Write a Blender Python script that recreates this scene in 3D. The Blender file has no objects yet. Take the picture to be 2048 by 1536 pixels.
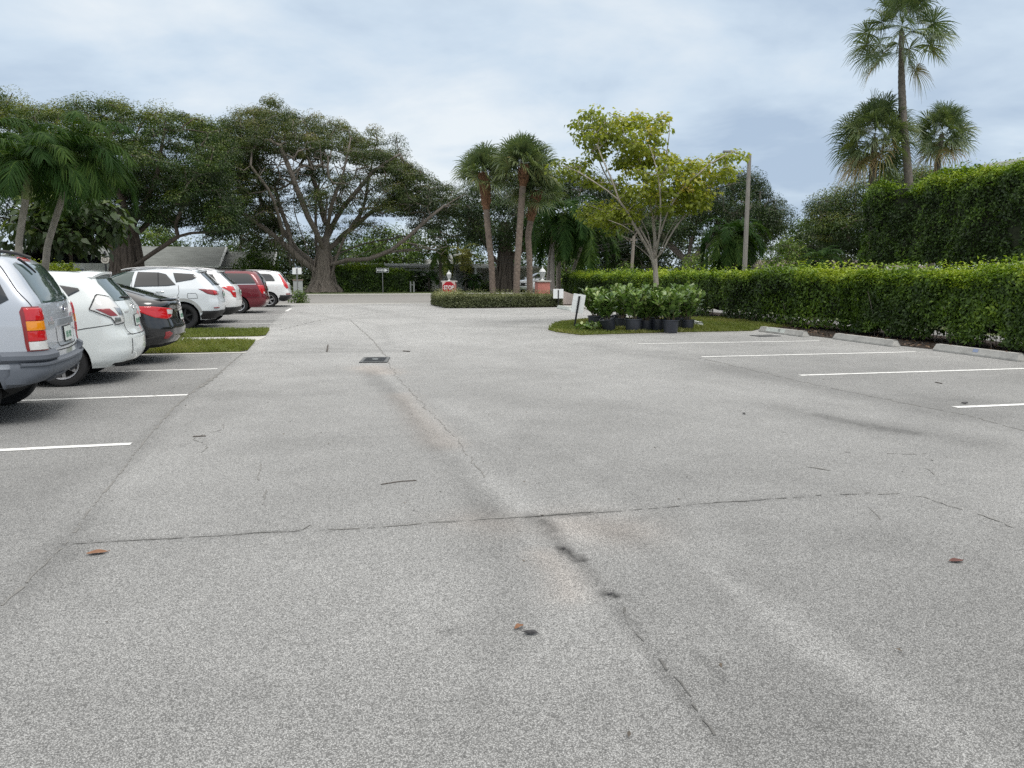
import bpy, bmesh, math, random
import numpy as np
from mathutils import Vector, Matrix
from mathutils.bvhtree import BVHTree

scene = bpy.context.scene
COL = scene.collection

# ------------------------------------------------------------------ camera
CAM_H = 1.55
HORIZON = 544.5          # photo row of the horizon (2048 x 1536)
FPX = 1538.0             # focal length in photo pixels
PITCH = math.atan((768 - HORIZON) / FPX)
YAW = math.radians(13.3)  # camera looks this far right of the lot's own direction (+Y)
cam_data = bpy.data.cameras.new("camera")
cam_data.sensor_width = 36.0
cam_data.lens = FPX / 2048 * 36.0
cam_data.clip_start = 0.05
cam_data.clip_end = 3000
cam = bpy.data.objects.new("camera", cam_data)
COL.objects.link(cam)
cam.location = (0, 0, CAM_H)
cam.rotation_euler = (math.radians(90) - PITCH, 0, -YAW)
scene.camera = cam

# ------------------------------------------------------------------ sky
SUN_EL, SUN_AZ = math.radians(58), math.radians(150)
world = bpy.data.worlds.new("World")
scene.world = world
world.use_nodes = True
wt = world.node_tree
wt.nodes.clear()
def wn(t, **k):
    n = wt.nodes.new(t)
    for a, b in k.items(): setattr(n, a, b)
    return n
out = wn('ShaderNodeOutputWorld'); bg = wn('ShaderNodeBackground')
sky = wn('ShaderNodeTexSky'); sky.sky_type = 'NISHITA'; sky.sun_disc = False
sky.sun_elevation = SUN_EL; sky.sun_rotation = SUN_AZ
tc = wn('ShaderNodeTexCoord'); sep = wn('ShaderNodeSeparateXYZ')
wt.links.new(tc.outputs['Generated'], sep.inputs[0])
def wmath(op, a, b=None, clamp=False):
    n = wn('ShaderNodeMath', operation=op, use_clamp=clamp)
    for i, v in enumerate((a, b)):
        if v is None: continue
        if hasattr(v, 'links'): wt.links.new(v, n.inputs[i])
        else: n.inputs[i].default_value = v
    return n.outputs[0]
zc = wmath('MAXIMUM', sep.outputs[2], 0.0)
den = wmath('ADD', zc, 0.20)
cx_, cy_ = wmath('DIVIDE', sep.outputs[0], den), wmath('DIVIDE', sep.outputs[1], den)
comb = wn('ShaderNodeCombineXYZ')
wt.links.new(cx_, comb.inputs[0]); wt.links.new(cy_, comb.inputs[1])
def wnoise(scale, detail, rough, dist, off):
    mp = wn('ShaderNodeMapping'); mp.inputs['Location'].default_value = off
    mp.inputs['Rotation'].default_value = (0, 0, 0.5)
    mp.inputs['Scale'].default_value = (1.0, 1.05, 1.0)
    wt.links.new(comb.outputs[0], mp.inputs[0])
    n = wn('ShaderNodeTexNoise'); n.inputs['Scale'].default_value = scale
    n.inputs['Detail'].default_value = detail; n.inputs['Roughness'].default_value = rough
    n.inputs['Distortion'].default_value = dist
    wt.links.new(mp.outputs[0], n.inputs['Vector']); return n.outputs[0]
n1 = wnoise(0.72, 6, 0.52, 0.25, (3.1, 1.7, 0))
n2 = wnoise(1.9, 8, 0.56, 0.25, (7.3, 2.2, 0))
nn = wmath('ADD', wmath('MULTIPLY', n1, 0.66), wmath('MULTIPLY', n2, 0.34))
ramp = wn('ShaderNodeValToRGB')
cr = ramp.color_ramp
cr.elements[0].position = 0.385; cr.elements[0].color = (0.45, 0.565, 0.72, 1)
cr.elements[1].position = 0.615; cr.elements[1].color = (0.86, 0.92, 0.965, 1)
e = cr.elements.new(0.5); e.color = (0.65, 0.765, 0.885, 1)
wt.links.new(nn, ramp.inputs[0])
# an overcast sky is brightest well above the horizon
lift = wn('ShaderNodeMapRange'); lift.interpolation_type = 'SMOOTHSTEP'
lift.inputs['From Min'].default_value = 0.30; lift.inputs['From Max'].default_value = 0.85
lift.inputs['To Min'].default_value = 1.0; lift.inputs['To Max'].default_value = 2.3
wt.links.new(sep.outputs[2], lift.inputs['Value'])
sc_ = wn('ShaderNodeVectorMath', operation='SCALE')
zmix = wn('ShaderNodeMapRange'); zmix.inputs['From Min'].default_value = 0.30; zmix.inputs['From Max'].default_value = 0.7
wt.links.new(sep.outputs[2], zmix.inputs['Value'])
hi = wn('ShaderNodeMixRGB'); hi.inputs[2].default_value = (0.82, 0.80, 0.765, 1)   # thin white cloud overhead
wt.links.new(zmix.outputs[0], hi.inputs[0]); wt.links.new(ramp.outputs[0], hi.inputs[1])
wt.links.new(hi.outputs[0], sc_.inputs[0])
wt.links.new(wmath('MULTIPLY', lift.outputs[0], 9.6), sc_.inputs['Scale'])
mixs = wn('ShaderNodeMixRGB'); mixs.inputs[0].default_value = 0.92
wt.links.new(sky.outputs[0], mixs.inputs[1]); wt.links.new(sc_.outputs[0], mixs.inputs[2])
wt.links.new(mixs.outputs[0], bg.inputs['Color'])
bg.inputs['Strength'].default_value = 0.1
wt.links.new(bg.outputs[0], out.inputs[0])

# ------------------------------------------------------------------ sun behind cloud, exposure
sd = bpy.data.lights.new("sun", 'SUN'); sd.energy = 1.4; sd.angle = math.radians(22); sd.color = (1.0, 0.97, 0.93)
sun = bpy.data.objects.new("sun", sd); COL.objects.link(sun)
sdir = Vector((math.sin(SUN_AZ) * math.cos(SUN_EL), math.cos(SUN_AZ) * math.cos(SUN_EL), math.sin(SUN_EL)))
sun.rotation_euler = sdir.to_track_quat('Z', 'Y').to_euler()
sun.location = (0, 0, 40)
scene.view_settings.view_transform = 'Standard'
scene.view_settings.look = 'None'
scene.view_settings.exposure = 0.08
scene.view_settings.gamma = 1.0
scene.render.film_transparent = False
try:
    scene.cycles.max_bounces = 6; scene.cycles.transparent_max_bounces = 12
    scene.cycles.use_denoising = False
    scene.cycles.sample_clamp_indirect = 4.0
except Exception: pass

# ------------------------------------------------------------------ helpers
cP, sP, cY, sY = math.cos(PITCH), math.sin(PITCH), math.cos(YAW), math.sin(YAW)
def at(px, py, D):
    """real-world point seen at photo pixel (px,py), D metres ahead of the camera"""
    u = (px - 1024) / FPX; v = (768 - py) / FPX
    y = cP + v * sP; z = v * cP - sP
    X, Yf, Z = u / y * D, D, CAM_H + z / y * D
    return np.array((X * cY + Yf * sY, -X * sY + Yf * cY, Z))
def gp(px, py, z=0.0):
    u = (px - 1024) / FPX; v = (768 - py) / FPX
    D = (z - CAM_H) / (v * cP - sP) * (cP + v * sP)
    return at(px, py, D)
def gx(px, D):
    """ground point under photo column px at distance D (z=0)"""
    p = at(px, HORIZON, D); return np.array((p[0], p[1], 0.0))

def hash3(i, j, k):
    h = (i * 374761393 + j * 668265263 + k * 2147483647 + 1013904223) & 0xffffffff
    h = ((h ^ (h >> 13)) * 1274126177) & 0xffffffff
    return ((h ^ (h >> 16)) & 0xffff) / 65535.0
def vnoise(P, scale=1.0):
    Q = np.asarray(P, float) * scale + 1000.0
    I = np.floor(Q).astype(np.int64); f = Q - I; f = f * f * (3 - 2 * f)
    r = 0
    for a in (0, 1):
        for b in (0, 1):
            for c in (0, 1):
                w = (f[:, 0] if a else 1 - f[:, 0]) * (f[:, 1] if b else 1 - f[:, 1]) * (f[:, 2] if c else 1 - f[:, 2])
                r = r + w * hash3(I[:, 0] + a, I[:, 1] + b, I[:, 2] + c)
    return r
def nrm(v):
    v = np.asarray(v, float); return v / (np.linalg.norm(v, axis=-1, keepdims=True) + 1e-9)

class Acc:
    """collects vertices and faces for ONE mesh"""
    def __init__(s): s.v = []; s.f = []; s.m = []; s.n = 0
    def add(s, V, F, m=0):
        V = np.asarray(V, float).reshape(-1, 3); s.v.append(V)
        for q in F: s.f.append(tuple(int(i) + s.n for i in q)); s.m.append(m)
        s.n += len(V); return s
    def xf(s, M):
        M = np.array(M); s.v = [v @ M[:3, :3].T + M[:3, 3] for v in s.v]; return s
    def box(s, c, d, m=0, rz=0.0, b=0.0):
        if b > 0:
            bm = bmesh.new(); bmesh.ops.create_cube(bm, size=1.0)
            bmesh.ops.scale(bm, vec=d, verts=bm.verts)
            bmesh.ops.bevel(bm, geom=list(bm.edges), offset=b, segments=2, affect='EDGES', profile=0.7)
            bm.verts.index_update()
            V = np.array([v.co[:] for v in bm.verts]); F = [[v.index for v in f.verts] for f in bm.faces]; bm.free()
        else:
            V = np.array([(x, y, z) for x in (-.5, .5) for y in (-.5, .5) for z in (-.5, .5)]) * np.array(d)
            F = [(0, 1, 3, 2), (4, 6, 7, 5), (0, 4, 5, 1), (2, 3, 7, 6), (0, 2, 6, 4), (1, 5, 7, 3)]
        c_, s_ = math.cos(rz), math.sin(rz)
        V = V @ np.array([[c_, s_, 0], [-s_, c_, 0], [0, 0, 1]]) + np.array(c)
        return s.add(V, F, m)
    def tube(s, P, R, n=8, m=0, cap=True):
        V, F = tube(P, R, n); base = len(V)
        F = [tuple(q) for q in F]
        if cap: F += [tuple(range(n))[::-1], tuple(range(base - n, base))]
        return s.add(V, F, m)
    def lathe(s, prof, n=20, c=(0, 0, 0), axis='z', m=0, cap=True):
        prof = np.array(prof, float); a = np.linspace(0, 2 * math.pi, n, endpoint=False)
        V = np.stack([np.outer(prof[:, 0], np.cos(a)), np.outer(prof[:, 0], np.sin(a)), np.repeat(prof[:, 1:2], n, 1)], -1).reshape(-1, 3)
        if axis == 'y': V = V[:, [0, 2, 1]]
        if axis == 'x': V = V[:, [2, 0, 1]]
        F = []
        for i in range(len(prof) - 1):
            for j in range(n):
                k = (j + 1) % n; F.append((i * n + j, i * n + k, (i + 1) * n + k, (i + 1) * n + j))
        if cap: F += [tuple(range(n))[::-1], tuple(range((len(prof) - 1) * n, len(prof) * n))]
        return s.add(V + np.array(c), F, m)
    def arrays(s): return np.concatenate(s.v) if s.v else np.zeros((0, 3)), s.f

def tube(P, R, n=8):
    P = np.asarray(P, float); R = np.broadcast_to(np.asarray(R, float), (len(P),))
    T = np.gradient(P, axis=0); T = nrm(T)
    up = np.array((0.0, 0, 1)) if abs(T[0, 2]) < .9 else np.array((1.0, 0, 0))
    a = np.linspace(0, 2 * math.pi, n, endpoint=False); V = []
    u = nrm(np.cross(T[0], up))
    for i in range(len(P)):
        u = nrm(u - T[i] * np.dot(u, T[i])); w = np.cross(T[i], u)
        V.append(P[i] + R[i] * (np.outer(np.cos(a), u) + np.outer(np.sin(a), w)))
    V = np.concatenate(V); i = np.arange(len(P) - 1)[:, None] * n; j = np.arange(n)[None]; k = (j + 1) % n
    F = np.stack([i + j, i + k, i + n + k, i + n + j], -1).reshape(-1, 4)
    return V, F

def set_props(o, label=None, cat=None, group=None, kind=None):
    if label: o['label'] = label
    if cat: o['category'] = cat
    if group: o['group'] = group
    if kind: o['kind'] = kind
    return o
def thing(name, label, cat, loc=(0, 0, 0), rz=0.0, group=None):
    o = bpy.data.objects.new(name, None); COL.objects.link(o)
    o.empty_display_size = .2
    o.location = tuple(float(x) for x in loc); o.rotation_euler = (0, 0, rz)
    return set_props(o, label, cat, group)
def link(name, me, mat=None, parent=None):
    o = bpy.data.objects.new(name, me); COL.objects.link(o)
    if mat is not None:
        for m_ in (mat if isinstance(mat, (list, tuple)) else [mat]): me.materials.append(m_)
    if parent is not None: o.parent = parent
    return o
def obj(name, acc, mat, parent=None, smooth=None, loc=None):
    V, F = acc.arrays()
    me = bpy.data.meshes.new(name); me.from_pydata(V.tolist(), [], F)
    if isinstance(mat, (list, tuple)): me.polygons.foreach_set('material_index', acc.m)
    if smooth is not None:
        me.polygons.foreach_set('use_smooth', [True] * len(me.polygons))
        if smooth < 180: me.set_sharp_from_angle(angle=math.radians(smooth))
    me.update()
    o = link(name, me, mat, parent)
    if loc is not None: o.location = loc
    return o
def quads(name, V, F, mat, parent=None, tone=None, smooth=False):
    """fast all-quad mesh; tone = one float per face"""
    V = np.asarray(V, np.float32); F = np.asarray(F, np.int32)
    me = bpy.data.meshes.new(name)
    me.vertices.add(len(V)); me.vertices.foreach_set('co', V.ravel())
    me.loops.add(F.size); me.loops.foreach_set('vertex_index', F.ravel())
    me.polygons.add(len(F)); me.polygons.foreach_set('loop_start', np.arange(0, F.size, 4, dtype=np.int32))
    if smooth: me.polygons.foreach_set('use_smooth', np.ones(len(F), bool))
    if tone is not None:
        at_ = me.attributes.new('tone', 'FLOAT', 'FACE'); at_.data.foreach_set('value', np.clip(np.asarray(tone, np.float32), 0, 1))
    me.update(calc_edges=True)
    return link(name, me, mat, parent)
def structure(o): o['kind'] = 'structure'; return o

# ------------------------------------------------------------------ materials
MATS = {}
def nodes_of(name):
    m = bpy.data.materials.new(name); m.use_nodes = True
    nt = m.node_tree; return m, nt, nt.nodes['Principled BSDF']
def mat(name, col, rough=.6, metal=0.0, spec=None, var=.12, scale=6.0, bump=0.0, bscale=40.0, coat=0.0, var2=None, streak=None, emit=None):
    if name in MATS: return MATS[name]
    m, nt, b = nodes_of(name); L = nt.links
    b.inputs['Roughness'].default_value = rough; b.inputs['Metallic'].default_value = metal
    if spec is not None: b.inputs['Specular IOR Level'].default_value = spec
    if coat: b.inputs['Coat Weight'].default_value = coat; b.inputs['Coat Roughness'].default_value = .04
    tcn = nt.nodes.new('ShaderNodeTexCoord')
    n = nt.nodes.new('ShaderNodeTexNoise'); n.inputs['Scale'].default_value = scale; n.inputs['Detail'].default_value = 6
    n.inputs['Roughness'].default_value = .62
    src = tcn.outputs['Object']
    if streak:
        mp = nt.nodes.new('ShaderNodeMapping'); mp.inputs['Scale'].default_value = streak
        L.new(src, mp.inputs[0]); L.new(mp.outputs[0], n.inputs['Vector'])
    else: L.new(src, n.inputs['Vector'])
    r = nt.nodes.new('ShaderNodeValToRGB')
    c = np.array(col[:3]); c2 = np.array(var2) if var2 is not None else c * (1 + var)
    r.color_ramp.elements[0].position = .3; r.color_ramp.elements[0].color = (*np.clip(c * (1 - var), 0, 1), 1)
    r.color_ramp.elements[1].position = .7; r.color_ramp.elements[1].color = (*np.clip(c2, 0, 1), 1)
    L.new(n.outputs[0], r.inputs[0]); L.new(r.outputs[0], b.inputs['Base Color'])
    if bump > 0:
        n2 = nt.nodes.new('ShaderNodeTexNoise'); n2.inputs['Scale'].default_value = bscale; n2.inputs['Detail'].default_value = 5
        L.new(src, n2.inputs['Vector'])
        bp = nt.nodes.new('ShaderNodeBump'); bp.inputs['Strength'].default_value = bump; bp.inputs['Distance'].default_value = .02
        L.new(n2.outputs[0], bp.inputs['Height']); L.new(bp.outputs[0], b.inputs['Normal'])
    MATS[name] = m; return m
def leafmat(name, stops, rough=.45, trans=.22, spec=.4):
    if name in MATS: return MATS[name]
    m, nt, b = nodes_of(name); L = nt.links
    a = nt.nodes.new('ShaderNodeAttribute'); a.attribute_name = 'tone'
    r = nt.nodes.new('ShaderNodeValToRGB'); el = r.color_ramp.elements
    for i, (p, c) in enumerate(stops):
        e = el[i] if i < 2 else el.new(p)
        e.position = p; e.color = (*c, 1)
    L.new(a.outputs['Fac'], r.inputs[0]); L.new(r.outputs[0], b.inputs['Base Color'])
    b.inputs['Roughness'].default_value = rough; b.inputs['Specular IOR Level'].default_value = spec
    t = nt.nodes.new('ShaderNodeBsdfTranslucent')
    hs = nt.nodes.new('ShaderNodeMixRGB'); hs.blend_type = 'MULTIPLY'; hs.inputs[0].default_value = 1
    hs.inputs[2].default_value = (1.5, 1.6, .6, 1)
    L.new(r.outputs[0], hs.inputs[1]); L.new(hs.outputs[0], t.inputs[0])
    mx = nt.nodes.new('ShaderNodeMixShader'); mx.inputs[0].default_value = trans
    L.new(b.outputs[0], mx.inputs[1]); L.new(t.outputs[0], mx.inputs[2])
    L.new(mx.outputs[0], nt.nodes['Material Output'].inputs[0])
    MATS[name] = m; return m
# ================================================================== THE GROUND
def seg_dist(P, line):
    """distance of 2-D points to a polyline"""
    d = np.full(len(P), 1e9)
    for a, b in zip(line[:-1], line[1:]):
        a = np.array(a[:2]); b = np.array(b[:2]); ab = b - a
        t = np.clip(((P - a) @ ab) / (ab @ ab + 1e-9), 0, 1)
        d = np.minimum(d, np.linalg.norm(P - (a + t[:, None] * ab), axis=1))
    return d
def pxline(*pts): return [gp(*p) for p in pts]

def flat(name, pts, z, m, kind='structure'):
    a = Acc(); a.add([(p[0], p[1], z) for p in pts], [tuple(range(len(pts)))])
    return set_props(obj(name, a, m), kind=kind)

M_earth = mat('grass_ground', (.085, .105, .035), rough=.95, var=.35, scale=1.2, bump=.4)
flat('ground', [(-900, -900), (900, -900), (900, 900), (-900, 900)], -0.02, M_earth)

# --- car park asphalt: fine grid carrying stains with shapes of their own
def asphalt_material():
    m, nt, b = nodes_of('asphalt'); L = nt.links; N = nt.nodes.new
    tcn = N('ShaderNodeTexCoord'); src = tcn.outputs['Object']
    def noise(s, d=5, r=.6, dist=0):
        n = N('ShaderNodeTexNoise'); n.inputs['Scale'].default_value = s; n.inputs['Detail'].default_value = d
        n.inputs['Roughness'].default_value = r; n.inputs['Distortion'].default_value = dist
        L.new(src, n.inputs['Vector']); return n.outputs[0]
    def math_(op, a, b_, clamp=False):
        n = N('ShaderNodeMath'); n.operation = op; n.use_clamp = clamp
        for i, v in enumerate((a, b_)):
            if hasattr(v, 'links'): L.new(v, n.inputs[i])
            else: n.inputs[i].default_value = v
        return n.outputs[0]
    def rng(v, a, b_, c, d):
        n = N('ShaderNodeMapRange'); L.new(v, n.inputs[0])
        for i, q in enumerate((a, b_, c, d)): n.inputs[i + 1].default_value = q
        return n.outputs[0]
    v = N('ShaderNodeTexVoronoi'); v.inputs['Scale'].default_value = 200; v.inputs['Randomness'].default_value = 1.0; L.new(src, v.inputs['Vector'])
    sp = N('ShaderNodeSeparateColor'); L.new(v.outputs['Color'], sp.inputs[0])
    stone = rng(sp.outputs[0], 0, 1, .60, 1.40)
    gap = rng(v.outputs['Distance'], .25, .66, 1.14, .48)
    v2 = N('ShaderNodeTexVoronoi'); v2.inputs['Scale'].default_value = 80; L.new(src, v2.inputs['Vector'])
    sp2 = N('ShaderNodeSeparateColor'); L.new(v2.outputs['Color'], sp2.inputs[0])
    chip = rng(sp2.outputs[1], .0, 1, .92, 1.06)
    f = math_('MULTIPLY', math_('MULTIPLY', stone, gap), chip)
    f = math_('MULTIPLY', f, rng(noise(24, 4), .3, .7, .95, 1.05))
    f = math_('MULTIPLY', f, rng(noise(1.6, 6, .65), .3, .7, .93, 1.07))
    f = math_('MULTIPLY', f, rng(noise(.33, 5, .6, .6), .3, .7, .87, 1.13))
    def attr(nm):
        a = N('ShaderNodeAttribute'); a.attribute_name = nm; return a.outputs['Fac']
    st = math_('MULTIPLY', attr('stain'), rng(noise(9, 5, .7), .3, .7, 1.0, 1.75))
    f = math_('MULTIPLY', f, math_('SUBTRACT', 1.0, st, True))
    f = math_('MULTIPLY', f, math_('ADD', 1.0, math_('MULTIPLY', attr('pale'), rng(noise(5, 5), .3, .7, 1.0, 1.5))))
    mul = N('ShaderNodeVectorMath'); mul.operation = 'SCALE'
    tint = N('ShaderNodeMixRGB'); tint.inputs[1].default_value = (.337, .337, .330, 1); tint.inputs[2].default_value = (.44, .365, .31, 1)
    L.new(attr('rust'), tint.inputs[0])
    L.new(tint.outputs[0], mul.inputs[0]); L.new(f, mul.inputs['Scale']); L.new(mul.outputs[0], b.inputs['Base Color'])
    b.inputs['Roughness'].default_value = .88; b.inputs['Specular IOR Level'].default_value = .3
    bp = N('ShaderNodeBump'); bp.inputs['Strength'].default_value = .45; bp.inputs['Distance'].default_value = .006
    L.new(v.outputs['Distance'], bp.inputs['Height']); bp.invert = True
    L.new(bp.outputs[0], b.inputs['Normal']); return m
M_asphalt = asphalt_material()

xs = np.r_[np.arange(-10, -1.5, .11), np.arange(-1.5, 4.5, .04), np.arange(4.5, 16.01, .11)]; ys = np.r_[np.arange(-4, 2, .11), np.arange(2, 6, .04), np.arange(6, 38.71, .11)]
XX, YY = np.meshgrid(xs, ys, indexing='ij'); P2 = np.stack([XX.ravel(), YY.ravel()], 1)
nx_, ny_ = len(xs), len(ys)
stain = np.zeros(len(P2)); pale = np.zeros(len(P2)); rust = np.zeros(len(P2))
P3 = np.concatenate([P2, np.zeros((len(P2), 1))], 1)
wob = (vnoise(P3, .9) - .5) * .25 + (vnoise(P3 + 40, 2.7) - .5) * .12
def stroke(arr, line, w, s, soft=1.0):
    d = np.maximum(seg_dist(P2, line) + wob * w * 2, 0); arr[:] = np.maximum(arr, s * np.exp(-(d / w) ** 2 * soft)) if s > 0 else arr
stroke(stain, pxline((735, 745), (800, 800), (860, 865), (930, 940), (965, 1000), (985, 1040)), .16, .14)
stroke(stain, pxline((985, 1060), (1000, 1120), (1010, 1250), (960, 1400)), .17, .11)
stroke(stain, pxline((1060, 1030), (1095, 1060), (1130, 1100), (1160, 1125)), .08, .26)
stroke(stain, pxline((1240, 1050), (1290, 1085), (1360, 1140)), .18, .12)
stroke(stain, pxline((1640, 1100), (1800, 1080), (1960, 1130)), .30, .12)
stroke(stain, pxline((1500, 1060), (1560, 1160), (1700, 1200)), .22, .10)
stroke(stain, pxline((1122, 1096), (1140, 1108), (1165, 1122)), .045, .62)
stroke(stain, pxline((1085, 1040), (1110, 1062)), .07, .40)
stroke(stain, pxline((1165, 1130), (1200, 1170), (1222, 1188), (1240, 1200)), .08, .22)
stroke(stain, pxline((1214, 1186), (1230, 1192)), .045, .72)
stroke(stain, pxline((1052, 1036), (1110, 1031), (1180, 1027)), .025, .55)
stroke(stain, pxline((890, 1258), (905, 1262)), .03, .35)
stroke(stain, pxline((1390, 1305), (1420, 1330), (1450, 1370)), .035, .3)
stroke(stain, pxline((480, 1395), (520, 1380)), .1, .15)
stroke(stain, pxline((1700, 1400), (1760, 1440)), .1, .18)
stroke(stain, pxline((1240, 1210), (1290, 1290), (1340, 1360), (1400, 1440), (1480, 1520)), .05, .26)
stroke(stain, pxline((1040, 870), (1120, 915), (1200, 960), (1300, 1020), (1400, 1110)), .16, .12)
stroke(stain, pxline((1290, 1040), (1380, 1120), (1470, 1230), (1560, 1340), (1650, 1480)), .16, .15)
stroke(pale, pxline((1290, 1050), (1450, 1160), (1600, 1270), (1800, 1400), (1980, 1540)), .12, .22)
stroke(pale, pxline((1130, 1070), (1160, 1180), (1130, 1260)), .14, .16)
stroke(pale, pxline((755, 732), (800, 775), (850, 835), (900, 885), (960, 950), (1050, 1020), (1160, 1075)), .13, .22)
stroke(pale, pxline((640, 640), (720, 690), (760, 740)), .25, .12)
stroke(pale, pxline((870, 800), (1000, 860), (1150, 920), (1290, 1050)), .2, .12)
stroke(pale, pxline((260, 960), (420, 880), (560, 800), (640, 740)), .35, .10)
stroke(pale, pxline((1400, 770), (1560, 800), (1750, 830)), .22, .10)
stroke(rust, pxline((735, 735), (765, 745)), 0.29, 0.33)
stroke(rust, pxline((800, 790), (850, 850), (890, 890)), 0.17, 0.24)
stroke(rust, pxline((950, 1040), (1000, 1050)), 0.23, 0.21)
stroke(rust, pxline((1150, 1050), (1230, 1060)), 0.29, 0.27)
stroke(rust, pxline((1090, 1110), (1130, 1150), (1140, 1190)), 0.13, 0.24)
stroke(stain, pxline((1640, 830), (1700, 845), (1760, 856), (1830, 866)), .14, .34)
stroke(stain, pxline((1560, 815), (1700, 850), (1860, 870), (1960, 885)), .30, .13)
stroke(stain, pxline((1200, 700), (1400, 722), (1500, 745), (1620, 772), (1800, 805), (1960, 830)), .40, .15)
stroke(stain, pxline((1180, 690), (1260, 702), (1420, 712)), .45, .14)
stroke(stain, pxline((1790, 790), (1900, 800), (2048, 812)), .35, .12)
stroke(stain, pxline((640, 697), (800, 702), (560, 705), (420, 712)), .22, .10)
stroke(stain, pxline((420, 790), (620, 790)), .35, .10)
stroke(stain, pxline((1080, 655), (1230, 668)), .5, .14)
stroke(stain, pxline((1000, 650), (1080, 640)), .8, .08)
stroke(stain, pxline((600, 625), (760, 650), (780, 690)), .18, .08)
stroke(stain, pxline((700, 612), (860, 640)), .3, .06)
JL = pxline((0, 1212), (130, 1088), (265, 912), (350, 812), (440, 745), (490, 703)); JT = pxline((130, 1088), (390, 1075), (600, 1062), (900, 1043), (1190, 1025), (1490, 1002), (1740, 986))
stroke(stain, JL, .07, .13); stroke(stain, JT, .05, .10); stroke(stain, pxline((40, 1190), (130, 1090)), .16, .18); stroke(stain, pxline((0, 1230), (90, 1140)), .3, .10)
# wear of the stalls and of the lane
def sstep(v, a, b): t = np.clip((v - a) / (b - a), 0, 1); return t * t * (3 - 2 * t)
xb = -1.7 + wob * .5
stall = sstep(xb - P2[:, 0], -.05, .12) * (P2[:, 1] < 38)
stain = np.maximum(stain, stall * (.055 + .10 * (vnoise(P3, .5) - .5)))
drip = np.zeros(len(P2))
for yc in (9.0, 12.0, 14.4, 23.4, 25.8, 31.5, 37.0, 5.9, 3.0):
    drip = np.maximum(drip, np.exp(-((P2[:, 0] + 4.4) / 1.6) ** 2 - ((P2[:, 1] - yc) / .55) ** 2))
stain = np.maximum(stain, drip * .25)
xr_ = 6.55 + wob
stall2 = sstep(P2[:, 0] - xr_, 0, .25) * (P2[:, 1] < 18.2) * (P2[:, 1] > -2)
stain = np.maximum(stain, stall2 * (.07 + .12 * (vnoise(P3 + 9, .45) - .4)))
pale = np.maximum(pale, sstep(P2[:, 1], 5, 20) * .30 * (1 - stall) * (P2[:, 0] < 12))
pale = np.maximum(pale, np.exp(-((P2[:, 1] - 2.9 - .2 * P2[:, 0]) / .9) ** 2) * .05)
near = sstep(3.9 - P2[:, 1], 0, .5) * (P2[:, 0] > 1.2) * (P2[:, 0] < 5)
stain = np.maximum(stain, .07 * sstep(3.6 - P2[:, 1], 0, 1.2))
stain = np.maximum(stain, near * (.07 + .14 * (vnoise(P3 + 3, .8) - .4)))
V = np.concatenate([P2, np.zeros((len(P2), 1))], 1)
ii = (np.arange(nx_ - 1)[:, None] * ny_ + np.arange(ny_ - 1)[None]).ravel()
park = quads('parking_lot', V, np.stack([ii, ii + ny_, ii + ny_ + 1, ii + 1], 1), M_asphalt)
for nm, arr in (('stain', stain), ('pale', pale), ('rust', rust)):
    a_ = park.data.attributes.new(nm, 'FLOAT', 'POINT'); a_.data.foreach_set('value', np.clip(arr, 0, .9).astype(np.float32))
structure(park)
flat('parking_lot_far', [(-60, -60), (12, -60), (12, -4), (-10, -4), (-10, 38.7), (-60, 38.7)], -0.004, mat('asphalt_plain', (.30, .295, .28), rough=.9, var=.12, scale=2))

# --- street, its pavements and the verge across it (the street runs across, along X)
M_road = mat('street_asphalt', (.235, .228, .215), rough=.9, var=.12, scale=.8, bump=.15, bscale=120, streak=(.12, 1.4, 1))
M_conc = mat('concrete', (.40, .39, .36), rough=.85, var=.16, scale=1.1, bump=.1)
def strip(name, y0, y1, z, m, x0=-220, x1=220): return flat(name, [(x0, y0), (x1, y0), (x1, y1), (x0, y1)], z, m)
strip('street_apron', 38.7, 40.3, .000, mat('apron', (.33, .325, .305), rough=.9, var=.12, scale=1.5))
strip('road', 40.3, 54.2, .004, M_road)
strip('sidewalk', 54.2, 57.2, .012, M_conc)
strip('verge', 57.2, 61.0, .006, mat('verge_grass', (.085, .11, .035), rough=.95, var=.35, scale=2.5, bump=.5))
strip('driveway', 57.2, 66, .016, M_conc, 15.5, 22)
M_line = mat('line_paint', (.74, .74, .72), rough=.7, var=.10, scale=14, bump=.12, bscale=150)
_r = [n for n in M_line.node_tree.nodes if n.type == 'VALTORGB'][0].color_ramp.elements; _r[0].position = .34; _r[0].color = (.42, .42, .40, 1); _r[1].position = .46; _r[1].color = (.74, .74, .72, 1)
M_lineold = mat('line_paint_worn', (.52, .52, .50), rough=.8, var=.25, scale=8)
def pline(p, q, w=.10, m=None, z=.0045):
    p = np.array(p[:2]); q = np.array(q[:2]); d = (q - p) / np.linalg.norm(q - p); n = np.array((-d[1], d[0])) * w / 2
    k = max(2, int(np.linalg.norm(q - p) / .15)); rg = np.random.RandomState(int(abs(p[1]) * 100))
    t = np.linspace(0, 1, k)[:, None]; c = p + (q - p) * t
    A = c + n * (1 + rg.normal(0, .05, (k, 1))); B = c - n * (1 + rg.normal(0, .05, (k, 1)))
    a = Acc(); a.add(np.concatenate([np.c_[A, np.full(k, z)], np.c_[B, np.full(k, z)]]), [(i, k + i, k + i + 1, i + 1) for i in range(k - 1)])
    return structure(obj('parking_line', a, m or M_line))
for y in (4.5, 7.47, 10.38, 13.12): pline((-1.80, y), (-7.0, y - .03))
for y in (24.55, 26.75): pline((-1.60, y), (-6.8, y))
pline((-1.66, 29.4), (-6.8, 29.4)); pline((-2.6, 34.4), (-6.8, 34.4), .12, M_lineold)
pline((-1.70, 32.2), (-1.62, 34.6), .11)
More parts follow.
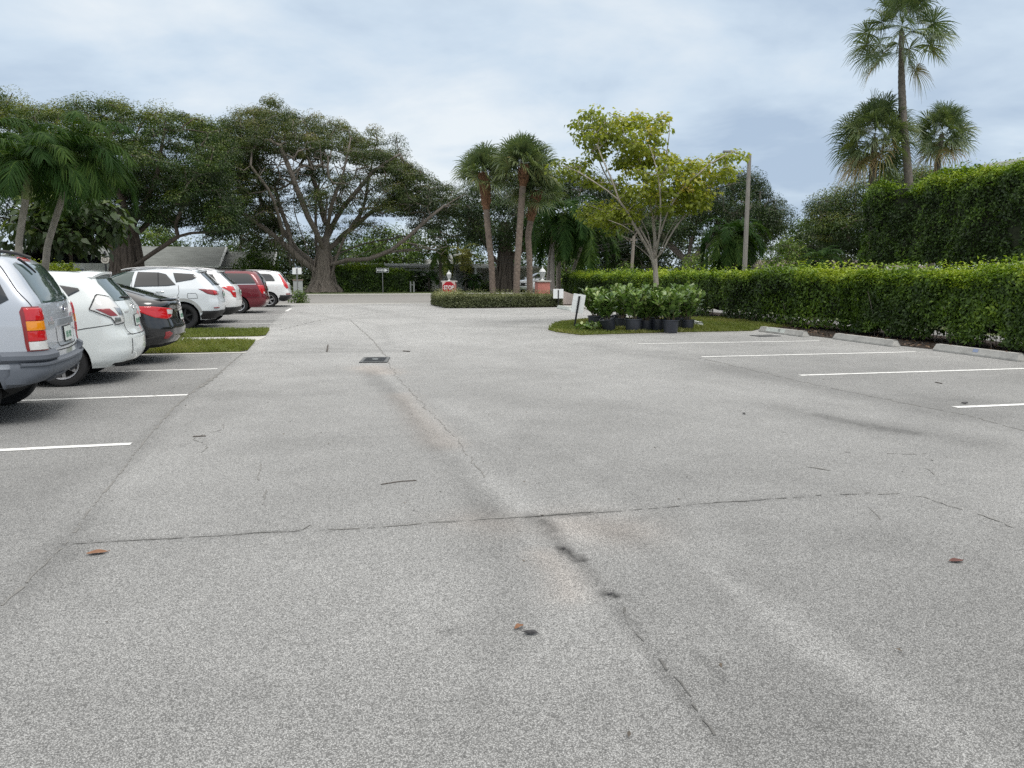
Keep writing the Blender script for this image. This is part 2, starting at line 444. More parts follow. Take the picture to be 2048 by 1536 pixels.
for p, q in (((6.52, 15.66), (10.85, 15.40)), ((6.66, 12.95), (11.18, 12.81)), ((6.91, 10.25), (11.5, 10.13)), ((7.01, 7.36), (11.6, 7.25)), ((7.15, 4.5), (11.8, 4.4))): pline(p, q)
for y in (24.9, 27.6, 30.4): pline((6.4, y), (12.2, y - .1), .10, M_lineold)

# --- joints and cracks, thin irregular tar-dark strips
M_crack = mat('tar_crack', (.12, .118, .112), rough=.95, var=.3, scale=30)
M_crackf = mat('tar_crack_faint', (.19, .186, .176), rough=.95, var=.25, scale=30)
def crack(px, w, m=None, jag=.03, seed=1, z=.0035, gaps=0.0):
    z = .0022 + .00022 * (seed % 9) + .00003 * seed
    pts = np.array([gp(*p)[:2] for p in px]); rg = np.random.RandomState(seed)
    s = np.r_[0, np.cumsum(np.linalg.norm(np.diff(pts, axis=0), axis=1))]; k = max(6, int(s[-1] / .045))
    t = np.linspace(0, s[-1], k); C = np.c_[np.interp(t, s, pts[:, 0]), np.interp(t, s, pts[:, 1])]
    j = np.convolve(rg.normal(0, jag, k + 6), np.ones(4) / 4, 'same')[3:3 + k]
    T = nrm(np.gradient(C, axis=0)); n = np.c_[-T[:, 1], T[:, 0]]; C = C + n * j[:, None]
    ww = w / 2 * np.clip(rg.normal(1, .5, k), .12, 2.2)[:, None]
    a = Acc(); on = rg.rand(k) > gaps
    a.add(np.concatenate([np.c_[C + n * ww, np.full(k, z)], np.c_[C - n * ww, np.full(k, z)]]), [(i, k + i, k + i + 1, i + 1) for i in range(k - 1) if on[i]])
    return structure(obj('pavement_crack', a, m or M_crack))
crack([(0, 1212), (60, 1158), (130, 1088), (180, 1020), (230, 960), (265, 912), (310, 858)], .011, m=M_crackf, jag=.010, seed=2, gaps=.2)
crack([(310, 858), (350, 812), (400, 772), (440, 745), (475, 715), (490, 703)], .022, jag=.012, seed=3, m=M_crackf)
crack([(400, 775), (425, 757), (442, 745)], .045, jag=.02, seed=31, m=M_crackf)
crack([(130, 1088), (250, 1082), (390, 1075), (500, 1068), (600, 1062), (618, 1050)], .008, jag=.014, seed=4, gaps=.05)
crack([(640, 1062), (760, 1054), (900, 1043), (1050, 1034)], .010, m=M_crackf, jag=.014, seed=5, gaps=.25)
crack([(1050, 1034), (1110, 1030), (1190, 1025)], .016, jag=.01, seed=6)
crack([(1190, 1026), (1300, 1018), (1400, 1008), (1490, 1002), (1600, 994), (1740, 986)], .008, jag=.012, seed=7, gaps=.15)
crack([(1740, 986), (1850, 996), (1960, 1030), (2048, 1062)], .010, m=M_crackf, jag=.03, seed=8, gaps=.45)
crack([(770, 718), (800, 760), (850, 815), (900, 865), (950, 925), (970, 955)], .009, m=M_crackf, jag=.03, seed=9, gaps=.2)
crack([(700, 640), (745, 680), (775, 716)], .02, m=M_crackf, jag=.02, seed=10)
crack([(1400, 716), (1600, 763), (1800, 805), (1940, 832), (2048, 862)], .014, m=M_crackf, jag=.03, seed=11, gaps=.1)
crack([(400, 905), (418, 890), (385, 878), (430, 862), (450, 845)], .008, m=M_crackf, jag=.03, seed=12, gaps=.3)
crack([(518, 928), (512, 940), (522, 950), (515, 962)], .008, jag=.03, seed=13, m=M_crackf)
crack([(536, 980), (532, 996), (524, 1010)], .007, jag=.02, seed=14, m=M_crackf)
crack([(1250, 1215), (1300, 1300), (1370, 1390), (1440, 1470)], .006, m=M_crack, jag=.03, seed=15, gaps=.3)
crack([(1600, 930), (1640, 935), (1665, 942)], .02, m=M_crackf, jag=.06, seed=16, gaps=.3)
crack([(1840, 935), (1870, 950)], .008, m=M_crackf, jag=.03, seed=17)
crack([(1690, 905), (1790, 908), (1950, 910)], .008, m=M_crackf, jag=.03, seed=18, gaps=.5)
crack([(1740, 1014), (1760, 1040)], .006, m=M_crackf, jag=.02, seed=19)
crack([(560, 660), (640, 640), (760, 625)], .03, m=M_crackf, jag=.05, seed=20, gaps=.3)
crack([(880, 640), (1000, 636), (1150, 632)], .03, m=M_crackf, jag=.05, seed=21, gaps=.5)
crack([(600, 612), (760, 609), (872, 610)], .05, m=M_crackf, jag=.03, seed=22, gaps=.1)

# --- grass strips by the stalls, the planted island and the bark bed under the hedge
M_lawn = mat('lawn_soil', (.11, .115, .045), rough=.95, var=.35, scale=9, bump=.5)
M_kerb = mat('kerb_concrete', (.46, .45, .42), rough=.85, var=.15, scale=5, bump=.15)
GRASS = leafmat('grass_blades', [(0, (.075, .105, .024)), (.5, (.15, .185, .040)), (1, (.33, .29, .12))], rough=.55, trans=.3)
def inside(P, poly):
    poly = np.array(poly)[:, :2]; r = np.zeros(len(P), bool); j = len(poly) - 1
    for i in range(len(poly)):
        (xi, yi), (xj, yj) = poly[i], poly[j]
        c = ((yi > P[:, 1]) != (yj > P[:, 1])) & (P[:, 0] < (xj - xi) * (P[:, 1] - yi) / (yj - yi + 1e-12) + xi)
        r ^= c; j = i
    return r
def grass(poly, n, h, z, seed):
    rg = np.random.RandomState(seed); po = np.array(poly)[:, :2]; lo, hi = po.min(0), po.max(0)
    Q = rg.rand(n * 3, 2) * (hi - lo) + lo; Q = Q[inside(Q, po)][:n]; n = len(Q)
    a = rg.rand(n) * 6.283; hh = h * (.45 + .75 * rg.rand(n)) * (.6 + .8 * vnoise(np.c_[Q, np.zeros(n)], 2.2)); w = .004 + .005 * rg.rand(n)
    lean = rg.normal(0, .55, (n, 2)) * hh[:, None]
    B = np.c_[Q, np.full(n, z)]; s = np.c_[np.cos(a) * w, np.sin(a) * w, np.zeros(n)]
    M_ = B + np.c_[lean * .4, hh * .6]; T = B + np.c_[lean, hh]
    V = np.stack([B - s, B + s, M_ + s * .8, T], 1).reshape(-1, 3); F = np.arange(4 * n).reshape(n, 4)
    tone = np.clip(.2 + .75 * vnoise(B, .9) * .7 + rg.rand(n) * .35 - .1, 0, 1)
    o = quads('grass', V, F, GRASS, tone=tone); o['kind'] = 'stuff'; return o
gA = [(-7.4, 15.9), (-1.75, 15.84), (-1.62, 16.1), (-1.66, 18.1), (-1.85, 18.35), (-7.4, 18.35)]
gB = [(-7.4, 19.6), (-1.72, 19.6), (-1.56, 19.9), (-1.6, 21.7), (-1.75, 21.95), (-7.4, 21.95)]
flat('grass_strip', gA, .012, M_lawn); grass(gA, 26000, .085, .012, 1)
flat('grass_strip', gB, .012, M_lawn); grass(gB, 22000, .085, .012, 2)
flat('path', [(-7.4, 18.36), (-1.62, 18.36), (-1.5, 19.59), (-7.4, 19.59)], .006, M_kerb)
flat('path', [(-7.4, 15.62), (-1.6, 15.62), (-1.6, 15.82), (-7.4, 15.88)], .006, M_kerb)
gI = [(5.73, 20.0), (5.74, 19.2), (6.05, 18.15), (7.2, 18.3), (8.6, 18.45), (10.0, 18.4), (10.9, 18.42), (11.7, 19.2), (12.9, 19.6), (12.9, 24.0), (8, 24.0), (6.7, 22.6)]
flat('grass_island', gI, .012, M_lawn); grass(gI, 42000, .075, .012, 3)
kb = [(5.66, 20.0), (5.67, 19.18), (6.0, 18.06), (7.2, 18.2), (8.6, 18.33), (10.0, 18.28), (10.95, 18.3)]
a = Acc(); k = len(kb); a.add([(x, y, .006) for x, y in kb] + [(x - .03, y - .12, .006) for x, y in kb], [(i, k + i, k + i + 1, i + 1) for i in range(k - 1)])
structure(obj('path', a, M_kerb))
M_mulch = mat('bark_mulch', (.026, .017, .011), rough=.95, var=.5, scale=35, bump=.8, bscale=60)
flat('planting_bed', [(12.05, 2), (14.6, 2), (14.6, 42), (12.6, 42), (12.35, 24), (11.6, 19.2), (11.35, 18.2), (11.55, 16), (11.9, 13), (12.1, 9)], .009, M_mulch)
flat('grass_verge', [(-30, 2), (-7.5, 2), (-7.5, 38.4), (-30, 38.4)], .008, M_lawn)
flat('island_bed', [(4.9, 38.3), (4.75, 35.6), (5.3, 33.2), (6.5, 32.9), (10.4, 33.2), (12.5, 36), (12.5, 38.4)], .009, M_mulch)
flat('sidewalk', [(10.0, 33.2), (14.5, 31.8), (14.5, 33.4), (10.3, 34.8)], .012, M_kerb)
# ================================================================== VEGETATION BUILDERS
def leaf_arrays(P, N, size, rg, aspect=.5, droop=.25, fold=.12, axis=None):
    n = len(P); N = nrm(N)
    a = rg.normal(0, 1, (n, 3)) if axis is None else axis + rg.normal(0, .45, (n, 3))
    a[:, 2] -= droop; a = nrm(a - N * np.sum(a * N, 1, keepdims=True)); s = np.cross(N, a)
    L = (np.asarray(size) * (.65 + .7 * rg.rand(n)))[:, None]; W = L * aspect * .5
    m = P + a * L * .45
    V = np.stack([P, m - s * W + N * fold * L, P + a * L - N * L * .08, m + s * W + N * fold * L], 1).reshape(-1, 3)
    return V, np.arange(4 * n).reshape(n, 4)
def foliage(name, P, N, size, m, parent, tone, seed=0, **k):
    V, F = leaf_arrays(np.asarray(P), np.asarray(N), size, np.random.RandomState(seed), **k)
    return quads(name, V, F, m, parent, tone)

BARK = mat('bark_grey', (.165, .142, .12), rough=.9, var=.45, scale=3, bump=.7, bscale=14, streak=(5, 5, .8))
BARK_DARK = mat('bark_dark', (.085, .068, .054), rough=.92, var=.5, scale=3, bump=.8, bscale=12, streak=(5, 5, .8))
BARK_PALE = mat('bark_pale', (.34, .30, .255), rough=.85, var=.3, scale=4, bump=.5, bscale=18, streak=(4, 4, 1))
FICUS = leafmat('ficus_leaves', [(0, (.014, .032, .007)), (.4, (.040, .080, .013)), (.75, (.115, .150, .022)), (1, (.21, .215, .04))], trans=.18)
FICUS_DRY = leafmat('ficus_leaves_dry', [(0, (.020, .036, .009)), (.4, (.056, .088, .018)), (.72, (.13, .145, .035)), (1, (.24, .20, .09))], trans=.18)
DARKLEAF = leafmat('dark_leaves', [(0, (.010, .024, .006)), (.5, (.030, .062, .012)), (1, (.10, .14, .028))], trans=.18)
GREENLEAF = leafmat('green_leaves', [(0, (.024, .052, .008)), (.5, (.070, .125, .016)), (1, (.19, .25, .035))], trans=.25)
YELLOWLEAF = leafmat('yellow_green_leaves', [(0, (.11, .14, .020)), (.5, (.22, .26, .032)), (.8, (.34, .345, .045)), (1, (.44, .34, .07))], trans=.42)
HEDGE = leafmat('hedge_leaves', [(0, (.016, .030, .008)), (.35, (.040, .075, .014)), (.62, (.11, .19, .020)), (.85, (.24, .33, .028)), (1, (.33, .40, .05))], trans=.2, rough=.42, spec=.3)
CLUSIA = leafmat('clusia_leaves', [(0, (.040, .078, .020)), (.45, (.10, .175, .040)), (.8, (.22, .31, .085)), (1, (.42, .47, .22))], rough=.33, trans=.15, spec=.5)
PALM = leafmat('palm_leaves', [(0, (.034, .058, .028)), (.5, (.088, .130, .060)), (.8, (.18, .215, .09)), (.93, (.25, .20, .08)), (1, (.28, .19, .09))], trans=.2, rough=.42)
FEATHER = leafmat('feather_palm_leaves', [(0, (.007, .024, .005)), (.5, (.024, .060, .012)), (.85, (.09, .145, .028)), (1, (.30, .29, .09))], trans=.25, rough=.6, spec=.12)
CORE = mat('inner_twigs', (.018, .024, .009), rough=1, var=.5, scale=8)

def grow(limbs, clumps, r_tip=.018, power=.46, step=.9, seed=0, curl=.35, rmax=9.0, upbias=.5):
    """limbs: 3-D polylines, the first starts at the ground; later ones start near an earlier one.
    Every clump gets a curved twig from the nearest bough. Returns tubes [(P, R)]."""
    rg = np.random.RandomState(seed); pos = []; par = []
    for li, line in enumerate(limbs):
        line = np.asarray(line, float)
        s = np.r_[0, np.cumsum(np.linalg.norm(np.diff(line, axis=0), axis=1))]; k = max(3, int(s[-1] / step) + 1)
        t = np.linspace(0, s[-1], k); Q = np.stack([np.interp(t, s, line[:, i]) for i in range(3)], 1)
        if len(Q) > 4: Q[1:-1] = (Q[:-2] + 2 * Q[1:-1] + Q[2:]) / 4
        Q[1:] += rg.normal(0, .035 * step, (k - 1, 3))
        if li == 0: p = -1
        else:
            p = int(np.argmin(np.linalg.norm(np.array(pos) - Q[0], axis=1))); Q = Q[1:]
        for q in Q: pos.append(q); par.append(p); p = len(pos) - 1
    cnt_leaf = []
    base = np.array(pos[0]); C = np.asarray(clumps)
    if len(C):
        A = np.array(pos); order = np.argsort([np.min(np.linalg.norm(A - c, axis=1)) for c in C])
        buf = np.zeros((len(pos) + len(C) * 14, 3)); n = len(pos); buf[:n] = A
        for ci in order:
            c = C[ci]; dv = c - buf[:n]; d = np.linalg.norm(dv, axis=1)
            cost = d + upbias * np.maximum(0, -dv[:, 2]) + .02 * np.linalg.norm(buf[:n] - base, axis=1)
            p = int(np.argmin(cost)); d0 = d[p]; k = max(1, min(12, int(round(d0 / step))))
            a = buf[p]; pd = nrm(a - buf[par[p]]) if par[p] >= 0 else np.array((0, 0, 1.))
            ctrl = a + pd * d0 * curl + rg.normal(0, .08, 3) * d0
            for i in range(1, k + 1):
                t = i / k; q = (1 - t) ** 2 * a + 2 * t * (1 - t) * ctrl + t * t * c
                if n >= len(buf): buf = np.concatenate([buf, np.zeros((1000, 3))])
                buf[n] = q; par.append(p); p = n; n += 1
            cnt_leaf.append(p)
        pos = buf[:n]
    pos = np.array(pos); n = len(pos); w = np.zeros(n)
    ch = [[] for _ in range(n)]
    for i, p in enumerate(par):
        if p >= 0: ch[p].append(i)
    for i in range(n - 1, -1, -1):
        w[i] = max(1.0, sum(w[c] for c in ch[i]) if ch[i] else 1.0)
    R = np.minimum(r_tip * w ** power, rmax)
    out_ = []; st = [0]
    while st:
        i = st.pop(); line = [par[i]] if par[i] >= 0 else []; rr = [min(R[i] * 1.05, R[par[i]])] if par[i] >= 0 else []
        while True:
            line.append(i); rr.append(R[i])
            if not ch[i]: break
            c = sorted(ch[i], key=lambda q: -w[q]); st.extend(c[1:]); i = c[0]
        if len(line) > 1: out_.append((pos[line], np.array(rr)))
    return out_
def tubes_acc(tb, thick=8):
    a = Acc()
    for P, R in tb: a.tube(P, R, thick if R.max() > .12 else (6 if R.max() > .04 else 4), cap=False)
    return a
def tubes_quads(name, tb, m, parent, thick=10, flare=0):
    Vs, Fs, n = [], [], 0
    for P, R in tb:
        V, F = tube(P, R, thick if R.max() > .12 else (6 if R.max() > .04 else 4)); Vs.append(V); Fs.append(F + n); n += len(V)
    return quads(name, np.concatenate(Vs), np.concatenate(Fs), m, parent, smooth=True)

def outline_pts(poly, D, thick, n, rg, squash=1.0):
    """points in a crown whose silhouette is the photo outline, thick metres deep"""
    po = np.array(poly, float); lo, hi = po.min(0), po.max(0); outp = []
    while len(outp) < n:
        q = rg.rand(2) * (hi - lo) + lo
        if not inside(q[None], po)[0]: continue
        e = seg_dist(q[None], list(map(tuple, po)) + [tuple(po[0])])[0] / (min(hi - lo) * .5)
        t = thick * math.sqrt(min(1, .12 + e)) * (rg.rand() * 2 - 1)
        outp.append(at(q[0], q[1], D + t))
    return np.array(outp)
def clump_leaves(C, n_per, rad, size, rg, flat_=.55, up=.7):
    n = len(C) * n_per; i = np.repeat(np.arange(len(C)), n_per)
    g = rg.normal(0, 1, (n, 3)); g *= (rg.rand(n) ** (1 / 3.0) / (np.linalg.norm(g, axis=1) + 1e-9))[:, None] * 1.15
    rr = (rad * (.6 + .8 * rg.rand(len(C))))[i][:, None]
    P = C[i] + g * rr * np.array((1, 1, flat_))
    P[:, 2] -= .25 * rr[:, 0] * (g[:, 0] ** 2 + g[:, 1] ** 2)
    N = g * np.array((.9, .9, 1.1)) + rg.normal(0, .38, (n, 3)) + np.array((0, 0, up))
    return P, N, i
def broad_tree(name, label, cat, limbs, clumps, n_per, rad, size, m, bark, seed, group=None, tone0=.45, tone_noise=.5, r_tip=.018, extra=None, power=.46, aspect=.5, flat_=.55, step=.9, top_tone=.0, rmax=9, upbias=.5, curl=.35, loc=None, trunk_name='trunk', bare=None):
    rg = np.random.RandomState(seed)
    base = np.asarray(limbs[0][0], float); root = thing(name, label, cat, base, group=group)
    tb = grow([np.asarray(l) - base for l in limbs], (clumps if bare is None else np.concatenate([clumps, bare])) - base, r_tip, power, step, seed, rmax=rmax, upbias=upbias, curl=curl)
    if extra: tb += [(np.asarray(P) - base, R) for P, R in extra]
    tubes_quads(trunk_name, tb, bark, root)
    P, N, i = clump_leaves(clumps - base, n_per, rad, size, rg, flat_)
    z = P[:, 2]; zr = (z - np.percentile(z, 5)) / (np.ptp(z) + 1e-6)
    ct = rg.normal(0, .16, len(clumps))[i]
    tone = tone0 + ct + .16 * (P[:, 2] - (clumps - base)[i][:, 2]) / (rad * flat_) + tone_noise * (vnoise(P + base, .45) - .5) + rg.normal(0, .10, len(P)) + top_tone * (zr - .5)  # leaf colour lightens towards clump and crown tops, painting in light from above
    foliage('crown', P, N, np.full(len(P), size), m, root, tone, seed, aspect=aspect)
    return root

# ------------------------------------------------------------------ palms
def fan_leaf(rg, L, Lp, el, az, nseg=34, dead=0.0):
    """one costapalmate frond; returns V, F, tone"""
    V = []; F = []
    def out3(P): # local (x outward, y side, z up) -> world
        P = np.asarray(P); ce, se = math.cos(el), math.sin(el); ca, sa = math.cos(az), math.sin(az)
        x = P[:, 0] * ce - P[:, 2] * se; z = P[:, 0] * se + P[:, 2] * ce; y = P[:, 1]
        return np.stack([x * ca - y * sa, x * sa + y * ca, z], 1)
    t = np.linspace(0, 1, 5); pc = np.stack([t * Lp, 0 * t, .0 * t], 1); pw = np.linspace(.022, .010, 5)
    pc = out3(pc); pc[:, 2] -= .16 * Lp * t ** 2 * math.cos(el) * (1 + dead)
    sd_ = np.array((-math.sin(az), math.cos(az), 0)); upv = np.array((0, 0, 1.0))
    for i in range(4):
        b = len(V); V += [pc[i] - sd_ * pw[i], pc[i] + sd_ * pw[i], pc[i + 1] + sd_ * pw[i + 1], pc[i + 1] - sd_ * pw[i + 1]]; F.append((b, b + 1, b + 2, b + 3))
    hub = pc[-1]; roll = rg.uniform(-1.15, 1.15); cR, sR = math.cos(roll), math.sin(roll)
    for k in range(nseg):
        ph = math.radians(-150 + 300 * (k + .5) / nseg) + rg.normal(0, .04)
        ls = L * (.62 + .38 * math.cos(ph / 2.2)) * rg.uniform(.88, 1.08)
        s = np.array((.03, .42, .72, 1.0)) * ls; wd = np.array((.010, .0225, .018, .003)) * (L / .95)
        d0 = np.array((math.cos(ph), math.sin(ph), 0)); lift = abs(math.sin(ph)) * .38
        dr = np.array((0, .02, .09, .22 + .22 * rg.rand())) * ls * (1.0 + dead * .8)
        yy, zz_ = d0[1] * s, lift * s * .8; c = np.stack([d0[0] * s, yy * cR - zz_ * sR, yy * sR + zz_ * cR], 1)
        pe = np.array((-d0[1], d0[0] * cR, d0[0] * sR)); c2 = out3(c) + hub; c2[:, 2] -= dr
        q = out3(pe[None])[0]
        tw = q + upv * .3 * rg.normal(0, 1)
        tw = tw / np.linalg.norm(tw)
        for i in range(3):
            b = len(V); V += [c2[i] - tw * wd[i], c2[i] + tw * wd[i], c2[i + 1] + tw * wd[i + 1], c2[i + 1] - tw * wd[i + 1]]; F.append((b, b + 1, b + 2, b + 3))
    return np.array(V), np.array(F)
def fan_crown(seed, n=40, L=1.0, Lp=1.0, lo=-50, hi=82, brown=0.15):
    rg = np.random.RandomState(seed); Vs, Fs, T, c = [], [], [], 0
    for i in range(n):
        f = (i + .5) / n; el = math.radians(hi + (lo - hi) * f ** .85 + rg.normal(0, 6)); az = i * 2.39996 + rg.normal(0, .15)
        dead = 1.0 if f > 1 - brown and rg.rand() < .75 else 0.0
        V, F = fan_leaf(rg, L * rg.uniform(.85, 1.1), Lp * rg.uniform(.8, 1.12) * (.75 + .35 * f), el, az, dead=dead)
        V[:, 2] += .45 * (1 - f) * L
        Vs.append(V); Fs.append(F + c); c += len(V)
        base = .93 if dead else (.30 + .35 * rg.rand() + .16 * f)
        T.append(np.clip(base + rg.normal(0, .07, len(F)), 0, 1))
    return np.concatenate(Vs), np.concatenate(Fs), np.concatenate(T)
def palm_trunk(name, pts, r, m, parent, rings=.09, n=12, amp=.05):
    pts = np.asarray(pts, float); s = np.r_[0, np.cumsum(np.linalg.norm(np.diff(pts, axis=0), axis=1))]
    k = max(8, int(s[-1] / rings)); t = np.linspace(0, s[-1], k)
    from_ = [np.interp(t, s, pts[:, i]) for i in range(3)]; P = np.stack(from_, 1)
    for _ in range(max(1, k // 10)): P[1:-1] = (P[:-2] + 2 * P[1:-1] + P[2:]) / 4
    R = np.interp(t / s[-1], np.linspace(0, 1, len(np.atleast_1d(r))), np.atleast_1d(r)) * (1 + amp * np.where(np.arange(k) % 2, 1, -1))
    V, F = tube(P, R, n); return quads(name, V, F, m, parent, smooth=True), P, R
SABAL_BARK = mat('sabal_bark', (.20, .155, .125), rough=.95, var=.4, scale=7, bump=.8, bscale=25)
SABAL_GREY = mat('sabal_bark_grey', (.155, .135, .115), rough=.95, var=.35, scale=7, bump=.8, bscale=25)
BOOTS = mat('sabal_boots', (.185, .095, .052), rough=.95, var=.55, scale=9, bump=.8, bscale=30)
RING_BARK = mat('ringed_palm_bark', (.27, .245, .215), rough=.9, var=.25, scale=5, bump=.4, bscale=30)
SHAFT = mat('crownshaft', (.145, .175, .06), rough=.5, var=.25, scale=4)
def sabal(label, pts, r, crown_seed, L, Lp, n=42, boots=None, bark=None, lo=-50, brown=.15, group=None, rz=0):
    pts = np.asarray(pts, float); root = thing('sabal_palm', label, 'palm tree', pts[0], group=group)
    P0 = pts - pts[0]; palm_trunk('trunk', P0, r, bark or SABAL_BARK, root, rings=.11, amp=.04)
    top = P0[-1]; rg = np.random.RandomState(crown_seed + 5)
    if boots:
        b0, r0, r1 = boots; d = nrm(P0[-1] - P0[-2]); a = Acc(); rad0 = np.atleast_1d(r)[-1]
        hgt = b0
        for i in range(int(hgt / .016)):
            f = rg.rand(); az = i * 2.4; c = top - d * hgt * (1 - f) * .95
            rr = rad0 * (1.0 + .35 * f); q = c + np.array((math.cos(az) * rr * .9, math.sin(az) * rr * .9, 0))
            tip = q + np.array((math.cos(az) * r0, math.sin(az) * r0, r1 * (.6 + .8 * rg.rand()))); sdv = np.array((-math.sin(az), math.cos(az), 0)) * .075
            a.add([q - sdv, q + sdv, tip + sdv * .35, tip - sdv * .35, (q + tip) / 2 + np.array((math.cos(az), math.sin(az), 0)) * .05], [(0, 1, 4), (1, 2, 4), (2, 3, 4), (3, 0, 4)])
        a.tube(np.array([top - d * hgt, top - d * hgt * .5, top + d * .15]), [rad0 * 1.02, rad0 * 1.3, rad0 * 1.15], 12)
        obj('leaf_bases', a, BOOTS, root)
    V, F, T = fan_crown(crown_seed, n, L, Lp, lo=lo, brown=brown)
    c, s = math.cos(rz), math.sin(rz); V = V @ np.array([[c, s, 0], [-s, c, 0], [0, 0, 1]])
    quads('crown', V + top, F, PALM, root, T)
    return root
def feather_crown(seed, n=13, L=2.3, leaflet=.5, lo=-10, hi=78, arch=1.9, nl=44, droop=.35, width=.028, vee=.5):
    rg = np.random.RandomState(seed); V = []; F = []; T = []
    for i in range(n):
        f = (i + .5) / n; e0 = math.radians(hi + (lo - hi) * f + rg.normal(0, 6)); az = i * 2.39996 + rg.normal(0, .25)
        Lf = L * rg.uniform(.85, 1.1); k = 16; ds = Lf / k; p = np.zeros(3); e = e0; R = [p.copy()]
        ca, sa = math.cos(az), math.sin(az); E = [e]
        for j in range(k):
            p = p + ds * np.array((math.cos(e) * ca, math.cos(e) * sa, math.sin(e))); R.append(p.copy()); e -= arch / k * (1 + .5 * j / k); e = max(e, -1.45); E.append(e)
        R = np.array(R); E = np.array(E); side = np.array((-sa, ca, 0)); tn = .35 + .3 * rg.rand()
        for j in range(k):
            w0, w1 = .022 * (1 - j / k) + .004, .022 * (1 - (j + 1) / k) + .004; b = len(V)
            V += [R[j] - side * w0, R[j] + side * w0, R[j + 1] + side * w1, R[j + 1] - side * w1]; F.append((b, b + 1, b + 2, b + 3)); T.append(.8)
        for q in range(nl):
            t = .14 + .86 * (q + .5) / nl; x = t * k; j = min(int(x), k - 1); base = R[j] + (R[j + 1] - R[j]) * (x - j); el = E[j]
            tg = np.array((math.cos(el) * ca, math.cos(el) * sa, math.sin(el))); upn = np.array((-math.sin(el) * ca, -math.sin(el) * sa, math.cos(el)))
            ll = leaflet * (math.sin(math.pi * min(.98, .12 + .85 * t)) ** .6) * rg.uniform(.85, 1.1)
            for sg in (-1, 1):
                d = nrm(tg * (.45 + .5 * t) + side * sg * .85 + upn * vee * (1 - .6 * t) + rg.normal(0, .16, 3))
                wv = nrm(np.cross(d, upn + rg.normal(0, .35, 3))); s = np.array((0, .5, 1.0)) * ll; dr = np.array((0, droop * .3, droop)) * ll * (1 + .4 * rg.rand())
                c = base + d[None] * s[:, None]; c[:, 2] -= dr; wd = (width, width * .9, .003)
                for m_ in range(2):
                    b = len(V); V += [c[m_] - wv * wd[m_], c[m_] + wv * wd[m_], c[m_ + 1] + wv * wd[m_ + 1], c[m_ + 1] - wv * wd[m_ + 1]]; F.append((b, b + 1, b + 2, b + 3)); T.append(tn + rg.normal(0, .09))
    return np.array(V), np.array(F), np.array(T)
def feather_palm(label, pts, r, seed, n=13, L=2.3, shaft=.8, group=None, name='feather_palm', bark=None, m=None, tone=0, **k):
    pts = np.asarray(pts, float); root = thing(name, label, 'palm tree', pts[0], group=group)
    P0 = pts - pts[0]; o, P, R = palm_trunk('trunk', P0, r, bark or RING_BARK, root, rings=.10, amp=.025)
    top = P0[-1]; d = nrm(P0[-1] - P0[-2]); rt = np.atleast_1d(r)[-1]
    if shaft:
        a = Acc(); a.tube(np.array([top - d * .05, top + d * shaft * .15, top + d * shaft * .6, top + d * shaft]), [rt * 1.05, rt * 1.45, rt * 1.15, rt * .55], 12); obj('crownshaft', a, SHAFT, root, smooth=60)
        top = top + d * shaft * .9
    V, F, T = feather_crown(seed, n, L, **k); quads('crown', V + top, F, m or FEATHER, root, T + tone)
    return root

